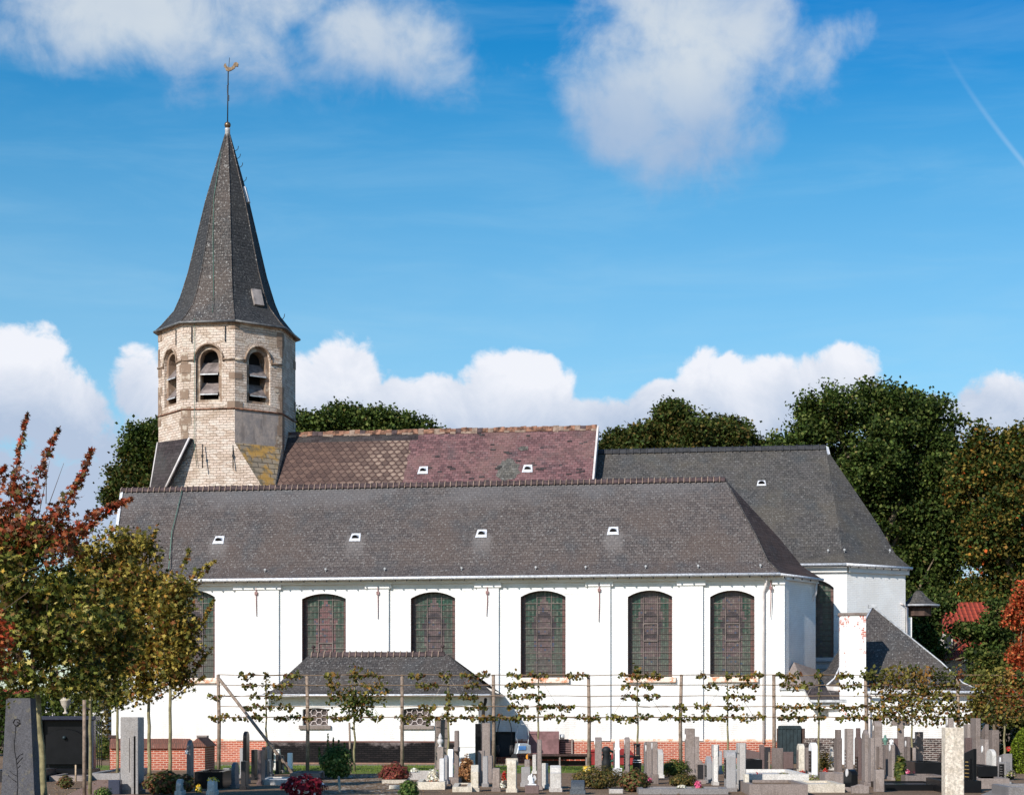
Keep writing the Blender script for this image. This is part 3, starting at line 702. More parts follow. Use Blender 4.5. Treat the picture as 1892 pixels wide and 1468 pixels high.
# streaks below the vents are zinc run-off: lighter slates
mb = MB()
c1, _u, _n = slope_frame(337, 908, *AF); c2, _, _ = slope_frame(318, 985, *AF); c3, _, _ = slope_frame(312, 1055, *AF)
mb.tube([c1+_n*.05*(1 if _n.z > 0 else -1), c2+Vector((0, -.06, .05)), c3+Vector((0, -.05, .05))], .018, 6); part(mb, 'lightning_cable', ['copper'])

# ---- nave
VN = 10.0
ZN = pz(1100, 788, VN); uN = pu(1103, VN); uT = pu(470, VN)
vE, zE = 5.6, ZN-4.4*1.2
ub = [pu(745, 8.2), ]
def NS(u, t): return UV(u, vE+(VN-vE)*t, zE+(ZN-zE)*t)
mb = MB()
uS0 = pu(775, VN); 
mb.poly([NS(uS0, 0), NS(uN, 0), NS(uN, 1), NS(uS0, 1)], 0); mb.poly([UV(uN, 2*VN-vE, zE), UV(uT, 2*VN-vE, zE), UV(uT, VN, ZN), UV(uN, VN, ZN)], 0)
# toothed joint between the purple slates and the older scalloped tiles
K = 22; prev = None; steps = []
for k in range(K):
    t0, t1 = k/K, (k+1)/K; uu = pu(752, 8.5)-(.12 if k < K*.6 else 0)+random.uniform(-.09, .09)
    if k >= K-2: uu = uS0
    mb.poly([NS(uu, t0), NS(uS0, t0), NS(uS0, t1), NS(uu, t1)], 0) if uu < uS0-.01 else None
    mb.poly([NS(uT, t0), NS(uu, t0), NS(uu, t1), NS(uT, t1)], 1 if k < K-2 else 2)
nave_mb = mb
NF = (vE, zE, VN, ZN, 0, .2)
r5 = random.Random(5)
mb = nave_mb
nn_ = (UV(0, vE, zE)-UV(0, VN, ZN)).cross(EU).normalized(); nn_ = nn_ if nn_.z > 0 else -nn_
for k in range(40):
    px = r5.uniform(770, 1095); py = r5.choice([r5.uniform(798, 884), r5.uniform(860, 884)]); 
    q, up, n = slope_frame(px, py, *NF); n = n if n.z > 0 else -n
    for _ in range(r5.choice([1, 1, 1, 2])):
        q = q+EU*r5.uniform(-.2, .2)+up*r5.uniform(-.16, .16); a = r5.uniform(.07, .13); b = .05
        mb.poly([q-EU*a-up*b+n*.012, q+EU*a-up*b+n*.012, q+EU*a+up*b+n*.006, q-EU*a+up*b+n*.006], 2)
part(mb, 'nave_roof', ['slate_purple', 'scaletile', 'slate_spot'])
mb = MB(); q, up, n = slope_frame(938, 868, *NF); n = n if n.z > 0 else -n
edge = []
for k in range(26):
    a = 2*math.pi*k/26; rr = 1+r5.uniform(-.18, .18); edge.append(q+EU*.52*rr*math.cos(a)+up*.68*rr*math.sin(a)+n*.008)
mb.poly(edge); q, up, n2_ = slope_frame(967, 828, *NF); n2_ = n2_ if n2_.z > 0 else -n2_
mb.poly([q+EU*.2*math.cos(a)*(1+.3*(k % 2))+up*.13*math.sin(a)*(1+.3*(k % 2))+n2_*.008 for k, a in [(k, 2*math.pi*k/10) for k in range(10)]])
part(mb, 'slate_patch', ['slate_moss'])
for p in ((782, 868), (975, 865)): roof_vent(*p, NF)
def ragged_ridge():
    mb = MB(); a, b = UV(uT+1.5, VN, ZN), UV(uN, VN, ZN); n = 58; d = (b-a)/n
    for i in range(n):
        p = a+d*i; hh = .07+r5.uniform(-.03, .035); w2 = .17; e = r5.uniform(-.02, .05)
        q = [p-EV*w2-Vector((0, 0, .16)), p-EV*.07+Vector((0, 0, hh*.8)), p+EV*.07+Vector((0, 0, hh)), p+EV*w2-Vector((0, 0, .16))]
        q2 = [x+d*.97+Vector((0, 0, e*.4)) for x in q]; mm = 0 if r5.random() < .7 else r5.choice([1, 2])
        for k in range(3): mb.poly([q[k], q2[k], q2[k+1], q[k+1]], mm)
        mb.poly(q, mm); mb.poly(q2[::-1], mm)
        if r5.random() < .5: mb.poly([p-EV*(w2+.02)-Vector((0, 0, .2)), p+d-EV*(w2+.02)-Vector((0, 0, .17+r5.uniform(0, .08))), p+d-EV*w2*.9-Vector((0, 0, .1)), p-EV*w2*.9-Vector((0, 0, .1))], 1)
    part(mb, 'ridge_tiles', ['ridge_red', 'mortar', 'ridge_dark'])
ragged_ridge()
mb = MB()   # east verge of the nave and its gable
up = (UV(0, VN, ZN)-UV(0, vE, zE)).normalized(); a, b = UV(uN, vE, zE), UV(uN, VN, ZN)
mb.poly([a, a+EU*.09, b+EU*.09, b][::1]); mb.poly([a+nn_*.05, a+EU*.08+nn_*.05, b+EU*.08+nn_*.05, b+nn_*.05]); mb.poly([a+EU*.08+nn_*.05, a+EU*.08-nn_*.3, b+EU*.08-nn_*.3, b+EU*.08+nn_*.05])
part(mb, 'verge', ['pipe'])
mb = MB(); mb.poly([UV(uN, vE+.3, 7), UV(uN, 2*VN-vE-.3, 7), UV(uN, 2*VN-vE, zE), UV(uN, VN, ZN-.1), UV(uN, vE, zE-.1)]); mb.poly([UV(uT, vE+.4, 7), UV(uN, vE+.4, 7), UV(uN, vE+.4, zE+.3), UV(uT, vE+.4, zE+.3)])
part(mb, 'nave_wall', ['redbrick'])
# ---- choir
ZCR = pz(1400, 828.5, VN); vC = 5.0; ZCE = pz(1525, 1041, 4.7)
uC0 = uN+.02; uD = pu(1565, vC); vD = 6.75; uD2 = pu(1673, vD)
TC = UV(pu(1525, VN), VN, ZCR); TC0 = UV(uC0, VN, ZCR)
CE0 = UV(uC0, 4.7, ZCE); CE1 = UV(pu(1563, 4.7), 4.7, ZCE); CE2 = UV(pu(1683, 6.7), 6.7, ZCE-.03); CE3 = UV(pu(1683, 6.7), 13.3, ZCE); CE4 = UV(pu(1563, 4.7), 15.3, ZCE); CE5 = UV(uC0, 15.3, ZCE)
mb = MB()
for (a, b, c_, d_) in ((CE0, CE1, TC0, TC), (CE1, CE2, TC, TC), (CE2, CE3, TC, TC), (CE3, CE4, TC, TC), (CE4, CE5, TC, TC0)): facet(mb, a, b, c_, d_, .17, .34)
part(mb, 'choir_roof', ['slate_choir'])
ridge([TC0+Vector((0, 0, 0)), TC], ['ridge_slate', 'ridge_slate'], .3, .11, .16, .004)
mb = MB(); mb.poly([TC+Vector((0, -.12, .06)), TC+EU*.12+Vector((0, -.1, -.02)), TC+EU*.2+Vector((0, -.25, -.5)), TC+EU*.02+Vector((0, -.3, -.3))]); part(mb, 'ridge_flashing', ['zinc_white'])
CF = (4.7, ZCE, VN, ZCR, .34, .17); roof_vent(1407, 892, CF, .3, .3)
for x, y in ((1530, 1020), (1560, 1019), (1644, 1020)): hook(x, y, CF)
gutter([CE0+Vector((0, -.06, -.04)), CE1+Vector((0, -.06, -.04))], .06); gutter([CE1+Vector((0, -.06, -.04)), CE2+Vector((.04, -.06, -.04))], .06, 8)
zcw = ZCE-.1
wu0, wu1 = pu(1504, vC), pu(1540.5, vC); wz0 = pz(1520, 1214, vC); wzs = pz(1520, 1085, vC); wzt = pz(1520, 1069, vC); 
mb = MB(); h_ = arch(wu0-.95, wu1, wz0, wzs, wzt)
wall_holes(mb, [(uC0, 0), (uD, 0), (uD, zcw), (uC0, zcw)], [h_], lambda u, z, d: UV(u, vC+d, z), RD, 0)
for p, q in (((uD, vC), (uD2, vD)), ((uD2, vD), (uD2, 13.2)), ((uD2, 13.2), (uD, 15))): mb.poly([UV(*p, 0), UV(*q, 0), UV(*q, zcw), UV(*p, zcw)], 0)
part(mb, 'choir_wall', ['whitewash'])
window(wu0-.95, wu1, wz0, wzs, wzt, vC, 31, 1, cols=16, rows=36)
mb = MB(); uvbox(mb, wu0-1.1, wu1+.1, vC-.14, vC-.003, wz0-.16, wz0-.02); uvbox(mb, wu0-1.1, wu1+.1, vC-.08, vC-.003, wz0-.45, wz0-.36); part(mb, 'sill', ['whitewash'])
mb = MB(); uvbox(mb, uC0, uD, vC-.12, vC-.003, zcw-.22, zcw-.01)
dv = Vector((uD2-uD, vD-vC)).normalized(); dnv = Vector((dv.y, -dv.x))
q0, q1 = Vector((uD, vC)), Vector((uD2, vD))
for (o, za, zb) in ((.12, zcw-.22, zcw-.01),):
    A, B, A2, B2 = q0, q1, q0+dnv*o, q1+dnv*o+dv*.1
    mb.poly([UV(*A2, za), UV(*B2, za), UV(*B2, zb), UV(*A2, zb)]); mb.poly([UV(*A, za), UV(*B, za), UV(*B2, za), UV(*A2, za)][::-1]); mb.poly([UV(*A2, zb), UV(*B2, zb), UV(*B, zb), UV(*A, zb)]); mb.poly([UV(*B2, za), UV(*B, za), UV(*B, zb), UV(*B2, zb)])
part(mb, 'cornice', ['whitewash'])
mb = MB(); 
for p, q in (((uD, vC), (uD2, vD)), ((uD2, vD), (uD2, 13.2))): mb.poly([UV(*p, 0)+Vector((0, -.03, 0)), UV(*q, 0)+Vector((.03, -.03, 0)), UV(*q, ZP)+Vector((.03, -.03, 0)), UV(*p, ZP)+Vector((0, -.03, 0))], 0)
part(mb, 'plinth', ['oldplinth'])
# little bell-cast roof of the stair bay at the east end
tv = 7.6; tc = UV(pu(1697, tv), tv, 0); tz = pz(1697, 1117.5, tv); ta = pz(1697, 1090, tv)
hw = (pu(1735, tv)-pu(1658, tv))/2; mb = MB()
prof = [(1, 0), (.66, .22), (.40, .55), (.16, .92), (.03, 1)]
rings = [[tc+EU*hw*r_*math.cos(a)*1.04+EV*hw*.9*r_*math.sin(a)+Vector((0, 0, tz+(ta-tz)*h)) for a in [math.pi/8+k*math.pi/4 for k in range(8)]] for r_, h in prof]
for a, b in zip(rings, rings[1:]):
    for i in range(8): mb.poly([a[i], a[(i+1) % 8], b[(i+1) % 8], b[i]])
mb.poly(rings[-1]); part(mb, 'turret_roof', ['slate_choir'])
mb = MB(); mb.tube([r+Vector((0, 0, -.03)) for r in rings[0]+rings[0][:1]], .045, 6); part(mb, 'gutter', ['zinc'])
mb = MB(); mb.poly([r+Vector((0, 0, -.04)) for r in rings[0]][::-1])
for i in range(8):
    a, b = [tc+(r-tc)*.62 for r in (rings[0][i], rings[0][(i+1) % 8])]; a.z = b.z = tz; a2, b2 = a.copy(), b.copy(); a2.z = b2.z = tz-.45; mb.poly([a2, b2, b, a])
part(mb, 'turret_wall', ['darkreveal'])
mb = MB(); pu_ = PV(1676, 1122, 6.6); mb.tube([pu_+Vector((-.25, 0, .18)), pu_, PV(1677, 1255, 6.6)], .05, 8); part(mb, 'drainpipe', ['pipe'])
mb = MB(); uvbox(mb, pu(1677, 6.9), pu(1684.5, 6.9), 6.8, 7.2, 0, pz(1680, 1140, 6.9)); part(mb, 'buttress', ['whitewash'])
# ---- downpipes and wall anchors
def pipe(px, y0, y1, v, bend=0):
    mb = MB(); mb.tube([PV(px+8*(1 if bend else .6), y0, v-.25), PV(px+8*(1 if bend else .6), y0+14, v-.18), PV(px, y0+30, v-.07), PV(px, y1, v-.07)], .052, 8); part(mb, 'drainpipe', ['pipe'])
pipe(1411, 1063, 1372, 0); 
mb = MB(); mb.tube([PV(1508, 1074, 2.0), PV(1507, 1096, 2.0), PV(1500, 1112, 2.05), PV(1500, 1275, 2.05)], .055, 8); part(mb, 'drainpipe', ['pipe'])
def anchor(px, y0, y1, v, mat='iron', r=.02):
    mb = MB(); k = random.uniform(-1.5, 1.5); mb.tube([PV(px, y0, v-.13), PV(px+.5, (y0+y1)/2, v-.12), PV(px+k, y1, v-.12)], [r, r, r*.6], 5); q = PV(px, y0+(y1-y0)*.2, v-.14); mb.box(q, (.11, .05, .12)); part(mb, 'wall_anchor', [mat])
for x, a, b in ((473, 1085, 1138), (698, 1083, 1143), (900, 1083, 1138), (1107, 1075, 1148), (1424, 1072, 1140)): anchor(x, a, b, 0)

# ================================================================== PORCH-LIKE SACRISTY
vS = -3.2; uS0_, uS1 = pu(496, vS), pu(884, vS); zS = pz(700, 1287, vS)
mb = MB(); sw = [(559, 606), (745, 796)]; hs_ = []
for a, b in sw: hs_.append(arch(pu(a, vS), pu(b, vS), pz(a, 1339, vS), pz(a, 1309.5, vS), pz(a, 1307, vS), 5))
zSP = pz(700, 1368, vS)
wall_holes(mb, [(uS0_, zSP), (uS1, zSP), (uS1, zS+.1), (uS0_, zS+.1)], hs_, lambda u, z, d: UV(u, vS+d, z), .18, 0)
mb.poly([UV(uS1, vS, 0), UV(uS1, -.001, 0), UV(uS1, -.001, zS+.1), UV(uS1, vS, zS+.1)]); mb.poly([UV(uS0_, -.001, 0), UV(uS0_, vS, 0), UV(uS0_, vS, zS+.1), UV(uS0_, -.001, zS+.1)])
part(mb, 'sacristy_wall', ['whitewash'])
mb = MB(); uvbox(mb, uS0_-.03, uS1+.03, vS-.03, vS+.3, -.1, zSP); part(mb, 'sacristy_plinth', ['tarred'])
mb = MB(); uvbox(mb, uS0_-.1, uS1+.3, vS-.25, vS-.04, -.1, .06); part(mb, 'plinth_kerb', ['pathbrick'])
for a, b in sw:
    u0, u1 = pu(a, vS), pu(b, vS); z0, z1 = pz(a, 1339, vS), pz(a, 1307, vS)
    mb = MB(); mb.poly([UV(u0, vS+.17, z0), UV(u1, vS+.17, z0), UV(u1, vS+.17, z1), UV(u0, vS+.17, z1)]); wr = part(mb, 'window', ['came'])
    mb = MB(); r = .13; seen = set()
    for i in range(-1, 9):
        for j in range(-1, 6):
            cx_ = u0+.02+i*1.5*r; cz_ = z0+.03+(j+(.5 if i % 2 else 0))*math.sqrt(3)*r
            hexp = [(cx_+r*math.cos(math.pi*k/3), cz_+r*math.sin(math.pi*k/3)) for k in range(6)]
            for k in range(6):
                (xa, za), (xb, zb) = hexp[k], hexp[(k+1) % 6]; key = (round(xa+xb, 2), round(za+zb, 2))
                if key in seen or min(xa, xb) < u0 or max(xa, xb) > u1 or min(za, zb) < z0 or max(za, zb) > z1-.02: continue
                seen.add(key); mb.tube([UV(xa, vS+.1, za), UV(xb, vS+.1, zb)], .014, 4, 0, False)
    mb.build('grille', ['grille'], wr)
    mb = MB(); uvbox(mb, u0-.12, u1+.12, vS-.1, vS-.003, z0-.14, z0-.005); mb.build('sill', ['conc'], wr)
eS = -3.62; S0 = UV(pu(480, eS), eS, pz(700, 1282.5, eS)); S1 = UV(pu(906, eS), eS, S0.z); 
vSR = -1.55; zSR = pz(700, 1208, vSR); T0, T1 = UV(pu(572, vSR), vSR, zSR), UV(pu(826, vSR), vSR, zSR)
S2 = UV(pu(906, eS), .0, S0.z); S3 = UV(pu(480, eS), .0, S0.z)
mb = MB(); facet(mb, S0, S1, T0, T1, .25, .2); facet(mb, S1, S2, T1, T1, .25, .2); facet(mb, S3, S0, T0, T0, .25, .2)
zb = S0.z+(zSR-S0.z)*.35; mb.poly([UV(pu(826, vSR), vSR, zSR), UV(pu(826, vSR), -.001, zb+.4), UV(pu(572, vSR), -.001, zb+.4), UV(pu(572, vSR), vSR, zSR)])
mb.poly([T1, S2, UV(pu(826, vSR), -.001, zb+.4)]); mb.poly([T0, UV(pu(572, vSR), -.001, zb+.4), S3])
part(mb, 'sacristy_roof', ['slate_low'])
mb = MB(); d = Vector((0, 0, -.05)); mb.poly([S0+d, UV(uS0_, vS, S0.z-.05), UV(uS1, vS, S0.z-.05), S1+d]); mb.poly([S1+d, UV(uS1, vS, S0.z-.05), UV(uS1, 0, S0.z-.05), S2+d]); mb.poly([S0+d, S1+d, S1, S0]); mb.poly([S1+d, S2+d, S2, S1]); part(mb, 'soffit', ['soffit'])
gutter([S0+Vector((0, -.05, -.03)), S1+Vector((0, -.05, -.03))], .05)
ridge([UV(pu(576, vSR), vSR, zSR), UV(pu(822, vSR), vSR, zSR)], ['ridge_dark', 'mortar'], .235, .09, .14, .008)
for x in (579, 818):
    q = UV(pu(x, vSR), vSR, zSR+.06); mb = MB(); mb.lathe([(.03, 0), (.03, .12), (.02, .16), (.075, .2), (.085, .24), (.05, .28), (.01, .3)], q, 10); part(mb, 'finial', ['ridge_dark'])
mb = MB(); mb.tube([PV(897, 1291, -3.3), PV(897, 1296, -3.1), PV(893, 1306, -3.0), PV(893, 1410, -3.0)], .06, 8); part(mb, 'drainpipe', ['blackiron'])

# ================================================================== LOW EAST ANNEX, CHIMNEY
vX = -.8; xL, xR = pu(1531, vX), pu(1797, vX); eX = -1.12
zX = pz(1700, 1277, eX); XP = UV(pu(1612, 2.4), 2.4, pz(1612, 1121, 2.4)); XPb = UV(pu(1612, 2.4), 5.0, XP.z)
X0 = UV(pu(1527, -.62), -.62, zX+.22); X1 = UV(pu(1815, eX), eX, zX); X2 = UV(pu(1815, eX), 5.5, zX); X3 = PV(1510, 1246, 2.1)
mb = MB(); facet(mb, X0, X1, XP, XP, .17, .25); facet(mb, X1, X2, XP, XPb, .17, .25); facet(mb, X3, X0, XPb, XP, .17, .25); part(mb, 'annex_roof', ['slate_low'])
hipstrip(hp(X1, XP, .25, .17), ['leadpale'], .03); hipstrip(hp(X0, XP, .25, .17), ['zinc_white'], .035)
mb = MB(); mb.box(XP+Vector((0, 0, .03)), (.3, .2, .12)); part(mb, 'apex_cap', ['leadpale'])
mb = MB()
for (p, q) in (((xL, vX), (xR, vX)), ((xR, vX), (xR, 5.2))): mb.poly([UV(*p, 0), UV(*q, 0), UV(*q, zX), UV(*p, zX)])
part(mb, 'annex_wall', ['whitewash'])
mb = MB(); d = Vector((0, 0, -.04)); mb.poly([X0+d, UV(xL, vX, zX-.05), UV(xR, vX, zX-.05), X1+d]); mb.poly([X1+d, UV(xR, vX, zX-.05), UV(xR, 5, zX-.05), X2+d]); mb.poly([X0+d, X1+d, X1, X0]); part(mb, 'soffit', ['soffit'])
gutter([UV(pu(1600, eX), eX-.06, zX-.03), X1+Vector((.03, -.06, -.03))], .055, 6)
mb = MB(); uvbox(mb, pu(1485, vX), xR+.03, vX-.03, vX+.2, -.1, pz(1700, 1363, vX)); part(mb, 'annex_plinth', ['oldplinth'])
vK = -1.15; zK = pz(1575, 1136, vK); mb = MB(); uvbox(mb, pu(1551.5, vK), pu(1600, vK), vK, vK+.75, 0, zK); k_ = part(mb, 'chimney', ['chimneywash'])
mb = MB(); uvbox(mb, pu(1549, vK), pu(1601.5, vK), vK-.05, vK+.8, zK, zK+.09); mb.build('chimney_cap', ['conc'], k_)
mb = MB(); mb.tube([PV(1606, 1282, vX-.1), PV(1606, 1405, vX-.1)], .05, 8); part(mb, 'drainpipe', ['pipe'])
# low stretch of wall between aisle and chimney with its little roofs
vQ = -.55; q0, q1 = pu(1443, vQ), pu(1552, vQ); zQ = pz(1490, 1274, vQ)
mb = MB(); hq = [(pu(1437.5, vQ), -.05), (pu(1482, vQ), -.05), (pu(1482, vQ), pz(1480, 1339, vQ)), (pu(1437.5, vQ), pz(1440, 1340, vQ))]
uvbox(mb, q0, q1, vQ, 1.5, 0, zQ); part(mb, 'lean_to_wall', ['whitewash'])
mb = MB(); uvbox(mb, q0-.06, pu(1484, vQ), vQ-.06, .3, zQ+.002, zQ+.07); part(mb, 'coping', ['leadpale'])
ap = PV(1467, 1222, .45); b0, b1, b2 = PV(1442, 1270, vQ-.05), PV(1486, 1272, vQ-.1), PV(1516, 1262, .6); b0.z = b1.z = zQ+.08; b2.z = zQ+.16
mb = MB(); mb.poly([b0, b1, ap]); mb.poly([b1, b2, ap]); b3 = UV(pu(1516, .6), 2.4, zQ+.8); mb.poly([b2, b3, ap]); bb = UV(q0-.0, 1.2, zQ+.1); mb.poly([bb, b0, ap]); part(mb, 'lean_to_roof', ['conc'])
mb = MB(); c = [PV(1484, 1269, vQ-.02), PV(1547, 1267, vQ-.02), PV(1564, 1292, vQ-.62), PV(1497, 1296, vQ-.62)]
c[1].z = c[0].z; c[3].z = c[2].z; c = [UV(pu(1484, vQ-.02), vQ-.02, c[0].z), UV(pu(1547, vQ-.02), vQ-.02, c[0].z), UV(pu(1564, vQ-.62), vQ-.62, c[2].z), UV(pu(1497, vQ-.62), vQ-.62, c[2].z)]
th = Vector((0, 0, -.09)); mb.poly([c[3], c[2], c[1], c[0]]); cn = part(mb, 'canopy', ['slate_spot'])
mb = MB(); mb.poly([c[0], c[0]+th, c[3]+th, c[3]]); mb.poly([c[3], c[3]+th, c[2]+th, c[2]]); mb.poly([c[2], c[2]+th, c[1]+th, c[1]]); mb.poly([x+th for x in c]); mb.build('canopy_edge', ['leadpale'], cn)
uvb = MB(); uvbox(uvb, pu(1500, vQ), pu(1560, vQ), vQ-.45, vQ-.002, c[2].z-.32, c[2].z-.12); uvb.build('canopy_corbel', ['whitewash'], cn)
mb = MB(); uvbox(mb, pu(1435, vQ), pu(1487, vQ), vQ-.02, vQ+.3, 0, pz(1460, 1345, vQ)); part(mb, 'door_surround', ['darkreveal'])
mb = MB(); D0, D1 = pu(1438, vQ), pu(1479, vQ); dz = pz(1460, 1339.5, vQ); uvbox(mb, D0, D1, vQ-.1, vQ-.03, 0.02, dz); dr = part(mb, 'cellar_door', ['doorgreen'])
mb = MB()
for k in range(7): u = D0+(D1-D0)*k/6; uvbox(mb, u-.015, u+.015, vQ-.125, vQ-.1, .05, dz-.03)
for z in (.35, dz-.12): uvbox(mb, D0, D1, vQ-.135, vQ-.125, z, z+.05)
mb.build('door_frame', ['doorgreen'], dr)

# ================================================================== TOWER
uTc = pu(420.5, VN); TCt = lambda z: UV(uTc, VN, z); RT = 3.05
def OV(k, r, z): a = R_(22.5+45*k); return UV(uTc+r*math.sin(a), VN-r*math.cos(a), z)
Yc = TCt(0).y
def tz_(py, r=.92): return EYE+(HY-py)*(Yc-RT*r)/F
zTop = tz_(596)+.1; zStr = tz_(755); zBr = tz_(818); zHd = tz_(663)
tower = MB(); tw = 2*RT*math.sin(R_(22.5))
def face_fn(k):
    a, b = OV(k-1, RT, 0), OV(k, RT, 0); c_ = (a+b)/2; t = (b-a).normalized(); n = (c_-TCt(0)).normalized(); n.z = 0
    return lambda u, z, d: c_+t*u-n*d+Vector((0, 0, z))
zw0, zws, zwt = tz_(737), tz_(662), tz_(644); ww = .83
mbT, mbL, mbP = MB(), MB(), MB()
for k in range(8):
    fn = face_fn(k)
    off = -.0; hole = arch(-ww/2+off, ww/2+off, zw0, zws, zwt, 12)
    # splayed stone surround set back in two steps
    sur = arch(-ww/2-.17, ww/2+.17, zw0-.12, zws-.02, zwt+.2, 14)
    if k == 2: mbT.poly([fn(-tw/2, zStr, 0), fn(tw/2, zStr, 0), fn(tw/2, zTop, 0), fn(-tw/2, zTop, 0)])
    else:
        wall_holes(mbT, [(-tw/2, zStr), (tw/2, zStr), (tw/2, zTop), (-tw/2, zTop)], [sur], fn, .12, 0)
        # ring between surround and opening
        wall_holes(mbL, sur, [hole], lambda u, z, d, fn=fn: fn(u, z, .12+d), .55, 0)
    if k != 1: mbT.poly([fn(-tw/2, zBr, 0), fn(tw/2, zBr, 0), fn(tw/2, zStr, 0), fn(-tw/2, zStr, 0)])
    else: mbP.poly([fn(-tw/2, zBr, 0), fn(tw/2, zBr, 0), fn(tw/2, zStr, 0), fn(-tw/2, zStr, 0)])
for k in range(8):
    p = OV(k, 0, 0); a = R_(22.5+45*k); o_ = OV(k, RT+.02, 0)
    t1 = (OV(k-1, RT, 0)-OV(k, RT, 0)).normalized(); t2 = (OV(k+1, RT, 0)-OV(k, RT, 0)).normalized(); zz = zBr-.2; i = 0; rr = random.Random(k)
    while zz < zTop-.1:
        hgt = rr.uniform(.28, .5); w1, w2 = rr.uniform(.12, .42), rr.uniform(.12, .42); e = .012+rr.random()*.012
        if rr.random() < .5:
            oo = o_+(o_-p)*.0; z2 = min(zz+hgt-.02, zTop)
            A, B, Cc = o_+t1*w1, o_, o_+t2*w2
            mbT.poly([A+Vector((0, 0, zz)), A+Vector((0, 0, z2)), B+Vector((0, 0, z2)), B+Vector((0, 0, zz))][::-1], 1); mbT.poly([B+Vector((0, 0, zz)), B+Vector((0, 0, z2)), Cc+Vector((0, 0, z2)), Cc+Vector((0, 0, zz))][::-1], 1)
        zz += hgt
tower_p = part(mbT, 'tower_wall', ['towerstone', 'quoin']); mbP.build('rendered_patch', ['plastergrey'], tower_p)
wroots = []
for k in (7, 0, 1):
    fn = face_fn(k)
    mb = MB(); mb.poly([fn(x, z, .62) for x, z in ((-ww/2-.05, zw0-.05), (ww/2+.05, zw0-.05), (ww/2+.05, zwt+.05), (-ww/2-.05, zwt+.05))]); wr = part(mb, 'belfry_window', ['hole'])
    if k not in (7, 0, 1, 2): continue
    for zc in (tz_(684), tz_(721)):
        mb = MB(); h = .42
        a = [fn(-ww/2+.01, zc-.13, .03), fn(ww/2-.01, zc-.13, .03), fn(ww/2-.01, zc+h, .5), fn(-ww/2+.01, zc+h, .5)]; t2 = Vector((0, 0, -.05))
        mb.poly(a, 0); mb.poly([x+t2 for x in a][::-1], 0); mb.poly([a[0]+t2, a[1]+t2, a[1], a[0]], 1); mb.build('louvre', ['louver', 'leadpale'], wr)
mbL2 = part(mbL, 'window_surround', ['quoin'])
# hood mould and impost string
mb = MB()
for k in (6, 7, 0, 1):
    fn = face_fn(k); x0 = ww/2+.25
    pts = []
    for i in range(13):
        t = math.pi*i/12; pts.append(fn(x0*math.cos(t), zws-.12+ (zwt+.34-zws)*math.sin(t), -.03))
    mb.tube(pts, .05, 5)
    for s_ in (-1, 1): mb.tube([fn(s_*x0, zws-.12, -.03), fn(s_*x0, zHd-.02, -.03), fn(s_*tw/2, zHd-.02, -.03)], .05, 5)
part(mb, 'hood_mould', ['quoin'])
mb = MB(); mb.tube([OV(k, RT+.03, zStr) for k in range(9)], .038, 5); part(mb, 'string_course', ['ridge_red'])
# broach: octagon to square
zSq = 11.0; hs2 = RT*math.cos(R_(22.5))
sqc = {k: UV(uTc+sx*hs2, VN-sy*hs2, zSq) for k, (sx, sy) in {0: (1, 1), 1: (1, -1), 2: (-1, -1), 3: (-1, 1)}.items()}
mb = MB()
# cardinal faces: 0 front, 2 right, 4 back, 6 left ; corners between
card = {0: (sqc[3], sqc[0]), 2: (sqc[0], sqc[1]), 4: (sqc[1], sqc[2]), 6: (sqc[2], sqc[3])}
for k, (a, b) in card.items(): mb.poly([a, b, OV(k, RT, zBr), OV(k-1, RT, zBr)], 0); mb.poly([a-Vector((0, 0, 5)), b-Vector((0, 0, 5)), b, a], 0)
for k, c_ in ((1, sqc[0]), (3, sqc[1]), (5, sqc[2]), (7, sqc[3])): mb.poly([c_, OV(k, RT, zBr), OV(k-1, RT, zBr)], 1)
mb.build('broach', ['towerstone', 'broachstone'], tower_p)
# slated slope against the west side of the tower
mb = MB(); n_ = (OV(7, 1, 0)-TCt(0)); n_.z = 0; n_.normalize()
q = [PV(350, 809, 6.9), PV(306, 901, 6.5), PV(277, 903, 6.9), PV(291, 817, 7.75)]
mb.poly([q[0], q[3], q[2], q[1]]); q2 = [x-n_*.25 for x in q]; mb.poly([q[2], q[3], q2[3], q2[2]]); mb.poly([q[0], q[1], q2[1], q2[0]]); mb.poly([q[3], q[0], q2[0], q2[3]]); part(mb, 'west_slope', ['slate_spot'])
mb = MB(); mb.tube([q[0]+Vector((0, -.03, 0)), q[1]+Vector((0, -.03, 0))], .05, 6); mb.tube([q[3], q[2]], .03, 6); part(mb, 'west_slope_verge', ['pipe'])
for x, a, b, r in ((374, 820, 864, .035), (430.5, 820, 864, .035)): 
    p, p2 = P(x, a, Yc-hs2-.1), P(x, b, Yc-hs2-.3); mb = MB(); mb.tube([p, p2], r*.7, 5); mb.box((p+p2)/2, (.09, .06, .1)); part(mb, 'wall_anchor', ['blackiron'])
for k, x in ((7, .62), (0, .75), (0, -.75)):
    fn = face_fn(k); mb = MB(); mb.tube([fn(x, zTop-.25, -.05), fn(x, zTop-.95, -.05)], .02, 5); part(mb, 'wall_anchor', ['blackiron'])
mb = MB(); fn = face_fn(0); mb.tube([fn(-.62, zTop+.1, -.08), fn(-.60, zw0+.4, -.09), fn(-.62, zBr, -.09), fn(-.5, zBr-1.0, -.1)], .012, 4); part(mb, 'lightning_cable', ['copper'])
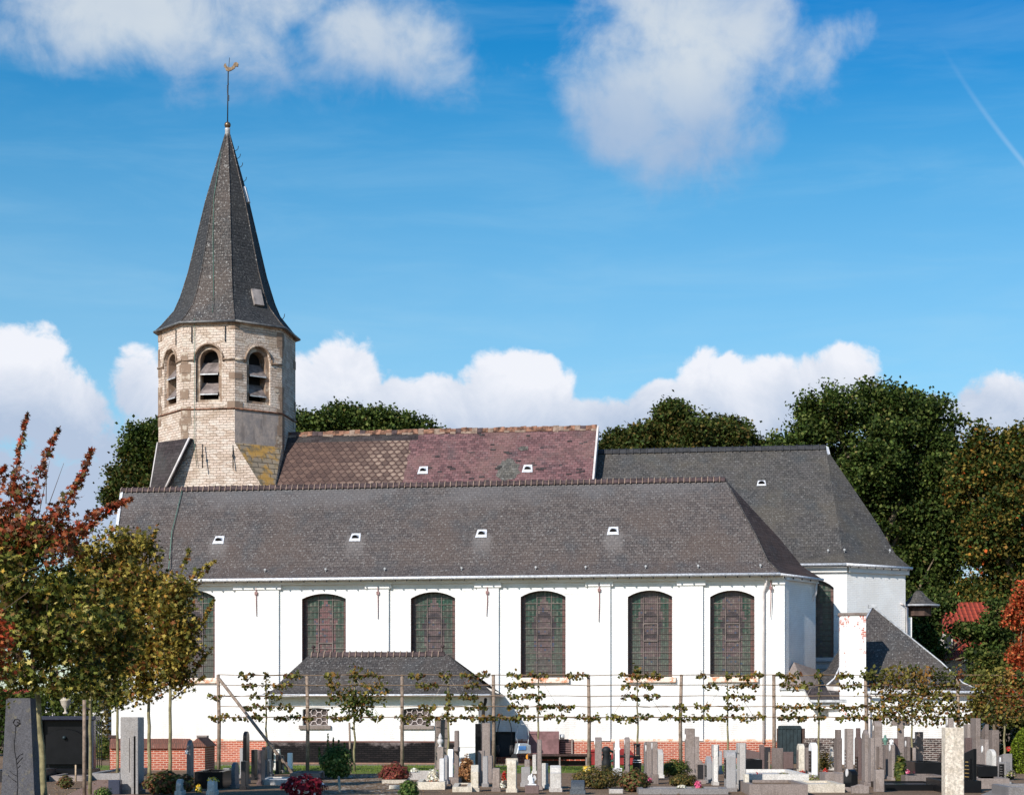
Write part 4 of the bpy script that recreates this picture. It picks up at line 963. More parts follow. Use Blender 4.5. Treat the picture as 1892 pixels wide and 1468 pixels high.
# spire
prof = [(3.2, 18.86), (2.93, 19.12), (2.68, 19.42), (2.36, 19.8), (2.08, 20.45), (1.74, 21.55), (.97, 24.8), (.10, 27.85)]
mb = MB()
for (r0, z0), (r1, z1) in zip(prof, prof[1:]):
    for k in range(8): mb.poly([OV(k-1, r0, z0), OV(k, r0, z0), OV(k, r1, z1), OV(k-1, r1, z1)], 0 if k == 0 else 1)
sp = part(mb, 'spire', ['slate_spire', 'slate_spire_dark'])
mb = MB()
for k in range(8): mb.poly([OV(k, 3.2, 18.80), OV(k-1, 3.2, 18.80), OV(k-1, RT-.05, 18.92), OV(k, RT-.05, 18.92)]); mb.poly([OV(k-1, 3.2, 18.80), OV(k, 3.2, 18.80), OV(k, 3.2, 18.87), OV(k-1, 3.2, 18.87)])
mb.build('spire_soffit', ['soffit'], sp)
mb = MB(); mb.tube([OV(k, 3.24, 18.84) for k in range(9)], .055, 6); mb.build('gutter', ['lead'], sp)
for k in range(8):
    mb = MB(); mb.tube([OV(k, r+.005, z+.01) for r, z in prof], .025, 5); mb.build('hip_flashing', ['slate_spire'], sp)
def onspire(k, x, z):
    for (r0, z0), (r1, z1) in zip(prof, prof[1:]):
        if z0 <= z <= z1:
            r = r0+(r1-r0)*(z-z0)/(z1-z0); a, b = OV(k-1, r, z), OV(k, r, z); t = (b-a).normalized(); n = ((a+b)/2-TCt(z)).normalized(); upv = (OV(k-1, r1, z1)+OV(k, r1, z1)-OV(k-1, r0, z0)-OV(k, r0, z0)).normalized(); n = t.cross(upv); n = n if n.dot((a+b)/2-TCt(z)) > 0 else -n
            return (a+b)/2+t*x, t, upv, n
q, t, up_, n = onspire(1, .36, 20.2); mb = MB(); 
c8 = [q+t*a+up_*b+n*c_ for a in (-.23, .23) for b in (-.40, .40) for c_ in (0, .12)]
for f in ((0, 4, 6, 2), (1, 3, 7, 5), (0, 1, 5, 4), (2, 6, 7, 3), (0, 2, 3, 1), (4, 5, 7, 6)): mb.poly([c8[i] for i in f])
mb.build('hatch', ['hatchgrey'], sp)
q, t, up_, n = onspire(2, 0.0, 25.1); mb = MB(); c8 = [q+t*a+up_*b+n*c_ for a in (-.12, .12) for b in (-.36, .36) for c_ in (0, .12)]
for f in ((0, 4, 6, 2), (1, 3, 7, 5), (0, 1, 5, 4), (2, 6, 7, 3), (0, 2, 3, 1), (4, 5, 7, 6)): mb.poly([c8[i] for i in f])
mb.build('hatch', ['zinc_white'], sp)
for (k, z) in ((2, 27.1), (2, 26.75), (2, 26.35), (2, 25.7), (2, 19.45), (6, 19.3)):
    q, t, up_, n = onspire(k, 0, z); mb = MB(); mb.tube([q, q+n*.13, q+n*.2+Vector((0, 0, .05)), q+n*.22+Vector((0, 0, .16))], .016, 5); mb.build('roof_hook', ['blackiron'], sp)
mb = MB(); pts = []
for z, x in ((19.3, .25), (20.3, .12), (21.5, 0), (23, -.12), (24.8, -.2), (27, -.05)): q, t, u2, n = onspire(0, x-.15, z); pts.append(q+n*.03)
mb.tube(pts, .014, 4); mb.build('lightning_cable', ['copper'], sp)
a0 = TCt(0); mb = MB(); mb.lathe([(.13, 27.65), (.11, 28.05), (.13, 28.08), (.12, 28.12), (.04, 28.16)], a0, 10); mb.build('apex_cap', ['leadpale'], sp)
mb = MB(); mb.lathe([(.145*math.sin(t), 28.28-.145*math.cos(t)) for t in [math.pi*k/10 for k in range(1, 10)]], a0, 16); mb.build('ball_finial', ['bronze'], sp)
mb = MB(); mb.tube([a0+Vector((0, 0, 28.4)), a0+Vector((.01, 0, 29.5)), a0+Vector((.03, 0, 30.75))], .028, 6)
for i in range(9): z = 29.4+i*.09; mb.box(a0+Vector((.02+random.uniform(-.03, .03), 0, z)), (.06, .05, .05))
mb.tube([a0+Vector((.03, 0, 30.6)), a0+Vector((.09, 0, 31.3))], .012, 4); mb.build('weathercock_rod', ['blackiron'], sp)
mb = MB(); ck = [(-.22, .12), (-.19, .22), (-.14, .24), (-.12, .15), (-.02, .06), (.12, .07), (.2, .16), (.24, .27), (.34, .30), (.42, .24), (.40, .12), (.30, .14), (.24, .04), (.10, -.05), (-.02, -.09), (-.12, -.05), (-.16, .06)]
mb.extrude([(x*1.0+.06, z+30.78) for x, z in ck], .07, a0, None, 0, .012); mb.build('weathercock', ['bronze'], sp)
# ================================================================== GROUND
def sheet(name, pts, z, mat, kind='structure'):
    mb = MB(); mb.poly([Vector((x, y, z)) for x, y in pts]); o = mb.build(name, mat); tag(o, kind=kind); return o
sheet('ground', [(-900, -100), (900, -100), (900, 2400), (-900, 2400)], 0, 'earth')
def gx_(px, Y): return (px-CX)*Y/F
sheet('lawn', [(gx_(380, 55.2), 55.2), (gx_(1440, 57.5), 57.5), (gx_(1440, 66), 66.2), (gx_(60, 66), 66.2), (gx_(60, 60), 60), (gx_(370, 60), 60)], .004, 'turf')
sheet('gravel_path', [(gx_(560, 38), 38), (gx_(780, 38), 38), (gx_(770, 55), 55), (gx_(560, 55), 55)], .006, 'gravel')
sheet('brick_path', [(gx_(95, 36), 36), (gx_(245, 36), 36), (gx_(262, 62), 62), (gx_(225, 62), 62)], .006, 'pathbrick')
sheet('asphalt_path', [(gx_(1780, 36), 36), (gx_(2100, 36), 36), (gx_(2100, 47), 47), (gx_(1860, 47), 47)], .006, 'asphalt')
sheet('kerb_strip', [(gx_(265, 66), 66.2), (gx_(1440, 66), 66.2), (gx_(1440, 66), 66.5), (gx_(265, 66), 66.5)], .012, 'leadpale')
mb = MB(); rb = random.Random(3)
for i in range(5200):
    px = rb.uniform(400, 1440); Y = rb.uniform(57.6, 66); x = gx_(px, Y); h = rb.uniform(.03, .09); a = rb.uniform(0, 6.28); wv = .012
    mb.poly([Vector((x-wv*math.cos(a), Y-wv*math.sin(a), 0)), Vector((x+wv*math.cos(a), Y+wv*math.sin(a), 0)), Vector((x+rb.uniform(-.03, .03), Y+rb.uniform(-.03, .03), h))])
tag(mb.build('grass', 'turf'), 'mown green grass strip between the graves and the church wall', 'grass', kind='stuff')
mb = MB()
for i in range(700):
    px = rb.choice([rb.uniform(560, 790), rb.uniform(100, 260), rb.uniform(1000, 1300)]); Y = rb.uniform(40, 58); x = gx_(px, Y); r = rb.uniform(.01, .028)
    mb.box((x, Y, r*.3), (r*2, r*1.5, r), Matrix.Rotation(rb.uniform(0, 3), 3, 'Z'))
tag(mb.build('pebbles', 'earth'), 'loose stones and dry leaves scattered on bare soil between graves', 'pebbles', kind='stuff')

# ================================================================== LEAVES
SHP = dict(quad=[(-.5, 0, 0), (0, -.42, .08), (.5, 0, 0), (0, .42, .08)],
           oval=[(-.5, 0, 0), (-.15, -.36, .06), (.3, -.3, .02), (.5, 0, -.08), (.3, .3, .02), (-.15, .36, .06)],
           maple=[(-.5, 0, 0), (-.12, -.14, .04), (-.2, -.5, -.03), (.1, -.25, .05), (.3, -.42, -.02), (.28, -.12, .04), (.62, 0, -.06), (.28, .12, .04), (.3, .42, -.02), (.1, .25, .05), (-.2, .5, -.03), (-.12, .14, .04)])
def leafmesh(name, pts, size, cols, parent, shape='quad', seed=1, up=.5, mat='leaf', svar=.35):
    r = np.random.default_rng(seed); N = len(pts); s = np.array(SHP[shape]); k = len(s)
    n = r.normal(size=(N, 3)); n[:, 2] += up*1.5; n[:, 1] -= up*.3; n /= np.linalg.norm(n, axis=1, keepdims=True)
    a = r.normal(size=(N, 3)); a[:, 2] -= .5; t = a-(a*n).sum(1, keepdims=True)*n; t /= np.linalg.norm(t, axis=1, keepdims=True); b = np.cross(n, t)
    sz = size*(1+svar*r.uniform(-1, 1, size=(N, 1)))
    V = pts[:, None, :]+sz[:, None, :]*(s[None, :, 0:1]*t[:, None, :]+s[None, :, 1:2]*b[:, None, :]+s[None, :, 2:3]*n[:, None, :])
    V = V.reshape(-1, 3)-np.array(root_loc(parent))
    me = bpy.data.meshes.new(name); me.vertices.add(N*k); me.vertices.foreach_set('co', V.astype('f').ravel())
    me.loops.add(N*k); me.loops.foreach_set('vertex_index', np.arange(N*k)); me.polygons.add(N); me.polygons.foreach_set('loop_start', np.arange(N)*k)
    me.update(calc_edges=True); me.materials.append(MAT(mat))
    ca = me.color_attributes.new('Col', 'FLOAT_COLOR', 'POINT'); C = np.ones((N, k, 4)); C[:, :, :3] = np.clip(cols, 0, 1)[:, None, :]; ca.data.foreach_set('color', C.astype('f').ravel())
    o = bpy.data.objects.new(name, me); COL.objects.link(o)
    if parent: o.parent = parent
    return o
PAL = dict(
 oak=[(.020, .036, .008, 3), (.040, .066, .013, 4), (.075, .105, .022, 3), (.13, .15, .04, 1.6), (.15, .12, .04, .3)],
 oakbrown=[(.030, .045, .010, 4), (.065, .070, .017, 3), (.11, .088, .024, 2.2), (.15, .10, .03, .8), (.06, .09, .02, 3)],
 orange=[(.030, .045, .010, 3.5), (.11, .092, .020, 3), (.20, .145, .030, 2.2), (.28, .14, .03, .6), (.05, .080, .016, 4), (.5, .10, .02, .08)],
 red=[(.40, .07, .028, 3), (.30, .06, .025, 3), (.5, .14, .05, 1.5), (.22, .12, .04, 2), (.55, .09, .03, .6)],
 maple=[(.024, .036, .008, 2.5), (.060, .078, .014, 3.5), (.13, .14, .028, 3), (.26, .23, .045, 2.6), (.44, .37, .12, 1.3), (.14, .08, .028, 1.5), (.45, .28, .05, .25)],
 maplered=[(.26, .055, .025, 4), (.34, .10, .04, 3), (.11, .045, .025, 3), (.36, .17, .10, 1.2), (.6, .07, .03, .6), (.12, .10, .035, 1.5), (.5, .34, .26, .3)],
 yellowolive=[(.09, .09, .018, 3), (.24, .19, .035, 3.2), (.44, .33, .08, 2.4), (.06, .06, .016, 2), (.38, .20, .04, .8), (.24, .09, .03, 1)],
 espal=[(.10, .10, .024, 3), (.18, .15, .035, 3), (.22, .13, .035, 2), (.30, .15, .04, .9), (.05, .06, .016, 2), (.19, .19, .05, 1), (.16, .06, .025, .9)],
 espalgreen=[(.04, .065, .014, 3), (.07, .09, .02, 3), (.13, .12, .03, 2), (.20, .13, .035, 1)],
 box=[(.03, .065, .014, 3), (.07, .115, .025, 3), (.13, .18, .045, 2), (.24, .25, .08, .8)],
 barberry=[(.18, .045, .035, 3), (.26, .06, .045, 3), (.12, .035, .03, 2), (.34, .12, .07, 1), (.10, .09, .03, 1)],
 photinia=[(.05, .06, .015, 3), (.10, .10, .03, 3), (.17, .15, .06, 2), (.20, .08, .035, 2), (.13, .05, .03, 2)],
 heath=[(.06, .05, .015, 3), (.11, .085, .022, 3), (.17, .11, .03, 2), (.05, .06, .018, 2), (.2, .15, .06, .5)],
 dry=[(.25, .11, .04, 3), (.38, .20, .09, 2), (.14, .06, .025, 3), (.5, .33, .18, 1)],
 conifer=[(.10, .15, .012, 3), (.16, .21, .02, 3), (.22, .27, .03, 2), (.06, .09, .012, 1)],
 hedge=[(.04, .06, .014, 3), (.08, .10, .022, 3), (.13, .14, .03, 2), (.16, .12, .03, .8)],
 crimson=[(.14, .012, .02, 3), (.22, .018, .03, 3), (.08, .01, .015, 2), (.75, .7, .68, .8)], whitef=[(.8, .78, .72, 3), (.7, .62, .5, 1)], yellowf=[(.8, .55, .05, 3), (.85, .75, .4, 1)], redf=[(.55, .04, .03, 3), (.4, .02, .02, 2), (.7, .3, .25, 1)], pinkf=[(.7, .12, .25, 3), (.8, .4, .5, 1)],
 mix=[(.7, .6, .3, 1), (.3, .28, .1, 2), (.25, .2, .17, 3), (.1, .13, .03, 3), (.45, .33, .3, 1)])
def pick(pal, n, seed, jit=.22):
    r = np.random.default_rng(seed); p = np.array(PAL[pal]); wt = p[:, 3]/p[:, 3].sum(); i = r.choice(len(p), n, p=wt)
    return p[i, :3]*(1+jit*r.uniform(-1, 1, size=(n, 1)))
def twigpts(blobs, ntw, per, tr, seed, shell=.45, flat_=.7, sub=0):
    """blobs: (centre, rx, ry, rz). returns leaf points and the twig index of each"""
    r = np.random.default_rng(seed)
    if sub:
        out = []
        for b in blobs:
            for _ in range(sub):
                d = r.normal(size=3); d /= np.linalg.norm(d); k = r.uniform(.62, .9); q = r.uniform(.2, .38)
                out.append((np.array([b[0][0], b[0][1], b[0][2]])+d*k*np.array(b[1:4]), b[1]*q*1.1, b[2]*q, b[3]*q*.85))
            out.append((b[0], b[1]*.62, b[2]*.62, b[3]*.62))
        blobs = out
    w_ = np.array([b[1]*b[3]+b[2]*b[3] for b in blobs]); w_ = w_/w_.sum(); idx = r.choice(len(blobs), ntw, p=w_)
    d = r.normal(size=(ntw, 3)); d /= np.linalg.norm(d, axis=1, keepdims=True)
    rad = (shell+(1-shell)*r.random((ntw, 1))**.6)*(1+.10*r.normal(size=(ntw, 1)))+np.where(r.random((ntw, 1)) < .06, .10, 0)
    c = np.array([[b[0][0], b[0][1], b[0][2]] for b in blobs])[idx]; R = np.array([b[1:4] for b in blobs])[idx]
    tc = c+d*rad*R
    pts = np.repeat(tc, per, 0)+r.normal(size=(ntw*per, 3))*tr*np.array([1, 1, flat_])
    return pts, np.repeat(np.arange(ntw), per), tc
def wb(px, py, rx, ry, Y, dy=None): s = Y/F; return (P(px, py, Y), rx*s, (dy if dy else rx*s*.9), ry*s)
def limb(mb, a, b, r0, r1, seed, bend=.12, n=6):
    r = random.Random(seed); a, b = Vector(a), Vector(b); L_ = (b-a).length; pts = []; rad = []
    off = Vector((r.uniform(-1, 1), r.uniform(-1, 1), r.uniform(-.2, .9)))*L_*bend
    for i in range(n+1): t = i/n; pts.append(a+(b-a)*t+off*math.sin(math.pi*t)); rad.append(r0+(r1-r0)*t)
    mb.tube(pts, rad, 7)
def tree(name, label, cat, pxb, Yb, blobs, pal, ntw, per, tr, leaf, rad, seed, group=None, shape='quad', shoots=(), pal2=None, zmix=None, bark='bark', fork=.55, shootpal=None, extra=None, top_px=None, shell=.45, sw=.12, sub=15):
    base_ = Vector((gx_(pxb, Yb), Yb, 0)); root = thing(name, base_, label, cat, group)
    pts, ti, tc = twigpts(blobs, ntw, per, tr, seed, shell, .7, sub)
    r = np.random.default_rng(seed+5); cols = pick(pal, len(pts), seed)
    k = (.6+.75*r.random(ntw))[ti][:, None]; cols = cols*k
    if pal2:
        z0, z1 = zmix; pr = np.clip((pts[:, 2]-z0)/(z1-z0), 0, 1); tn = r.random(ntw)[ti]; m_ = (pr*.75+tn*.35) > .55; c2 = pick(pal2, len(pts), seed+9); cols[m_] = c2[m_]
    if shoots:
        sp, sc = [], []
        for q, rr, n in shoots:
            q = np.array([tuple(a) for a in q]); t = r.random(n)*(len(q)-1); i = t.astype(int); f = (t-i)[:, None]; base2 = q[i]*(1-f)+q[np.minimum(i+1, len(q)-1)]*f
            sp.append(base2+r.normal(size=(n, 3))*rr*(1.15-t/(len(q)-1))[:, None]); sc.append(pick(shootpal or pal2 or pal, n, seed+13))
        pts = np.vstack([pts]+sp); cols = np.vstack([cols]+sc)
    pts[:, 2] = np.maximum(pts[:, 2], .15)
    leafmesh('crown', pts, leaf, cols, root, shape, seed)
    mb = MB(); cz = min(b[0][2]-b[3]*.6 for b in blobs); mainb = max(blobs, key=lambda b: b[1]*b[3]); topz = Vector(mainb[0])
    fz = max(cz, .3); tp = Vector((base_.x+(topz.x-base_.x)*.12, base_.y+(topz.y-base_.y)*.1, fz))
    rr_ = random.Random(seed); n = 8; tpts = [base_+(tp-base_)*(i/n)+Vector((rr_.uniform(-1, 1), rr_.uniform(-1, 1), 0))*rad*.25*(0 < i < n) for i in range(n+1)]
    mb.tube([base_+Vector((0, 0, -.05))]+tpts[1:], [rad*1.15]+[rad*(1-.25*i/n) for i in range(1, n+1)], 10); mb.build('trunk', bark, root)
    mb = MB(); limb(mb, tp, topz+Vector((0, 0, mainb[3]*.6)), rad*.72, rad*.12, seed)
    for i, b in enumerate(blobs): limb(mb, tp+(topz-tp)*rr_.uniform(0, .3), b[0], rad*.5, rad*.12, seed+i)
    for i in range(0, ntw, max(1, ntw//46)):
        q = Vector(tc[i]); b = min(blobs, key=lambda b: (Vector(b[0])-q).length); limb(mb, Vector(b[0])+(tp-Vector(b[0]))*rr_.uniform(0, .5), q, rad*.22, rad*.03, seed+i, .1, 4)
    for q, rr2, n in shoots: mb.tube(q, [sw*.12+.004]+[sw*.07+.002]*(len(q)-2)+[.003], 5)
    if extra:
        for q in extra: mb.tube(q, [.008, .006, .003][:len(q)] if len(q) == 3 else .006, 4)
    mb.build('limbs', bark if bark != 'barkyoung' else 'twig', root)
    return root
GB = 'tall trees growing behind the church'
def B(l, Y, dY=0): return [wb(*b[:4], Y+(b[4] if len(b) > 4 else 0)) for b in l]
tree('broadleaf_tree', 'green tree turning brown below, showing left of the stone bell tower', 'tree', 258, 106, B([(262, 815, 38, 42), (240, 870, 34, 55), (300, 880, 60, 90), (228, 915, 30, 40), (285, 800, 40, 25)], 106), 'oakbrown', 990, 26, .27, .19, .35, 21, GB, pal2='oak', zmix=(15.0, 18.0))
tree('broadleaf_tree', 'dark green tree showing above the nave roof beside the tower', 'tree', 640, 112, B([(600, 800, 62, 52), (690, 802, 72, 52), (560, 790, 30, 45), (760, 812, 60, 42), (805, 825, 26, 28), (630, 780, 30, 40)], 112), 'oak', 1870, 26, .27, .19, .45, 22, GB)
tree('broadleaf_tree', 'brownish green tree rising behind the choir roof ridge, left of the tallest tree', 'tree', 1270, 108, B([(1285, 810, 85, 78), (1185, 822, 62, 60), (1362, 825, 45, 68), (1135, 850, 30, 70), (1240, 790, 40, 50), (1415, 840, 26, 40)], 108), 'oakbrown', 2530, 26, .27, .19, .5, 23, GB, pal2='oak', zmix=(16.5, 24))
tree('broadleaf_tree', 'tallest dark green tree with a broad domed crown behind the east end', 'tree', 1620, 102, B([(1600, 810, 120, 105), (1495, 800, 62, 72), (1530, 760, 50, 50), (1690, 770, 55, 65), (1735, 800, 38, 60), (1625, 745, 65, 48), (1590, 950, 150, 160), (1700, 930, 95, 170), (1700, 1120, 120, 130), (1745, 1060, 60, 140), (1758, 900, 52, 120), (1455, 850, 45, 60)], 102), 'oak', 6400, 26, .27, .19, .6, 24, GB, fork=.4)
tree('broadleaf_tree', 'orange tinted tree at the right edge, just right of the tallest tree', 'tree', 1880, 97, B([(1830, 845, 60, 62), (1790, 880, 35, 80), (1895, 850, 60, 70), (1880, 980, 100, 140), (1840, 1100, 75, 110), (1930, 1100, 90, 150)], 97), 'orange', 3190, 26, .27, .19, .5, 25, GB, pal2='oak', zmix=(30, 31))
tree('small_tree', 'dark green young tree in front of the red roofed house', 'tree', 1716, 86, B([(1712, 1140, 24, 40), (1716, 1215, 34, 62), (1800, 1166, 54, 15), (1845, 1150, 22, 60), (1745, 1118, 22, 14), (1822, 1205, 36, 18)], 85), 'oak', 620, 22, .22, .17, .14, 26)
tree('linden_tree', 'bushy yellow green linden filling the gap right of the annex', 'tree', 1838, 76, B([(1842, 1250, 52, 48), (1800, 1290, 45, 34), (1870, 1300, 45, 38), (1905, 1240, 40, 60)], 76), 'hedge', 1500, 15, .16, .14, .1, 27)
tree('red_maple', 'fiery orange red maple at the right edge of the graveyard', 'tree', 1905, 70, B([(1893, 1130, 34, 60), (1898, 1220, 32, 70), (1868, 1290, 26, 22)], 70), 'red', 900, 14, .14, .12, .09, 28)
# dark hedges closing the view at both sides
def hedge(name, label, px0, px1, Y, h, pal, seed, dep=1.5, dens=260, leaf=.09):
    x0, x1 = gx_(px0, Y), gx_(px1, Y); root = thing(name, ((x0+x1)/2, Y, 0), label, 'hedge'); r = np.random.default_rng(seed); n = int((x1-x0)*h*dens)
    q = np.stack([r.uniform(x0, x1, n), Y-dep/2+dep*r.random(n)**2, h*(1-r.random(n)**1.6*.98)], 1); q[:, 2] += .12*np.sin(q[:, 0]*2.3)*(q[:, 2]/h)
    leafmesh('foliage', q, leaf, pick(pal, n, seed), root, 'quad', seed)
    mb = MB()
    for i in range(int((x1-x0)/.6)): mb.tube([Vector((x0+.3+i*.6, Y+.1, 0)), Vector((x0+.3+i*.6+.05, Y+.15, h*.8))], [.03, .012], 5)
    mb.build('stems', 'twig', root); return root
hedge('clipped_hedge', 'dark clipped hedge closing the graveyard behind the conifer at right', 1798, 2050, 80, 2.6, 'oak', 41, 1.6, 420, .15)
hedge('clipped_hedge', 'tall dark hedge at the far left behind the black family tomb', -250, 205, 84, 2.9, 'oak', 42, 1.6, 520, .16)

# houses in the distance
hs_o = thing('house', (gx_(1800, 92), 92, 0), 'house with an orange red tiled roof half hidden by trees at the right', 'house')
mb = MB(); a, b, c_, d = P(1735, 1216, 88), P(1850, 1216, 88), P(1846, 1112, 92), P(1742, 1112, 92); mb.poly([a, b, c_, d]); a2, b2 = a.copy(), b.copy(); a2.y += 8; b2.y += 8; mb.poly([d, c_, b2, a2]); mb.build('roof', 'redroof', hs_o)
mb = MB(); z_ = a.z-.1; x0, x1 = a.x+.2, b.x-.2; mb.box(((x0+x1)/2, 92.1, z_/2), (x1-x0, 7.4, z_)); mb.build('wall', 'wallcream', hs_o)
mb = MB(); mb.poly([Vector((x0, 88.4, z_)), Vector((x0, 95.8, z_)), Vector((x0+.05, 92, d.z-.1))]); mb.build('gable', 'darkwall', hs_o)
for px in (1747,):
    mb = MB(); q = P(px, 1184, 88.7); mb.box(q, (.5, .8, .7)); dm = mb.build('dormer', 'wallcream', hs_o); mb = MB(); mb.box(q+Vector((0, -.41, 0)), (.34, .03, .5)); mb.build('pane', 'glassdark', dm)
for px in (1760, 1820):
    mb = MB(); mb.box(P(px, 1262, 88.38), (.8, .05, 1.0)); wq = mb.build('window', 'zinc_white', hs_o); mb = MB(); mb.box(P(px, 1262, 88.33), (.66, .04, .86)); mb.build('pane', 'glassdark', wq)
hl = thing('house', (gx_(-30, 118), 118, 0), 'low brick house with an orange roof at the far left, behind the pointed stele', 'house')
mb = MB(); a, b, c_, d = P(-190, 1303, 114), P(60, 1303, 114), P(60, 1272, 118), P(-190, 1272, 118); mb.poly([a, b, c_, d]); a2, b2 = a.copy(), b.copy(); a2.y += 8; b2.y += 8; mb.poly([d, c_, b2, a2]); mb.build('roof', 'redroof', hl)
mb = MB(); mb.box(((a.x+b.x)/2, 118, a.z/2), (b.x-a.x-.3, 7.4, a.z-.02)); mb.build('wall', 'darkwall', hl)
hl = thing('outbuilding', (gx_(150, 95), 95, 0), 'white outbuilding with a grey roof glimpsed behind the urn at left', 'building')
mb = MB(); a, b = P(80, 1308, 92), P(196, 1308, 92); c_, d = P(196, 1292, 95), P(80, 1292, 95); mb.poly([a, b, c_, d]); a2, b2 = a.copy(), b.copy(); a2.y += 6; b2.y += 6; mb.poly([d, c_, b2, a2]); mb.build('roof', 'lead', hl)
mb = MB(); mb.box(((a.x+b.x)/2, 95, a.z/2), (b.x-a.x-.1, 5.6, a.z-.02)); mb.build('wall', 'whitewash', hl)
mb = MB(); mb.box(P(120, 1320, 92.15), (.8, .06, .5)); mb.build('window', 'glassdark', hl)

# ================================================================== FOREGROUND TREES (left)
def PL(l, Y): return [P(x, y, Y+(dz[0] if (dz := l2) else 0)) for x, y, *l2 in l]
GM = 'young maples standing among the graves at left'
tree('maple_tree', 'nearest maple at left with a thick mossy trunk and reddish upper shoots', 'tree', 84, 34, B([(75, 1060, 105, 100), (10, 1010, 80, 110, 1), (135, 1150, 80, 90, -.5), (40, 1200, 100, 85), (-50, 1120, 90, 150, 1), (110, 1235, 85, 52), (20, 1120, 90, 120, .5), (15, 930, 55, 60), (95, 985, 70, 45), (-10, 1000, 60, 80)], 34), 'maple', 1450, 12, .12, .112, .065, 51, GM, 'maple', pal2='maplered', zmix=(3.9, 6.0), bark='barkyoung',
     shoots=[(PL([(12, 980), (26, 890), (38, 820), (52, 760)], 34), .07, 130), (PL([(50, 960), (72, 880), (90, 830), (110, 790)], 34), .08, 190), (PL([(-30, 960), (-5, 880), (10, 860)], 34), .08, 80), (PL([(85, 980), (122, 930), (148, 885), (170, 828)], 33.5), .10, 300), (PL([(110, 1010), (165, 958), (205, 938), (243, 920)], 33.5), .09, 260), (PL([(10, 1010), (30, 930), (25, 880)], 34), .1, 130), (PL([(90, 1040), (140, 985), (180, 965)], 33.4), .12, 160)],
     extra=[PL([(70, 960), (82, 900), (92, 850)], 34), PL([(80, 960), (100, 905), (118, 855)], 34), PL([(85, 930), (86, 880), (86, 870)], 34), PL([(-5, 1085), (60, 1050), (100, 1040)], 32.5), PL([(-5, 1135), (50, 1095), (70, 1070)], 32.5)], shell=.3)
tree('maple_tree', 'second maple from the left with a slim trunk above the brick path', 'tree', 166, 40, B([(175, 1075, 80, 75), (150, 1150, 75, 80, -.6), (190, 1180, 70, 70), (165, 1245, 48, 50), (215, 1010, 45, 40, .5)], 40), 'maple', 760, 12, .13, .12, .04, 52, GM, 'maple', bark='barkyoung', pal2='yellowolive', zmix=(2.0, 5.0), shell=.3)
tree('maple_tree', 'third maple, a small one between the staked trunk and the grey stepped stele', 'tree', 217, 52, B([(215, 1180, 55, 60), (222, 1235, 35, 50), (216, 1285, 18, 22), (240, 1110, 50, 60)], 52), 'maple', 560, 12, .13, .12, .045, 53, GM, 'maple', bark='barkyoung', pal2='yellowolive', zmix=(2, 7))
tree('maple_tree', 'yellowing maple with an upright trunk in front of the low brick wall', 'tree', 276, 47, B([(265, 1100, 62, 80), (255, 1030, 45, 45), (290, 1190, 65, 70), (275, 1250, 45, 45), (240, 1170, 50, 80)], 47), 'yellowolive', 700, 12, .14, .122, .05, 54, GM, 'maple', bark='barkyoung', pal2='yellowolive', zmix=(3.2, 6.4),
     shoots=[(PL([(265, 1040), (280, 1000), (292, 968)], 47), .07, 50), (PL([(240, 1020), (232, 985), (225, 975)], 47), .08, 40), (PL([(255, 1030), (258, 1000), (262, 990)], 47), .06, 22)], shell=.25)
tree('maple_tree', 'rightmost maple with upswept side branches against the white wall', 'tree', 314, 46, B([(318, 1115, 45, 62), (335, 1185, 40, 50), (318, 1240, 30, 40)], 46), 'yellowolive', 430, 11, .15, .115, .048, 55, GM, 'maple', bark='barkyoung', shootpal='yellowolive',
     shoots=[(PL([(320, 1090), (338, 1050), (350, 1012)], 46), .08, 70), (PL([(330, 1090), (365, 1055), (398, 1035)], 46), .08, 90), (PL([(325, 1130), (355, 1080), (388, 1048)], 46), .1, 110), (PL([(325, 1215), (365, 1170), (396, 1105)], 46), .07, 150), (PL([(322, 1270), (360, 1238), (392, 1195)], 46), .07, 150), (PL([(318, 1292), (350, 1265), (380, 1250)], 46), .05, 50)], shell=.25)
tree('maple_tree', 'red leaved maple branches entering at the left edge of the view', 'tree', -45, 30, B([(-22, 1180, 30, 60), (-15, 1250, 30, 50)], 30), 'maple', 130, 10, .1, .09, .06, 56, GM, 'maple', bark='barkyoung', pal2='red', zmix=(1.5, 3.2))
def stake(px, Y, h, label, r=.035, lean=0, mat='post', tie=None):
    b = Vector((gx_(px, Y), Y, 0)); t_ = thing('tree_stake', b, label, 'stake', 'wooden stakes in the graveyard'); mb = MB(); mb.tube([b+Vector((0, 0, -.05)), b+Vector((lean*.5, 0, h*.5)), b+Vector((lean, 0, h))], [r, r*.95, r*.9], 8); mb.build('pole', mat, t_)
    if tie is not None:
        mb = MB(); q = b+Vector((lean, 0, h-.15)); mb.tube([q, P(tie, 0, Y)*0+Vector((gx_(tie, Y), Y, q.z-.06))], .02, 5); mb.build('strap', 'blackiron', t_)
stake(156, 39.5, 2.05, 'thick round stake tied beside the second maple trunk', .045, 0, 'post', 166)
stake(648, 57, 1.55, 'short stake strapped to the bushy trellised linden', .035, -.04, 'post', 656)
for x, y0, y1, Y, l in ((120, 1410, 1432, 52, 'left one of three thin pale stakes on the far grave'), (129, 1405, 1432, 53, 'middle and tallest of three thin pale stakes on the far grave'), (140, 1412, 1443, 48, 'right one of three thin pale stakes, standing nearest the path')):
    stake(x, gY(y1), (y1-y0)*gY(y1)/F, l, .025, 0, 'stake')

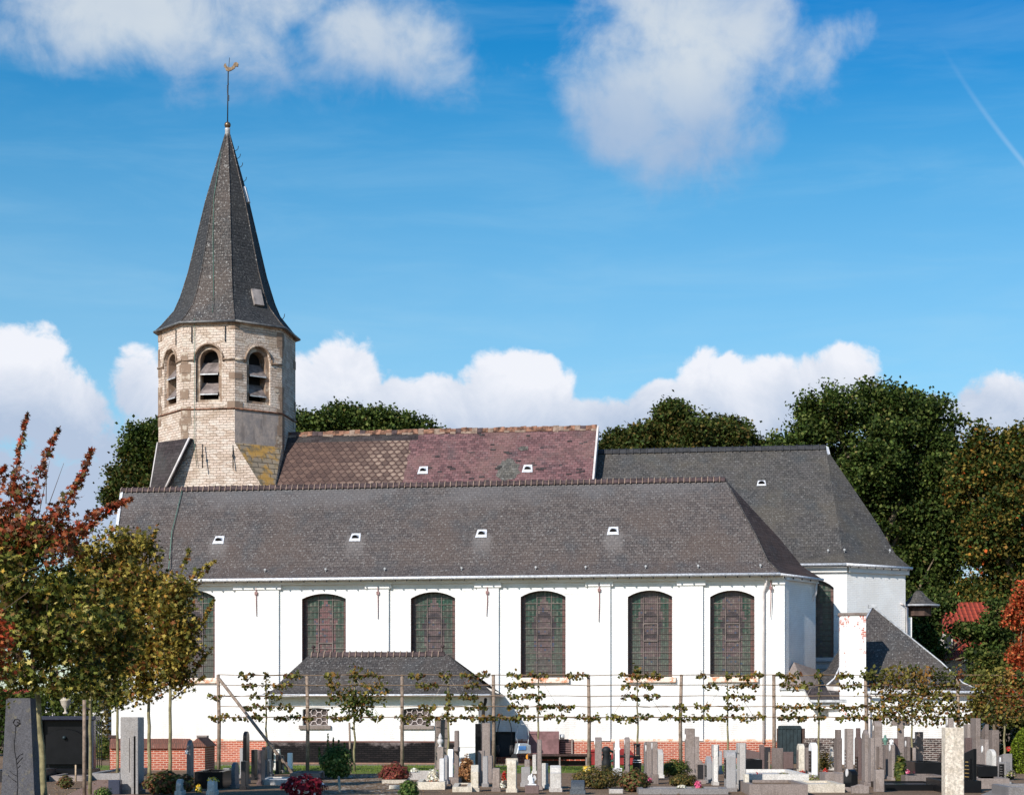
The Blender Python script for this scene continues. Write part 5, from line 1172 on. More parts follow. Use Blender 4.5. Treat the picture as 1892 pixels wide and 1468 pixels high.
# ================================================================== TRELLIS AND ESPALIERED LINDENS
YT = 58.0
posts = [404, 568, 743, 912, 1088, 1258, 1430, 1600, 1770]; wires = [1246.5, 1265, 1285, 1304.5, 1324]
wpost = ['leftmost trellis post, carrying the slanting brace', 'trellis post in front of the left sacristy window', 'trellis post in front of the right sacristy window', 'trellis post beside the shaded wall and wheelbarrow', 'trellis post beside the red container', 'trellis post above the low round hedge', 'trellis post left of the dark cellar door', 'trellis post in front of the chimney', 'trellis post by the annex east corner']
for px, l in zip(posts, wpost):
    b = Vector((gx_(px, YT), YT, 0)); h = EYE+(HY-1245.5)*YT/F; mb = MB(); k = random.uniform(-.02, .02)
    mb.tube([b+Vector((0, 0, -.05)), b+Vector((k, 0, h*.5)), b+Vector((-k, 0, h))], [.062, .058, .054], 10); o = mb.build('trellis_post', 'post'); tag(o, 'round weathered '+l, 'post', 'posts of the trellis')
wl = ['topmost', 'second highest', 'middle', 'second lowest', 'lowest']
for y, l in zip(wires, wl):
    z = EYE+(HY-y)*YT/F; mb = MB(); pts = []
    xs = np.linspace(404, 1905, 36)
    for x in xs: pts.append(Vector((gx_(x, YT), YT-.065, z+.012*math.sin(x*.05)+random.uniform(-.006, .006))))
    mb.tube(pts, .013, 5); tag(mb.build('trellis_cane', 'cane'), l+' thin cane running along the trellis posts', 'cane', 'horizontal canes of the trellis')
mb = MB(); mb.tube([Vector((gx_(406, YT), YT-.05, EYE+(HY-1254)*YT/F)), Vector((gx_(541, 55.5), 55.5, 0))], .05, 8); tag(mb.build('brace', 'post'), 'slanting wooden brace propping the leftmost trellis post', 'brace')
ESP = {
 492: [[(441, 470), (488, 498), (525, 560)], [(448, 475), (485, 500), (505, 540)], [(385, 415), (463, 480), (490, 520)], [(450, 488), (495, 508), (514, 542)], [(385, 425), (430, 445), (450, 485), (508, 520), (520, 578)]],
 655: [[(600, 628), (646, 664), (664, 708)], [(604, 628), (668, 708)], [(603, 640), (640, 690), (690, 718)], [(628, 690)], [(604, 650), (655, 668), (680, 708)]],
 828: [[(755, 785), (812, 836), (850, 906)], [(768, 810), (858, 888)], [(822, 836), (848, 884)], [(773, 808), (820, 838), (858, 902)], [(730, 770), (780, 803), (803, 845), (850, 932)]],
 995: [[(936, 965), (975, 1014), (1045, 1086)], [(933, 987)], [(938, 988), (988, 1006)], [(936, 976), (990, 1022), (1018, 1062)], [(933, 988), (1005, 1047), (1062, 1106)]],
 1178: [[(1142, 1165), (1167, 1184), (1186, 1227)], [(1148, 1164), (1180, 1206)], [(1148, 1178), (1190, 1219)], [(1243, 1270)], [(1098, 1110), (1120, 1207), (1218, 1292)]],
 1345: [[(1286, 1307), (1340, 1354), (1360, 1412)], [(1298, 1327), (1355, 1402)], [(1338, 1394)], [(1283, 1312), (1338, 1372)], [(1294, 1322), (1324, 1346), (1353, 1414)]],
 1513: [[(1434, 1482), (1504, 1522), (1544, 1578)], [(1440, 1502), (1548, 1592)], [], [(1428, 1502), (1507, 1522), (1534, 1598)], [(1438, 1492), (1503, 1524), (1543, 1602)]],
 1685: [[(1590, 1780)], [(1608, 1772)], [(1625, 1765)], [(1605, 1725), (1738, 1825)], [(1608, 1832)]],
 1856: [[(1800, 1905)], [(1795, 1905)], [(1790, 1905)], [(1785, 1905)], [(1785, 1905)]]}
desc = {492: 'sparse trellised linden crossed by the slanting brace', 655: 'trellised linden with a dense green tuft in front of the sacristy roof', 828: 'rusty leaved trellised linden at the right end of the sacristy roof', 995: 'trellised linden in front of the third whole stained glass window',
 1178: 'thin trellised linden in front of the fourth whole stained glass window', 1345: 'trellised linden in front of the stained glass window nearest the corner', 1513: 'brown leaved trellised linden left of the chimney', 1685: 'densest trellised linden, covering the annex eaves', 1856: 'trellised linden at the far right merging with the bushes'}
for px, rows in ESP.items():
    b = Vector((gx_(px, YT), YT+.02, 0)); root = thing('trellised_linden', b, desc[px], 'tree', 'young lindens trained along the trellis'); sd = px; r = np.random.default_rng(sd)
    top = EYE+(HY-1244)*YT/F; mb = MB(); rr = random.Random(sd)
    mb.tube([b+Vector((rr.uniform(-.02, .02)*(0 < i < 9), 0, top*i/9-.02)) for i in range(10)], [.042-.027*i/9 for i in range(10)], 7); mb.build('trunk', 'barkyoung', root)
    mb = MB(); pts, cols = [], []
    for wi, (row, y) in enumerate(zip(rows, wires)):
        z = EYE+(HY-y)*YT/F
        if row:
            x0 = min(a for a, _ in row); x1 = max(a for _, a in row); x0 = min(x0+6, px); x1 = max(x1-6, px)
            mb.tube([Vector((gx_(x0+(x1-x0)*t, YT), YT-.02, z+.02*math.sin(t*9+wi)-.0)) for t in np.linspace(0, 1, 9)], .011, 5)
        for (a, c_) in row:
            big = px >= 1685; n = int((c_-a)*(3.3 if big else 2.0)); t = r.random(n)
            x = gx_(a+(c_-a)*t, YT); th_ = .06 if not big else .15; env = np.sin(np.pi*np.clip(t, .06, .94))**.35
            zz = z+r.normal(size=n)*th_*env-.03+(.035*np.sin(t*7+a))
            if px == 655 and wi in (2, 3): zz = z+r.normal(size=n)*.16; 
            pts.append(np.stack([x, YT-.04+r.normal(size=n)*.10, zz], 1)); cols.append(pick('espal' if not (px == 655 and wi == 3) else 'espalgreen', n, sd+wi)*(r.uniform(.8, 1.25)))
    if px == 655:
        n = 420; c0 = P(657, 1297, YT); d = r.normal(size=(n, 3))*np.array([.30, .2, .26]); d[:, 0] *= np.clip(1+d[:, 2]*1.2, .3, 1.5); pts.append(np.array(c0)+d); cols.append(pick('espalgreen', n, 7))
    if px >= 1685:
        n = 430; x = gx_(px+r.normal(size=n)*40, YT); z = EYE+(HY-r.uniform(1228, 1322, n))*YT/F; q = np.stack([x, YT+r.normal(size=n)*.15, z], 1); cl = np.sin(q[:, 0]*3.1+q[:, 2]*2)+np.sin(q[:, 2]*6.1+q[:, 0]); q = q[cl > -.1]; pts.append(q); cols.append(pick('espal', len(q), 8))
    # leaves up the stem
    n = 26; zz = r.uniform(1.75, top+.12, n); pts.append(np.stack([b.x+r.normal(size=n)*.05, b.y+r.normal(size=n)*.05, zz], 1)); cols.append(pick('espalgreen', n, sd+3))
    if px in (655, 1178, 1685): n = 45; pts.append(np.array([b.x, b.y, top+.02])+r.normal(size=(n, 3))*np.array([.1, .06, .12])); cols.append(pick('espal', n, sd+4))
    mb.build('branches', 'twig', root); leafmesh('foliage', np.vstack(pts), .105, np.vstack(cols), root, 'oval', sd, .1)
    mb = MB()
    for s_ in (-1, 1): mb.tube([b+Vector((0, -.05, top-.05)), b+Vector((s_*.83, -.09, EYE+(HY-1326)*YT/F))], .005, 4)
    mb.build('training_cord', 'rope', root)
# ================================================================== GRAVEYARD
def prof_(style, W, H):
    w_ = W/2
    if style == 'round': return [(-w_, 0), (w_, 0)]+[(w_*math.cos(t), H-w_*.55+w_*.55*math.sin(t)) for t in [math.pi*k/10 for k in range(11)]]
    if style == 'gable': return [(-w_, 0), (w_, 0), (w_, H-w_*.5), (0, H), (-w_, H-w_*.5)]
    if style == 'step': return [(-w_, 0), (w_, 0), (w_, H*.66), (w_*.62, H*.70), (w_*.55, H*.9), (w_*.3, H), (-w_*.3, H), (-w_*.55, H*.9), (-w_*.62, H*.70), (-w_, H*.66)]
    if style == 'cut': return [(-w_, 0), (w_, 0), (w_, H*.8), (w_*.2, H), (-w_, H)]
    if style == 'slant': return [(-w_, 0), (w_, 0), (w_, H*.86), (-w_, H)]
    if style == 'wave': return [(-w_, 0), (w_, 0), (w_, H*.8)]+[(w_*(1-2*t), H*.8+H*.2*math.sin(math.pi*t)**2) for t in [k/10 for k in range(1, 10)]]+[(-w_, H*.8)]
    if style == 'taper': return [(-w_, 0), (w_, 0), (w_*.8, H), (-w_*.8, H)]
    if style == 'cross': a = min(.11, w_*.34); return [(-a, 0), (a, 0), (a, H*.62), (w_, H*.62), (w_, H*.62+2*a), (a, H*.62+2*a), (a, H), (-a, H), (-a, H*.62+2*a), (-w_, H*.62+2*a), (-w_, H*.62), (-a, H*.62)]
    if style == 'shoulder': return [(-w_, 0), (w_, 0), (w_, H*.78), (w_*.45, H*.82), (w_*.45, H), (-w_*.45, H), (-w_*.45, H*.82), (-w_, H*.78)]
    return [(-w_, 0), (w_, 0), (w_, H), (-w_, H)]
rs = random.Random(99)
def stone_(x0, x1, yt, Y, style, mat, W, label, **k):
    """headstone; W None = faces the viewer, otherwise its broad side points down the row and only the edge shows"""
    g_ = k.get('g', 'headstones of the graveyard'); pxc = (x0+x1)/2; wm = (x1-x0)*Y/F; H = EYE+(HY-yt)*Y/F-k.get('z', 0); view = math.atan((pxc-CX)/F)
    b = Vector((gx_(pxc, Y), Y, k.get('z', 0)))
    if W is None: ang = k.get('yaw', 0); T = k.get('t', .14); W2 = (wm-T*abs(math.sin(R_(ang)-view)))/max(.3, abs(math.cos(R_(ang)-view)))
    else:
        a = R_(k.get('a', rs.uniform(-2, 2))); T = max(.09, (wm-W*abs(math.sin(a-view)))/math.cos(a-view)); W2 = W; ang = 90-math.degrees(a)
    M = Matrix.Rotation(R_(ang), 3, 'Z') @ Matrix.Rotation(R_(k.get('lean', 0)), 3, 'Y')
    t_ = thing(k.get('name', 'headstone'), b, label, k.get('cat', 'headstone'), g_)
    bh = k.get('base', .09); mb = MB()
    mb.extrude(prof_(style, W2, H-bh), T, b+Vector((0, 0, bh)), M, 0, min(.012, T*.15)); mb.build('slab', mat, t_)
    if bh > 0:
        mb = MB(); mb.box(b+Vector((0, 0, bh/2-.02)), (W2+.08, T+.05, bh+.04), M, 0, .012); mb.build('base', k.get('bmat', mat if mat not in ('white', 'black') else 'conc'), t_)
    fs = -1 if W is None or k.get('side', 1) > 0 else 1     # face side in local y
    if W is not None: fs = 1 if (k.get('side') or (-1 if pxc > CX else 1)) > 0 else -1
    if W is not None:
        # local +y after rotating 90 deg points to world -x ; choose the side the viewer can see
        fs = 1 if pxc > CX else -1
    yo = fs*(T/2+.008)
    if k.get('plq'):
        mb = MB(); hh = (H-bh); mb.box(b+Vector((0, 0, bh))+M @ Vector((0, yo, hh*k.get('pz', .45))), (W2*.62, .02, hh*k.get('ph', .45)), M); pq = mb.build('plaque', k['plq'], t_)
        mb = MB()
        for i in range(5):
            ww = W2*rs.uniform(.2, .44); mb.box(b+Vector((0, 0, bh))+M @ Vector((0, yo+fs*.012, hh*(k.get('pz', .45)+k.get('ph', .45)*(.34-.16*i)))), (ww, .004, hh*.018), M)
        if k.get('let', 1): mb.build('worn_lettering', k.get('lm', 'gran' if k['plq'] == 'black' else 'dark'), pq)
    if k.get('oval'):
        mb = MB(); c = b+M @ Vector((k.get('ox', 0), yo, 0))+Vector((0, 0, bh+(H-bh)*k['oval'])); ov = [(.065*math.cos(t), .09*math.sin(t)) for t in [2*math.pi*i/16 for i in range(16)]]; mb.extrude(ov, .02, c, M); mb.build('photo_medallion', 'white', t_)
    if k.get('cap'):
        mb = MB(); ch_ = k['cap']; mb.box(b+Vector((0, 0, H-ch_/2+.004)), (W2*.5 if W is not None else W2+.06, T+.07, ch_), M, 0, .012); mb.build('cap', k.get('cm', mat), t_)
    if k.get('band'):
        mb = MB()
        for z in k['band']: mb.box(b+Vector((0, 0, H*z)), (W2+.03, T+.03, .035), M)
        mb.build('band', k.get('bm', 'white'), t_)
    return t_, M, b, T, W2, H
GS = [
 (223, 266, 1324, 40.5, 'flat', 'gran', .55, 'tall light grey stele with a stepped dark right side, left of the low brick wall', dict(a=2)),
 (325, 341, 1438, 40, 'round', 'pale', .5, 'small pale round topped headstone at the bottom edge beside the reddish shrub', {}),
 (345, 358, 1366, 42, 'gable', 'conc', .5, 'narrow tall brownish headstone with a white carved dove, left of the yellow flowers', {}),
 (383, 402, 1437, 40, 'round', 'pale', .5, 'pale bluish headstone with a curved top holding yellow flowers', {}),
 (412, 427, 1418, 46, 'flat', 'gran', None, 'speckled grey stone block with a notch, left of the rounded dark headstone', dict(t=.3, band=[.36], bm='dark')),
 (428, 441, 1407, 44, 'round', 'bluegran', .6, 'dark rounded bluish headstone between the speckled block and the studded pillar', {}),
 (445, 459, 1405, 43, 'flat', 'dark', .5, 'dark rough pillar with a studded surface at the front left', {}),
 (450, 460, 1350, 47, 'round', 'black', .6, 'very tall slim black headstone with a rounded top against the red brick', {}),
 (444, 453, 1381, 52, 'flat', 'gran', .5, 'slim grey headstone half hidden behind the very tall black one', {}),
 (466, 474, 1384, 50, 'flat', 'dark', .6, 'dark flat topped headstone right of the very tall black one', {}),
 (474, 478, 1385, 53, 'flat', 'pale', .5, 'thin pale sliver of a headstone between the dark and the mauve slabs', {}),
 (478, 488, 1385, 46, 'flat', 'mauve', .7, 'mauve granite headstone crossed by a slanting shadow', {}),
 (486, 492, 1379, 55, 'cut', 'dark', .6, 'dark headstone with a pointed corner directly behind the mauve slab', {}),
 (489, 497, 1402, 52, 'slant', 'bluegran', .5, 'left one of a pair of low bluish grey headstones', {}),
 (497, 503, 1401, 53, 'slant', 'bluegran', .5, 'right one of a pair of low bluish grey headstones', {}),
 (492, 502, 1377, 58, 'flat', 'gran', .5, 'square topped grey headstone rising behind the bluish pair', {}),
 (500, 506, 1375, 60, 'flat', 'dark', .5, 'narrow dark headstone at the foot of the slanting brace', {}),
 (506, 519, 1383, 60, 'shoulder', 'pale', .5, 'pale headstone with a broad whitish head above dark neighbours', {}),
 (511, 518, 1393, 56, 'flat', 'dark', .6, 'black brown slab standing in front of the broad whitish head', {}),
 (518, 524, 1394, 57, 'round', 'black', .6, 'polished black headstone left of the bright white post', {}),
 (531, 541, 1390, 58, 'flat', 'white', .3, 'bright white slender headstone in front of the tarred plinth', {}),
 (803, 828, 1328, 60, 'taper', 'conc', .5, 'very tall tapering concrete stele overlapping the right sacristy window sill', dict(a=-9)),
 (808, 820, 1379, 57, 'flat', 'conc', None, 'square pedestal carrying the white lidded urn', dict(t=.22)),
 (812, 822, 1400, 44, 'taper', 'white', .6, 'leaning white headstone right of the terracotta flower pot', dict(lean=0)),
 (821, 829, 1394, 47, 'round', 'gran', .6, 'grey rounded headstone tucked behind the leaning white one', {}),
 (827, 838, 1383, 50, 'step', 'white', .5, 'white headstone with stepped shoulders left of the tall thin cross', {}),
 (849, 880, 1337, 62, 'flat', 'white', None, 'large white grave pillar crossed by twig shadows at the corner of the sacristy', dict(t=.5, band=[.5])),
 (878, 890, 1336, 61, 'flat', 'black', .6, 'black slab beside the large white grave pillar', {}),
 (891, 906, 1335, 57, 'flat', 'conc', None, 'tall stained concrete stele in front of the shaded wall, left of the wheelbarrow', dict(t=.25)),
 (870, 885, 1412, 42, 'gable', 'cream', .6, 'cream headstone with a gabled cap and a dark side recess', dict(plq='black', pz=.45)),
 (883, 896, 1386, 46, 'flat', 'conc', .5, 'weathered concrete headstone with an upturned corner', {}),
 (892, 902, 1396, 45, 'flat', 'gran', .7, 'grey green slab in front of the stained concrete stele', {}),
 (902, 911, 1395, 48, 'flat', 'conc', .5, 'brownish slab right of the grey green one', {}),
 (910, 924, 1418, 42, 'flat', 'conc', .5, 'low blunt concrete headstone left of the red roses', {}),
 (937, 955, 1400, 41.5, 'round', 'cream', .45, 'cream headstone with a rounded shoulder block, right of the red roses', dict(cap=.16, cm='cream')),
 (963, 980, 1416, 45, 'flat', 'gran', .4, 'rough speckled granite headstone behind the white figurine', {}),
 (969, 979, 1402, 50, 'round', 'conc', .4, 'small worn headstone behind the rough speckled granite one', {}),
 (984, 991, 1393, 56, 'flat', 'pale', .3, 'pale narrow post in front of the left end of the bench', {}),
 (992, 1001, 1365, 43, 'cut', 'conc', .6, 'tall narrow grey headstone touching the trunk of the trellised linden', {}),
 (970, 996, 1450, 40.5, 'flat', 'mauve', None, 'stone pedestal under the white figurine', dict(t=.4, base=0)),
 (1001, 1013, 1408, 44, 'slant', 'pale', .8, 'leaning light speckled headstone right of the tall narrow grey one', {}),
 (1016, 1037, 1413, 42, 'step', 'pale', .9, 'light granite headstone with a jagged stepped edge in front of the bench', {}),
 (1055, 1080, 1440, 40.5, 'round', 'bluegran', .7, 'low bluish headstone with a curved top below the big heather', {}),
 (1099, 1112, 1361, 55, 'gable', 'conc', .5, 'grey headstone with a pointed crown right of the red container', dict(oval=.85)),
 (1133, 1140, 1372, 56, 'flat', 'conc', .6, 'brown grey slab left of the white cross', {}),
 (1153, 1164, 1361, 55, 'round', 'conc', .5, 'headstone with a rounded crown and dark plaque between white cross and black lantern', dict(plq='black', pz=.3, oval=.85)),
 (1189, 1199, 1370, 55, 'round', 'gran', .6, 'grey round headstone at the left of the tight row by the reddish round shrub', {}),
 (1192, 1204, 1369, 50, 'flat', 'conc', .6, 'middle headstone of the tight row, with a white medallion', dict(oval=.8)),
 (1203, 1215, 1369, 47, 'flat', 'conc', .5, 'right headstone of the tight row standing on a broad foot', dict(oval=.86, base=.25)),
 (1213, 1226, 1383, 52, 'gable', 'pale', .6, 'pale blue white pointed headstone left of the low hedge', {}),
 (1265, 1284, 1345, 54, 'flat', 'conc', .5, 'tall weathered concrete stele beside the low hedge', dict(oval=.8)),
 (1279, 1292, 1360, 56, 'flat', 'conc', .5, 'shorter concrete slab stepped behind the tall weathered stele', {}),
 (1285, 1302, 1403, 47, 'wave', 'conc', None, 'brown tombstone with rows of square plaques and a wavy top', dict(plq='dark', pz=.42, ph=.7, t=.1)),
 (1302, 1316, 1396, 48, 'gable', 'gran', .7, 'grey granite stone with a little roof and black plaque, right of the wavy tombstone', dict(plq='black', pz=.35, ph=.5)),
 (1316, 1327, 1375, 46, 'flat', 'pale', .45, 'speckled light headstone with a square block head', dict(cap=.3, cm='gran')),
 (1327, 1334, 1386, 56, 'round', 'gran', .4, 'thin grey headstone half hidden right of the square block head', {}),
 (1338, 1360, 1385, 42, 'round', 'gran', .5, 'broad grey headstone with a long black inlay and overhanging head', dict(plq='black', pz=.5, ph=.5, cap=.18)),
 (1361, 1378, 1372, 43.5, 'flat', 'pale', .6, 'tall light pillar with a grey block head right of the black inlaid stone', dict(cap=.24, cm='gran')),
 (1374, 1384, 1429, 41, 'flat', 'cream', .3, 'low cream post at the corner of the long concrete kerb', dict(base=0)),
 (1378, 1404, 1383, 55, 'slant', 'mauve', None, 'reddish brown slab with a slanting top above the black tomb panel', dict(t=.12)),
 (1403, 1412, 1375, 54, 'flat', 'mauve', .5, 'narrow dark brown slab between the slanting slab and the cellar door', {}),
 (1412, 1424, 1379, 56, 'flat', 'dark', None, 'black headstone with a small brown cross before it', dict(t=.12)),
 (1425, 1447, 1381, 52, 'flat', 'conc', None, 'squat concrete block headstone in front of the cellar door', dict(t=.25)),
 (1447, 1466, 1388, 53, 'flat', 'mauve', None, 'streaked brown headstone right of the squat concrete block', dict(t=.12)),
 (1472, 1487, 1373, 52, 'round', 'cream', .5, 'cream headstone with a rounded hollow face, left of the white one with writing', dict(plq='conc', pz=.5, ph=.6, let=0)),
 (1487, 1493, 1380, 54, 'flat', 'conc', .5, 'thin brown slab wedged between two whitish headstones', {}),
 (1494, 1511, 1371, 50, 'round', 'white', .55, 'white rounded headstone with a black strip of lettering', dict(plq='black', pz=.45, ph=.62)),
 (1533, 1540, 1379, 60, 'shoulder', 'pale', .3, 'small pale statuette shaped headstone before the old brick plinth', {}),
 (1541, 1556, 1347, 55, 'shoulder', 'conc', .5, 'tall brown headstone with notched shoulders, first of the tall group right of the white one', {}),
 (1560, 1577, 1345, 53, 'flat', 'conc', .5, 'tall pinkish grey headstone with raised white lettering', dict(plq='conc', pz=.3, ph=.45, lm='white')),
 (1579, 1592, 1344, 51, 'shoulder', 'mauve', .6, 'dark brown headstone with a narrow block head and black inlay', dict(plq='black', pz=.2, ph=.4)),
 (1592, 1606, 1347, 46, 'gable', 'conc', .5, 'tall grooved headstone ending in a soft point', {}),
 (1604, 1616, 1362, 45, 'flat', 'conc', .4, 'grooved flat slab just right of the softly pointed one', {}),
 (1611, 1630, 1331, 57, 'round', 'conc', .6, 'round topped headstone with white medallion in the chimney shadow', dict(oval=.85)),
 (1619, 1632, 1378, 51, 'flat', 'conc', .5, 'left part of the twin headstones below the green urn', {}),
 (1631, 1641, 1375, 52, 'flat', 'conc', .5, 'pedestal slab carrying the green urn', {}),
 (1641, 1654, 1375, 50, 'flat', 'conc', .5, 'pinkish slab carrying the small white figure', dict(oval=.9)),
 (1651, 1667, 1364, 58, 'flat', 'mauve', None, 'dark brown slab at the foot of the large stone cross', dict(t=.15)),
 (1671, 1682, 1360, 54, 'flat', 'conc', .5, 'slim brown headstone touching the densest linden trunk', dict(oval=.8)),
 (1682, 1690, 1380, 54, 'cut', 'conc', .5, 'lower slim headstone right of the linden trunk', {}),
 (1558, 1585, 1420, 42, 'round', 'black', .45, 'black polished headstone with a white oval portrait', dict(oval=.8, a=-14)),
 (1572, 1606, 1448, 40.5, 'wave', 'conc', None, 'small curved headstone at the bottom edge in front of the black one', dict(t=.2, base=0)),
 (1614, 1634, 1421, 41.5, 'flat', 'conc', None, 'plain concrete block with a small bronze ornament on top', dict(t=.3, base=0)),
 (1740, 1781, 1343, 37, 'flat', 'travertine', None, 'large pale travertine pillar, the nearest stone at the right', dict(t=.35, base=0)),
 (1780, 1802, 1382, 42, 'slant', 'black', .55, 'polished black headstone with gold lettering behind the travertine pillar', dict(plq='black', lm='gold', pz=.45, ph=.6, a=-13)),
 (1747, 1762, 1326, 47, 'flat', 'conc', .4, 'top of a brown headstone peeping over the travertine pillar', dict(oval=.93)),
 (1780, 1796, 1337, 54, 'flat', 'conc', .6, 'grey slab to the left of the tallest central stele at the right edge', {}),
 (1793, 1812, 1326, 51, 'flat', 'conc', .6, 'tallest dark grey stele right of the travertine pillar', {}),
 (1778, 1796, 1362, 49, 'flat', 'mauve', .5, 'brownish lower slab in front of the grey stele cluster', {}),
 (1810, 1828, 1365, 48, 'taper', 'conc', .6, 'broad grey headstone with a small white medallion near the right edge', dict(oval=.75)),
 (1813, 1827, 1337, 56, 'slant', 'conc', .5, 'grey stele with a slanting shoulder behind the medallion headstone', {}),
 (1826, 1846, 1348, 55, 'flat', 'conc', .5, 'ribbed flat topped grey slab at the right end of the cluster', {}),
 (1822, 1841, 1383, 46.5, 'round', 'pale', .6, 'light arched headstone with a small black plaque near the conifer', dict(plq='black', pz=.3, ph=.3)),
 (1843, 1870, 1391, 50, 'slant', 'gran', .6, 'low grey headstone with a white medallion beside the conifer', dict(oval=.7)),
 (1845, 1866, 1407, 46, 'flat', 'gran', .35, 'small block with a black lettered face in front of the conifer', dict(plq='black', pz=.5, ph=.8, a=-14)),
]
for x0, x1, yt, Y, st_, mt_, W, lb, k in GS: stone_(x0, x1, yt, Y, st_, mt_, W, lb, **k)
# nearest stele with carved rose
Yb = 33.0; b = Vector((gx_(36, Yb), Yb+.1, 0)); H = EYE+(HY-1289)*Yb/F; t_ = thing('stele', b, 'large dark stone stele with a carved long stemmed rose, nearest at the bottom left', 'headstone')
mb = MB(); w0, w1, dp = .64, .44, .34
def tp_(x, y, z): f = z/H; return b+Vector((x*(w0+(w1-w0)*f)/2, y*(dp-.06*f)/2, z))
MR = Matrix.Rotation(R_(-5), 3, 'Z')
q = [b+MR @ (tp_(x, y, z)-b) for z in (0, H) for x, y in ((-1, -1), (1, -1), (1, 1), (-1, 1))]
for f in ((0, 1, 5, 4), (1, 2, 6, 5), (2, 3, 7, 6), (3, 0, 4, 7), (4, 5, 6, 7)): mb.poly([q[i] for i in f])
mb.build('slab', 'darkstele', t_)
mb = MB(); fy = lambda x, z: b+MR @ (Vector((x, -(dp-.06*z/H)/2-.004, z)))
for pts, r in (([(-.04, H-.62+.12), (-.07, H-.8), (-.06, H-.95), (-.03, H-1.1), (-.01, H-1.3), (0, H-1.6), (-.02, .2)], .007), ([(-.03, H-1.1), (.03, H-1.02), (.1, H-.99)], .006), ([(-.02, H-1.18), (.03, H-1.12), (.09, H-1.06)], .006), ([(-.0, H-1.4), (-.08, H-1.36), (-.15, H-1.3)], .006), ([(-.02, H-1.5), (-.1, H-1.45), (-.18, H-1.38)], .006), ([(.0, H-1.25), (.05, H-1.2)], .005)):
    mb.tube([fy(x, z) for x, z in pts], r, 5)
c = [(-.09, H-.44), (-.06, H-.38), (-.01, H-.37), (.03, H-.40), (.04, H-.45), (-.02, H-.43)]
mb.tube([fy(x, z) for x, z in c], .01, 5); mb.tube([fy(x, z) for x, z in ((-.02, H-.50), (.02, H-.46), (.045, H-.45))], .012, 5); mb.tube([fy(x, z) for x, z in ((-.09, H-.44), (-.06, H-.48), (-.03, H-.5))], .008, 5)
mb.build('carved_rose', 'dark', t_)

# black family tomb with urn
Y = 53; b = Vector((gx_(122, Y), Y, 0)); t_ = thing('family_tomb', b, 'wide polished black family tomb with an arched back slab, behind the slim trunks at left', 'tomb')
s_ = Y/F; zt = EYE+(HY-1322)*s_
mb = MB(); mb.extrude([(-54*s_, 0), (50*s_, 0), (50*s_, zt-.12), (-54*s_, zt-.12)], .35, b+Vector((0, .2, 0)), None, 0, .01); mb.build('back_wall', 'black', t_)
mb = MB(); mb.box(b+Vector((0, .1, zt-.06)), (116*s_, .7, .12), None, 0, .02); mb.build('roof_slab', 'bluegran_dark', t_)
mb = MB(); mb.extrude([(-.55, .35), (.55, .35), (.55, zt-.55), (.3, zt-.42), (0, zt-.36), (-.3, zt-.42), (-.55, zt-.55)], .12, b+Vector((0, -.1, 0)), None, 0, .01); mb.build('arched_slab', 'black', t_)
mb = MB()
for sx in (-1, 1): mb.box(b+Vector((sx*.76, -.05, zt/2)), (.16, .3, zt-.14), None, 0, .01)
mb.build('pillars', 'bluegran_dark', t_)
mb = MB(); mb.box(b+Vector((0, -.9, .12)), (2.0, 1.7, .26), None, 0, .02); mb.build('grave_slab', 'black', t_)
mb = MB(); mb.lathe([(.01, .0), (.04, .01), (.055, .04), (.05, .08), (.0, .1)], b+Vector((0, -.17, zt-.62)), 12, 0, Matrix.Rotation(R_(90), 3, 'X')); mb.build('bronze_ornament', 'doorgreen', t_)
def urn(name, label, px, py_base, Y, h, mat, kind=0):
    b = P(px, py_base, Y); mb = MB()
    if kind == 0: pr = [(.12, 0), (.12, .06), (.05, .1), (.045, .2), (.08, .26), (.2, .42), (.24, .6), (.27, .64), (.24, .66), (.16, .74), (.04, .8)]
    elif kind == 1: pr = [(.17, 0), (.12, .06), (.06, .12), (.2, .26), (.24, .42), (.2, .52), (.11, .58), (.16, .62), (.14, .74), (.08, .9), (.01, 1)]
    else: pr = [(.2, 0), (.15, .05), (.12, .12), (.27, .4), (.28, .6), (.14, .74), (.09, .78), (.13, .86), (.09, .97), (.01, 1)]
    mb.lathe([(r*h, z*h) for r, z in pr], b, 14); return tag(mb.build(name, mat), label, 'urn')
urn('urn', 'pale stone bowl urn on top of the black family tomb', 121, 1318, 53.1, .62, 'cream', 0)
urn('urn', 'white lidded porcelain urn on a square concrete pedestal', 813.5, 1378.5, 57, .42, 'white', 1)
urn('urn', 'dark green bronze urn on a concrete slab', 1635.5, 1375, 52, .28, 'copper', 2)
# white figurine on the pedestal (a kneeling group) and small white figure
def figurine(label, px, pyb, Y, h):
    b = P(px, pyb, Y); t_ = thing('figurine', b, label, 'figurine'); mb = MB()
    mb.box(b+Vector((0, 0, h*.05)), (h*.7, h*.5, h*.1), None, 0, h*.02); mb.build('foot', 'white', t_)
    mb = MB(); mb.lathe([(.24*h, .1*h), (.22*h, .25*h), (.14*h, .45*h), (.15*h, .58*h), (.06*h, .68*h), (.045*h, .71*h), (.08*h, .78*h), (.085*h, .85*h), (.05*h, .93*h), (.01*h, .95*h)], b+Vector((-.03*h, 0, 0)), 12)
    mb.build('body', 'white', t_)
    for s2 in (-1, 1):
        mb = MB(); mb.extrude([(0, .35*h), (s2*.2*h, .3*h), (s2*.36*h, .5*h), (s2*.3*h, .75*h), (s2*.16*h, .85*h), (s2*.05*h, .6*h)][::s2], .05*h, b+Vector((0, .1*h, 0)), None, 0, 0); mb.build('wing', 'white', t_)
    return t_
figurine('white winged angel figurine on the stone pedestal at the front centre', 983, 1449.5, 40.6, .27)
figurine('tiny white figure on the pinkish slab beside the green urn', 1647, 1375, 50, .17)
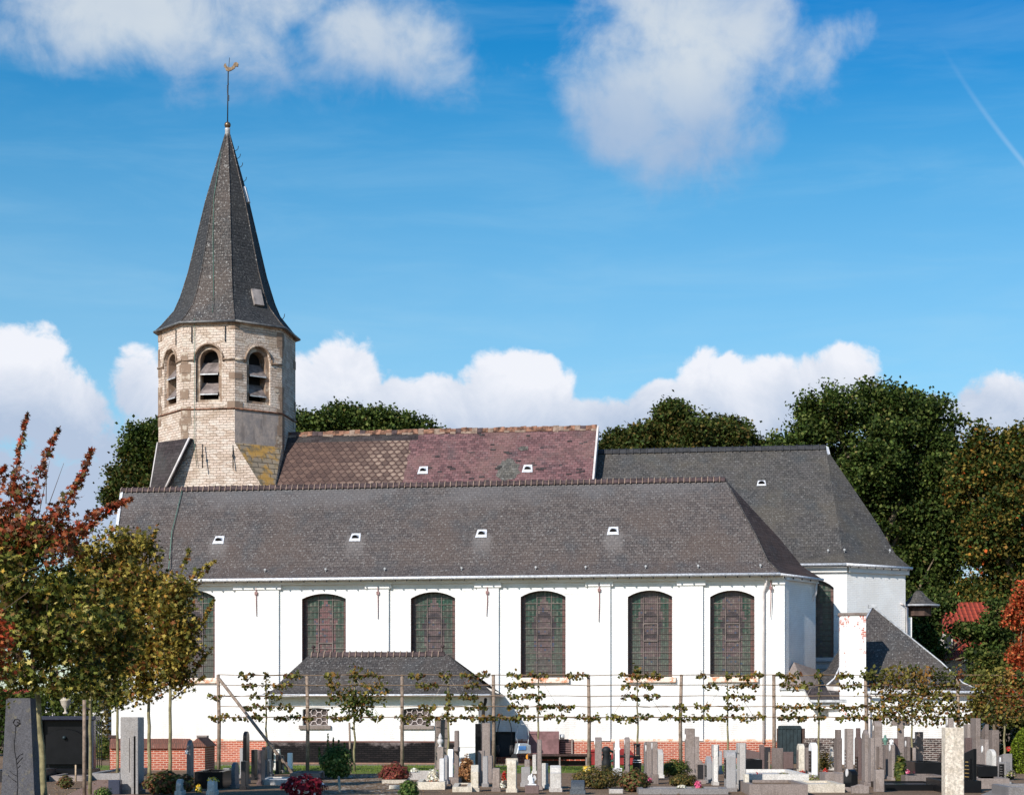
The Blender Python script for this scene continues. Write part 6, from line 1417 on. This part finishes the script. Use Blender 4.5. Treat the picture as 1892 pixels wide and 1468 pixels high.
figurine('white swan shaped ornament lying left of the terracotta pots', 778, 1452, 45, .2)
figurine('small white dove ornament on the narrow brownish headstone', 344.5, 1392, 41.7, .11)
# crosses
def cross(px0, px1, yt, Y, mat, label, thick=.14, arm=.62, aw=.16, edge=False):
    pxc = (px0+px1)/2; W = (px1-px0)*Y/F; H = EYE+(HY-yt)*Y/F; b = Vector((gx_(pxc, Y), Y, 0)); t_ = thing('stone_cross', b, label, 'cross', 'crosses on graves')
    M = Matrix.Rotation(R_(86 if edge else 4), 3, 'Z'); W2 = .55 if edge else W; a = aw/2; za = H*arm
    pr = [(-a*1.1, .2), (a*1.1, .2), (a, za), (W2/2-.03, za), (W2/2, za+a*.6), (W2/2-.03, za+2*a), (a, za+2*a), (a*.9, H), (-a*.9, H), (-a, za+2*a), (-W2/2+.03, za+2*a), (-W2/2, za+a*.6), (-W2/2+.03, za), (-a, za)]
    mb = MB(); mb.extrude(pr, thick, b, M, 0, .01); mb.build('cross', mat, t_); mb = MB(); mb.box(b+Vector((0, 0, .1)), (aw*2.2, aw*2.2, .24), M, 0, .015); mb.build('base', mat, t_)
cross(1647, 1681, 1326, 58, 'conc', 'large brown stone cross standing against the white annex wall', .16, .86, .18)
cross(838, 850, 1349, 45, 'conc', 'tall thin grey cross seen edge on, left of the dried brown shrub', .11, .62, .12, True)
cross(1135, 1146, 1364, 54, 'white', 'white cross shaped headstone, second from left of the red brick group', .16, .68, .12)
cross(1418, 1425, 1388, 51, 'post', 'small brown wooden cross left of the squat concrete block', .05, .62, .05)
# grave kerbs and slabs
def kerb(label, px0, px1, Y0_, Y1_, h, mat, fill=None, name='grave_kerb', cat='grave'):
    x0, x1 = gx_(px0, Y0_), gx_(px1, Y0_); dx = gx_((px0+px1)/2, Y1_)-gx_((px0+px1)/2, Y0_); b = Vector(((x0+x1)/2, Y0_, 0)); t_ = thing(name, b, label, cat, 'grave surrounds'); mb = MB(); w_ = .12
    def seg(p, q, w2):
        p, q = Vector(p), Vector(q); d = (q-p); n = Vector((-d.y, d.x, 0)).normalized()*w2/2; A = [p-n, q-n, q+n, p+n]; B_ = [a+Vector((0, 0, h)) for a in A]
        mb.poly(B_)
        for i in range(4): mb.poly([A[i], A[(i+1) % 4], B_[(i+1) % 4], B_[i]])
    seg((x0, Y0_, 0), (x1, Y0_, 0), w_); seg((x0+dx*.3+.06, Y1_, 0), (x1+dx*.3-.06, Y1_, 0), w_); seg((x0+.06, Y0_+.062, 0), (x0+dx*.3+.06, Y1_-.062, 0), w_); seg((x1-.06, Y0_+.062, 0), (x1+dx*.3-.06, Y1_-.062, 0), w_)
    mb.build('border', mat, t_)
    mb = MB(); zz = h*.75 if fill else h*.5; mb.poly([Vector((x0+.1, Y0_+.06, zz)), Vector((x1-.1, Y0_+.06, zz)), Vector((x1-.1+dx*.3, Y1_-.06, zz)), Vector((x0+.1+dx*.3, Y1_-.06, zz))]); mb.build('infill', fill or 'gravel', t_)
kerb('low grey kerbed grave right of the nearest maple trunk', 92, 160, 49, 51.5, .14, 'conc', 'conc')
kerb('stone edged grave beside the brick path at left', 165, 222, 50, 56, .18, 'gran', 'earth')
kerb('dark kerbed grave at the far left edge', -20, 70, 48, 51, .3, 'dark', 'black')
kerb('black slab grave with yellow flowers, in front of the brick pier', 360, 412, 43.5, 45.6, .4, 'black', 'black')
kerb('pale stepped grave between the slabs and the crimson flowers', 478, 542, 46, 48.5, .13, 'pale', 'pale')
kerb('low grey edged grave behind the crimson flowers', 536, 592, 50, 52.5, .18, 'conc', 'conc')
kerb('pale pink stone grave left of the red barberry', 706, 752, 47, 49, .1, 'cream', 'earth')
kerb('long white kerbed grave with flower bowl, right of the red barberry', 756, 806, 50, 52, .2, 'pale', 'pale')
kerb('brown kerbed grave carrying the terracotta pots', 770, 822, 43, 45, .18, 'cream', 'earth')
kerb('grave with a weathered slab at the foot of the thin cross', 836, 872, 41.5, 44, .12, 'cream', 'earth')
kerb('long pale blue slab at the bottom edge, right of the reddish round shrub', 1180, 1345, 40.2, 41.5, .12, 'gran', 'gran')
kerb('long grey concrete kerb in front of the mixed flowers', 1384, 1492, 39.6, 42.5, .24, 'conc', 'earth')
kerb('pale raised grave edge in front of the dark door group', 1380, 1494, 44, 48.5, .33, 'pale', 'pale')
kerb('brown stone grave slab left of the black oval headstone', 1490, 1560, 41.2, 43.6, .19, 'cream', 'cream')
kerb('pinkish square stone box behind the brown slab', 1524, 1560, 44.2, 45.4, .34, 'conc', 'conc')
kerb('black double stepped grave slab left of the travertine pillar', 1634, 1745, 42.3, 44.8, .14, 'black', 'black')
kerb('polished black tomb front behind the travertine pillar', 1690, 1742, 46.5, 48.4, .56, 'black', 'black')
kerb('stained concrete plinth grave in front of the polished black tomb', 1672, 1742, 44.9, 46.4, .27, 'conc', 'conc')
kerb('black grave plinth under the gold lettered headstone', 1740, 1812, 41, 43.4, .27, 'black', 'black')
kerb('black tomb box right of the gold lettered headstone', 1806, 1842, 45, 47, .5, 'black', 'black')
kerb('long concrete edged grave below the conifer', 1806, 1864, 43.6, 45, .24, 'conc', 'conc')
kerb('black tomb panel with a mauve roof slab left of the cellar door', 1374, 1408, 51, 52.6, .53, 'black', 'black')
kerb('grey stone slab at the bottom right corner', 1862, 1960, 38.5, 40.5, .22, 'gran', 'gran')
kerb('white edged grave with a boxwood sprig in front of the speckled headstones', 1245, 1300, 54, 56, .18, 'pale', 'earth')
mb = MB(); b = P(1685, 1400, 58.6)
t_ = thing('grave_monument', (b.x, 60, 0), 'open stone monument framing old brickwork, right of the slim brown headstones', 'monument'); s_ = 60/F
mb = MB(); mb.box((gx_(1698, 60), 60, .62), (12*s_, .3, 1.25), None, 0, .01); mb.box((gx_(1689, 60), 60, .45), (9*s_, .28, .9), None, 0, .01); mb.build('pillar', 'conc', t_)

# low brick wall with sloped coping and pier
Yw = 60.0; x0, x1 = gx_(205, Yw), gx_(352, Yw); wh = EYE+(HY-1381)*Yw/F; wt = EYE+(HY-1364)*Yw/F
t_ = thing('brick_wall', ((x0+x1)/2, Yw, 0), 'low red brick garden wall with a sloping brick coping behind the reddish shrub', 'wall')
mb = MB(); mb.box(((x0+x1)/2, Yw, wh/2), (x1-x0, .3, wh)); mb.build('wall', 'redbrick', t_)
mb = MB(); pr = [(-.24, wh), (.24, wh), (0, wt)]
A = [Vector((x0, Yw+y, z)) for y, z in pr]; B_ = [Vector((x1, Yw+y, z)) for y, z in pr]
mb.poly([A[0], B_[0], B_[2], A[2]]); mb.poly([A[1], A[2], B_[2], B_[1]]); mb.poly([A[0], A[1], B_[1], B_[0]]); mb.poly([A[2], A[1], A[0]]); mb.poly(B_)
nt = 56
for i in range(nt):
    x = x0+(x1-x0)*(i+.5)/nt; mb.poly([Vector((x-.018, Yw-.252, wh-.012)), Vector((x+.018, Yw-.252, wh-.012)), Vector((x+.018, Yw-.006, wt+.012)), Vector((x-.018, Yw-.006, wt+.012))])
mb.build('coping', 'coping', t_)
Yp = 58.4; mb = MB(); xa, xb = gx_(356, Yp), gx_(382, Yp); hp_ = EYE+(HY-1378)*Yp/F; mb.box(((xa+xb)/2, Yp+.6, hp_/2), (xb-xa, 1.9, hp_)); mb.build('pier', 'redbrick', t_)
mb = MB(); pr = [(xa-.06, hp_), (xb+.07, hp_), ((xa+xb)/2, hp_+.28)]
A = [Vector((x, Yp-.42, z)) for x, z in pr]; B_ = [Vector((x, Yp+1.6, z)) for x, z in pr]
mb.poly(A); mb.poly(B_[::-1]); mb.poly([A[0], A[2], B_[2], B_[0]]); mb.poly([A[1], B_[1], B_[2], A[2]]); mb.poly([A[0], B_[0], B_[1], A[1]]); mb.build('pier_coping', 'coping', t_)
t_ = thing('brick_pier', (gx_(374.5, 62), 62, 0), 'slim brick pier with a flat grey cap behind the end of the low wall', 'pier'); hh = EYE+(HY-1362)*62/F
mb = MB(); mb.box((gx_(374.5, 62), 62, hh/2), (.26, .26, hh)); mb.build('shaft', 'redbrick', t_); mb = MB(); mb.box((gx_(374.5, 62), 62, hh+.04), (.36, .36, .07), None, 0, .015); mb.build('cap', 'conc', t_)
# iron gate between pillars at the left
Yg = 63; t_ = thing('iron_gate', (gx_(182, Yg), Yg, 0), 'black iron gate and railing glimpsed between the slim trunks', 'gate')
for i, px in enumerate((172, 176, 180, 184, 188)):
    mb = MB(); x = gx_(px, Yg); mb.tube([Vector((x, Yg, 0)), Vector((x, Yg, EYE+(HY-1330+(6 if i % 2 else 0))*Yg/F-.1))], .014, 5); mb.lathe([(.01, 0), (.03, .04), (.0, .12)], (x, Yg, EYE+(HY-1330+(6 if i % 2 else 0))*Yg/F-.1), 6); mb.build('bar', 'blackiron', t_)
mb = MB()
for z in (.3, 1.45): mb.tube([Vector((gx_(168, Yg), Yg, z)), Vector((gx_(192, Yg), Yg, z))], .018, 5)
mb.build('rail', 'blackiron', t_)
t_ = thing('timber_gate', (gx_(212, 61), 61, 0), 'dark brown wooden gate at the left end of the low brick wall', 'gate'); mb = MB(); hh = EYE+(HY-1357)*61/F
for i in range(4): mb.box((gx_(207.5+i*3, 61), 60.7, hh/2), (.05, .04, hh))
mb.box((gx_(212, 61), 60.66, hh-.05), (.28, .05, .08)); mb.build('panel', 'brown', t_)

# ------------------------------------------------------------------ plants in the graveyard
def shrub(name, label, px, pyb, w_, h, pal, n, leaf, seed, shape='quad', form='ball', cat='shrub', group=None, up=.6, sig=.25):
    Y = gY(pyb); s_ = Y/F; b = Vector((gx_(px, Y), Y, 0)); root = thing(name, b, label, cat, group); r = np.random.default_rng(seed); rx = w_*s_/2; rz = h*s_/2
    d = r.normal(size=(n, 3)); d /= np.linalg.norm(d, axis=1, keepdims=True); rad = .45+.55*r.random((n, 1))**.5
    if form == 'cone': 
        t = r.random(n); a = r.uniform(0, 6.28, n); q = rx*np.sqrt(r.uniform(.3, 1, n))*np.sin(np.pi*np.clip(t*.86+.14, 0, 1))**.75; pts = np.stack([b.x+q*np.cos(a), b.y+q*np.sin(a), t*2*rz], 1)
    elif form == 'spray':
        t = r.random(n)**.8; a = r.uniform(0, 6.28, n); e = r.uniform(.15, 1.4, n); ll = 2*rz*(.7+.3*r.random(n)); pts = np.stack([b.x+t*np.cos(a)*np.cos(e)*rx*1.1, b.y+t*np.sin(a)*np.cos(e)*rx, t*ll*np.sin(e)+.03], 1)
    else:
        k = 1+.16*np.sin(d[:, 0:1]*7+seed)*np.cos(d[:, 2:3]*6+seed); pts = np.array([b.x, b.y, rz*.95])+d*rad*k*np.array([rx, rx*.9, rz])
        pts[:, 2] = np.maximum(pts[:, 2], .02+.05*r.random(n))
    leafmesh('foliage', pts, leaf, pick(pal, n, seed), root, shape, seed, up)
    mb = MB(); rr = random.Random(seed)
    for i in range(7): q = Vector(pts[rr.randrange(n)]); mb.tube([b, (b+q)/2+Vector((rr.uniform(-.03, .03), 0, .04)), q], [.02, .013, .005], 5)
    mb.build('stems', 'twig', root); return root, b
shrub('photinia', 'reddish green photinia shrub filling the foreground left of the low brick wall', 305, 1466, 86, 46, 'photinia', 1500, .07, 61, 'oval')
shrub('photinia', 'second smaller reddish shrub touching the narrow brownish headstone', 345, 1462, 30, 36, 'photinia', 420, .065, 62, 'oval')
shrub('boxwood', 'ragged green privet bush with tall tips in front of the tarred plinth', 620, 1438, 64, 66, 'box', 2600, .075, 63)
rt = [o for o in bpy.data.objects if o.get('label', '').startswith('ragged green')][0]
q = []; 
for x, y0, y1 in ((606, 1385, 1354), (616, 1388, 1362), (590, 1400, 1380), (637, 1392, 1372), (626, 1390, 1366), (647, 1398, 1383)):
    r = np.random.default_rng(x); n = 60; t = r.random(n); q.append(np.stack([gx_(x+(r.random(n)-.5)*5*(1-t), 51.3), 51.3+r.normal(size=n)*.05, EYE+(HY-(y0+(y1-y0)*t))*51.3/F], 1))
q = np.vstack(q); leafmesh('foliage', q, .06, pick('box', len(q), 4), rt, 'quad', 4)
shrub('barberry', 'round red barberry bush at the edge of the gravel', 729, 1446, 60, 40, 'barberry', 3200, .05, 64, 'quad', 'ball')
shrub('boxwood', 'small dark green bush at the bottom edge below the barberry', 755, 1474, 38, 36, 'box', 1200, .055, 65)
shrub('heather', 'broad brown green heather mound right of the bench', 1105, 1456, 105, 44, 'heath', 2800, .05, 66, 'quad', cat='shrub')
shrub('photinia', 'reddish round shrub in a pot at the bottom, left of the tight row of headstones', 1172, 1462, 62, 44, 'photinia', 1500, .06, 67, 'oval')
shrub('low_hedge', 'low round clipped green hedge in front of the red brick plinth', 1248, 1434, 62, 34, 'hedge', 2600, .05, 68)
shrub('heather', 'brownish green mound below the tall weathered stele', 1262, 1456, 56, 30, 'heath', 1600, .05, 69)
shrub('dried_shrub', 'withered brown shrub right of the tall thin cross', 862, 1452, 30, 60, 'dry', 900, .075, 70, 'oval')
shrub('conifer', 'bright yellow green oval conifer at the right edge', 1890, 1428, 48, 84, 'conifer', 6000, .05, 71, 'quad', 'cone')
shrub('laurel', 'glossy green leafy plant between the pinkish slab and the slim headstones', 1663, 1450, 22, 60, 'hedge', 420, .10, 72, 'oval')
shrub('garden_bush', 'green and yellow bush behind the low timber gate at left', 190, 1404, 36, 48, 'hedge', 1500, .08, 73)
shrub('boxwood', 'small round bush beside the brick path', 121, 1456, 32, 26, 'photinia', 700, .05, 74)
shrub('boxwood', 'tiny dark bush at the bottom edge of the brick path', 190, 1474, 34, 22, 'box', 400, .05, 75)
shrub('chrysanthemums', 'crimson and white chrysanthemums at the bottom left of centre', 560, 1472, 84, 44, 'crimson', 1300, .075, 76, 'oval', cat='flowers')
shrub('flowering_plants', 'mixed pale yellow flowers and grey foliage on the long concrete grave', 1448, 1452, 62, 26, 'mix', 1300, .055, 77, 'oval', cat='flowers')
shrub('flowering_plants', 'greyish ground cover right of the mixed pale yellow flowers', 1502, 1450, 46, 22, 'mix', 800, .045, 78, cat='plants')
shrub('flower_bed', 'shrubs and red flowers behind the medallion headstone at the right', 1858, 1398, 40, 34, 'hedge', 900, .07, 79, cat='plants')
shrub('dry_grass', 'dry grass clump behind the small pale statuette stone', 1523, 1424, 34, 40, 'heath', 1200, .05, 80, 'quad', 'spray', cat='plants')
shrub('dead_leaves', 'heap of dry brown leaves left of the trellis post', 388, 1432, 24, 12, 'dry', 300, .08, 81, cat='plants')
def potted(label, px, pyb, Y, w_, h, pot, pal, n, leaf, seed, name='flower_pot', potr=.5, green='box'):
    b = P(px, pyb, Y); s_ = Y/F; t_ = thing(name, b, label, 'flowers', 'flower arrangements on graves'); R = w_*s_/2; hp = h*s_*.38 if pot else 0
    if pot: mb = MB(); mb.lathe([(R*.5*potr*1.4, 0), (R*potr*1.7*.75, hp*.9), (R*potr*1.8*.78, hp), (R*potr*1.5*.7, hp*.97)], b, 14); mb.build('pot', pot, t_)
    r = np.random.default_rng(seed); d = r.normal(size=(n, 3)); d /= np.linalg.norm(d, axis=1, keepdims=True); d[:, 2] = np.abs(d[:, 2])
    q = np.array([b.x, b.y, b.z+hp])+d*(.6+.4*r.random((n, 1)))*np.array([R, R*.8, h*s_-hp]); leafmesh('blossoms', q, leaf, pick(pal, n, seed), t_, 'oval', seed)
    m = n//2; q = np.array([b.x, b.y, b.z+hp*.9])+r.normal(size=(m, 3))*np.array([R*.45, R*.4, (h*s_-hp)*.22]); q[:, 2] = np.maximum(q[:, 2], b.z+.02); leafmesh('leaves', q, leaf, pick(green, m, seed+1), t_, 'oval', seed+1)
potted('white blooms in a terracotta pot left of the leaning white headstone', 800, 1455, 44.3, 24, 38, 'terracotta', 'whitef', 160, .05, 1)
potted('second terracotta pot, smaller and orange, beside the white blooms', 791, 1456, 44.1, 12, 12, 'terracotta', 'whitef', 20, .04, 2, potr=.62)
potted('yellow daffodil like flowers at the foot of the narrow brownish headstone', 367, 1462, 41.2, 12, 16, None, 'yellowf', 60, .05, 3)
potted('yellow flowers on top of the curved pale bluish headstone', 393, 1442, 39.9, 24, 8, None, 'yellowf', 60, .05, 4)
potted('yellow chrysanthemums on the broad heather mound near the bench', 1084, 1424, 43.4, 20, 12, None, 'yellowf', 130, .05, 5)
potted('red roses left of the cream headstone', 931, 1440, 45, 11, 20, None, 'redf', 60, .06, 6)
potted('pale pink blooms low beside the red roses', 928, 1456, 44, 14, 14, None, 'whitef', 70, .05, 7)
potted('pink flowers and a green leaf in front of the wavy tombstone', 1290, 1462, 41.4, 18, 22, 'terracotta', 'pinkf', 90, .05, 8)
potted('red begonias at the foot of the cream hollow faced headstone', 1482, 1430, 50, 17, 9, None, 'redf', 90, .045, 9)
potted('green tuft with red tips on the pale raised grave', 1401, 1435, 46, 19, 11, None, 'redf', 30, .04, 10)
potted('small white pot with red flowers before the dry grass', 1525, 1432, 50, 12, 14, 'white', 'redf', 60, .045, 11)
potted('pink flowers in a vase near the slim brown headstone', 1676, 1430, 47, 13, 11, None, 'pinkf', 70, .045, 12)
potted('red geraniums near the conifer', 1865, 1386, 58, 16, 9, None, 'redf', 80, .06, 13)
potted('pale bouquet and green leaves in a black trough by the conifer', 1868, 1440, 44, 22, 18, 'black', 'mix', 110, .05, 14)
potted('faded pink bowl of flowers at the bottom below the brown mound', 1259, 1458, 41.2, 19, 10, 'mauve', 'whitef', 90, .045, 15)
potted('white flowers in a low bowl on the long white grave', 766, 1426, 51, 20, 9, None, 'whitef', 80, .05, 16)
potted('red flowers in the bowl behind the crimson chrysanthemums', 512, 1443, 49, 16, 7, None, 'redf', 70, .05, 17)
potted('orange tinted blooms right of the reddish round shrub', 1200, 1445, 45, 10, 12, None, 'pinkf', 30, .05, 18)
potted('red flowers in the low box at the lawn edge beside the second trellis post', 562, 1432, 54, 18, 8, None, 'redf', 70, .05, 19)

# ------------------------------------------------------------------ things leaning on or standing by the church wall
t_ = thing('wheelbarrow', PV(932, 1410, -1.4), 'black wheelbarrow tipped upright against the shaded wall', 'wheelbarrow')
def vb(mb, px0, px1, y0, y1, v0, v1, m=0): uvbox(mb, pu(px0, v0), pu(px1, v0), v0, v1, pz(px0, y1, v0), pz(px0, y0, v0), m)
mb = MB(); z0, z1 = pz(930, 1409, -1.3), pz(930, 1350, -1.3)
u0, u1 = pu(915, -1.3), pu(950, -1.3)
fr = [UV(u0, -1.3, z0+.25), UV(u1, -1.3, z0+.25), UV(u1, -1.1, z1-.03), UV(u0, -1.1, z1-.03)]; bk = [UV(u0+.12, -.85, z0+.35), UV(u1-.12, -.85, z0+.35), UV(u1-.12, -.75, z1-.15), UV(u0+.12, -.75, z1-.15)]
mb.poly(bk); 
for i in range(4): mb.poly([fr[i], fr[(i+1) % 4], bk[(i+1) % 4], bk[i]]); mb.poly([fr[i], bk[i], bk[(i+1) % 4], fr[(i+1) % 4]])
mb.poly([fr[0]+EV*.12, fr[1]+EV*.12, fr[2]+EV*.12, fr[3]+EV*.12])
mb.tube(fr+fr[:1], .025, 6); mb.build('tray', 'blackiron', t_)
for x, s2 in ((919, -1), (946, 1)):
    mb = MB(); mb.tube([PV(x, 1405, -1.4), PV(x-s2*1, 1345, -1.2), PV(x-s2*6, 1324, -1.0)], .018, 6); mb.build('handle', 'blackiron', t_)
    mb = MB(); c = PV(x-s2*1, 1385, -1.55); mb.tube([c-EU*.05, c+EU*.05], .19, 16); wh_ = mb.build('wheel', 'blackiron', t_); mb = MB(); mb.tube([c-EU*.06, c+EU*.06], .08, 12); mb.build('hub', 'conc', wh_)
t_ = thing('lawn_mower', PV(965, 1406, -1.6), 'pale blue lawn mower with an orange wheel beside the wheelbarrow', 'lawn mower')
mb = MB(); c = PV(965, 1384, -1.6); mb.extrude([(-.3, -.16), (.3, -.16), (.27, .16), (.1, .24), (-.2, .24)], .4, c, Matrix.Rotation(R_(20), 3, 'Z'), 0, .03); mb.build('deck', 'silver', t_)
mb = MB(); mb.box(c+Vector((0, -.21, .06)), (.3, .05, .16), Matrix.Rotation(R_(20), 3, 'Z'), 0, .01); mb.build('grass_box', 'blueplastic', t_)
for dx, mt_ in ((.25, 'orange'), (-.3, 'blackiron')):
    mb = MB(); w2 = c+Vector((dx, -.22, -.26)); mb.tube([w2+Vector((0, -.04, 0)), w2+Vector((0, .04, 0))], .12, 14); mb.build('wheel', mt_, t_)
mb = MB(); mb.tube([c+Vector((-.15, .1, .1)), c+Vector((-.22, .3, .5)), c+Vector((-.15, .5, .95)), c+Vector((.2, .5, .95)), c+Vector((.25, .3, .5)), c+Vector((.2, .1, .1))], .016, 6); mb.build('handle', 'leadpale', t_)
mb = MB(); uvbox(mb, pu(1034, -.5), pu(1033.5, -.5)+.02, -.5, -.45, .1, .2)
mb = MB(); bw = [(-29, 1350), (29, 1350), (29, 1396), (-17, 1396), (-29, 1378)]
u0 = pu(1004, -.5); prf = [((x*.0206), pz(1004, y, -.5)) for x, y in bw][::-1]
mb.extrude(prf, .06, UV(u0, -.5, 0), Matrix.Rotation(-TH, 3, 'Z'), 0, .01); tag(mb.build('board', 'board'), 'faded mauve board with a clipped lower corner leaning on the wall behind the bench', 'board')
mb = MB(); c = PV(1037, 1360, -.3); mb.tube([c-EU*.05, c+EU*.12], .09, 12); tag(mb.build('lamp', 'leadpale'), 'small grey lamp fitting at the corner of the mauve board', 'lamp')
t_ = thing('cellar_grating', PV(1048, 1395, -.05), 'rusty barred cellar opening in the brick plinth, right of the mauve board', 'grating')
mb = MB(); vb(mb, 1034, 1058, 1366, 1400, -.075, -.035); mb.build('panel', 'brown', t_)
mb = MB()
for i in range(9): vb(mb, 1035, 1056, 1368+i*3.4, 1369+i*3.4, -.10, -.078)
mb.build('bar', 'iron', t_)
mb = MB(); vb(mb, 1055.5, 1058, 1364, 1400, -.13, -.1); mb.build('frame', 'conc', t_)
# bench
Yb_ = 62.5; t_ = thing('bench', (gx_(1034, Yb_), Yb_, 0), 'dark brown wooden bench facing the graves, below the church windows', 'bench'); s_ = Yb_/F; zt = EYE+(HY-1392)*s_
def bb(name, x0, x1, z0, z1, y0, y1, mat='brown'): mb = MB(); mb.box((gx_((x0+x1)/2, Yb_), Yb_+(y0+y1)/2, (z0+z1)/2), ((x1-x0)*s_, y1-y0, z1-z0), None, 0, .008); return mb.build(name, mat, t_)
for i in range(2): bb('back_slat', 975, 1093, zt-.19-i*.23, zt-i*.23, .20-i*.02, .24-i*.02)
for i in range(3): bb('seat_slat', 975, 1093, .40, .44, -.25+i*.14, -.13+i*.14)
for x in (985, 1034, 1083):
    bb('leg', x-1.5, x+1.5, 0, .4, -.2, -.14, 'conc'); bb('leg', x-1.5, x+1.5, 0, zt-.05, .25, .31, 'brown')
# red container, watering things
t_ = thing('waste_container', (gx_(1095, 63.5), 63.5, 0), 'red plastic waste container right of the bench', 'waste bin'); s_ = 63.5/F; H = EYE+(HY-1384)*s_
mb = MB(); mb.extrude([(-.18, .08), (.18, .08), (.23, H-.1), (-.23, H-.1)], .45, (gx_(1097, 63.5), 63.5, 0), None, 0, .02); mb.build('body', 'redpaint', t_)
mb = MB(); mb.box((gx_(1097, 63.5), 63.5, H-.05), (.52, .5, .1), None, 0, .03); mb.build('lid', 'redpaint', t_)
mb = MB(); 
for s2 in (-1, 1): mb.tube([Vector((gx_(1097, 63.5)+s2*.2, 63.7, .08)), Vector((gx_(1097, 63.5)+s2*.26, 63.7, .08))], .08, 10)
mb.build('wheels', 'blackiron', t_)
t_ = thing('waste_container', (gx_(1150, 66), 66, 0), 'second red container lying half hidden behind the white cross', 'waste bin')
mb = MB(); mb.extrude([(-.35, 0), (.35, 0), (.42, .35), (.2, .62), (-.3, .55), (-.42, .3)], .5, (gx_(1150, 66), 66, .02), None, 0, .03); mb.build('body', 'redpaint', t_); mb = MB(); mb.box((gx_(1150, 66), 65.7, .36), (.7, .04, .05)); mb.build('rim', 'blackiron', t_)
t_ = thing('hose_reel', (gx_(1128, 60), 60, 0), 'green hose reel between the pointed grey headstone and the white cross', 'hose reel')
mb = MB(); c = Vector((gx_(1128, 60), 60, EYE+(HY-1396)*60/F)); mb.tube([c+Vector((.13*math.cos(a), 0, .17*math.sin(a))) for a in [2*math.pi*k/16 for k in range(17)]], .045, 6, cap=False); mb.build('hose', 'greenplastic', t_)
mb = MB(); mb.tube([Vector((c.x, c.y+.08, 0)), Vector((c.x, c.y+.08, c.z+.05))], .03, 6); mb.build('stand', 'blackiron', t_)
t_ = thing('water_pump', (gx_(1120, 58), 58, 0), 'black cast iron water pump right of the pointed grey headstone', 'pump'); mb = MB()
mb.lathe([(.16, 0), (.14, .3), (.11, .5), (.13, .55), (.12, .62), (.15, .66), (.12, .75), (.04, .8)], (gx_(1120, 58), 58, 0), 12); mb.build('body', 'blackiron', t_)
mb = MB(); mb.tube([Vector((gx_(1120, 58)-.1, 57.9, .55)), Vector((gx_(1120, 58)-.22, 57.8, .5))], .025, 6); mb.build('spout', 'blackiron', t_)
# black lantern monument
Yl = 55; b = Vector((gx_(1177, Yl), Yl, 0)); t_ = thing('grave_lantern', b, 'black stepped stone lantern with two white bands on a grave', 'lantern'); s_ = Yl/F; H = EYE+(HY-1373)*s_
mb = MB(); mb.box(b+Vector((0, 0, .2)), (.24, .24, .4), None, 0, .01); mb.box(b+Vector((0, 0, .48)), (.2, .2, .16), None, 0, .01); mb.build('foot', 'black', t_)
mb = MB()
for z in (.37, .43): mb.box(b+Vector((0, 0, z)), (.252, .252, .018))
mb.build('band', 'white', t_)
mb = MB(); 
for sx in (-1, 1):
    for sy in (-1, 1): mb.box(b+Vector((sx*.07, sy*.07, (.56+H)/2)), (.03, .03, H-.56))
mb.box(b+Vector((0, 0, H-.02)), (.2, .2, .05), None, 0, .01); mb.box(b+Vector((.02, .02, (.56+H)/2)), (.09, .09, H-.6)); mb.build('housing', 'blackiron', t_)
# bronze ornament, vase, stump
mb = MB(); c = P(1626, 1421, 41.5); mb.tube([c+Vector((-.06, 0, .01)), c+Vector((0, 0, .04)), c+Vector((.07, 0, .015))], [.012, .02, .006], 6); tag(mb.build('ornament', 'bronze'), 'small bronze ornament lying on the plain concrete block', 'ornament')
mb = MB(); mb.tube([Vector((gx_(628, 41), 41, 0)), Vector((gx_(626, 42), 42, .32))], .03, 6); tag(mb.build('edging_board', 'stake'), 'short pale board edging stuck in the ground right of the crimson flowers', 'board')
mb = MB(); mb.box((gx_(729, 43), 43, .05), (.24, .3, .1), None, 0, .02); tag(mb.build('stone_block', 'cream'), 'small pale stone lying on the gravel left of the dark bush', 'stone')
mb = MB(); mb.box((gx_(1138, 40.6), 40.6, .05), (.3, .3, .1), None, 0, .01); tag(mb.build('stone_block', 'pale'), 'square pale stone at the bottom edge left of the reddish round shrub', 'stone')
mb = MB(); mb.box((gx_(213, 40), 40, .16), (.26, .24, .32), None, 0, .02); tag(mb.build('plinth_block', 'bluegran_dark'), 'dark square block left of the light grey stele', 'stone')

# stepped darker flank of the light grey stele
t_ = [o for o in bpy.data.objects if o.get('label', '').startswith('tall light grey stele')][0]; s_ = 40.3/F; bx = t_.location
for x0, x1, yt, nm in ((247, 256, 1346, 'step'), (243, 252, 1358, 'step')):
    H = EYE+(HY-yt)*s_; mb = MB(); mb.box((gx_((x0+x1)/2, 40.1), 40.12, H/2), ((x1-x0)*s_, .12, H), None, 0, .01); mb.build(nm, 'gran', t_)
mb = MB(); mb.box((gx_(238, 40.1), 40.17, .85), (.012, .012, .75)); mb.build('groove', 'dark', t_)
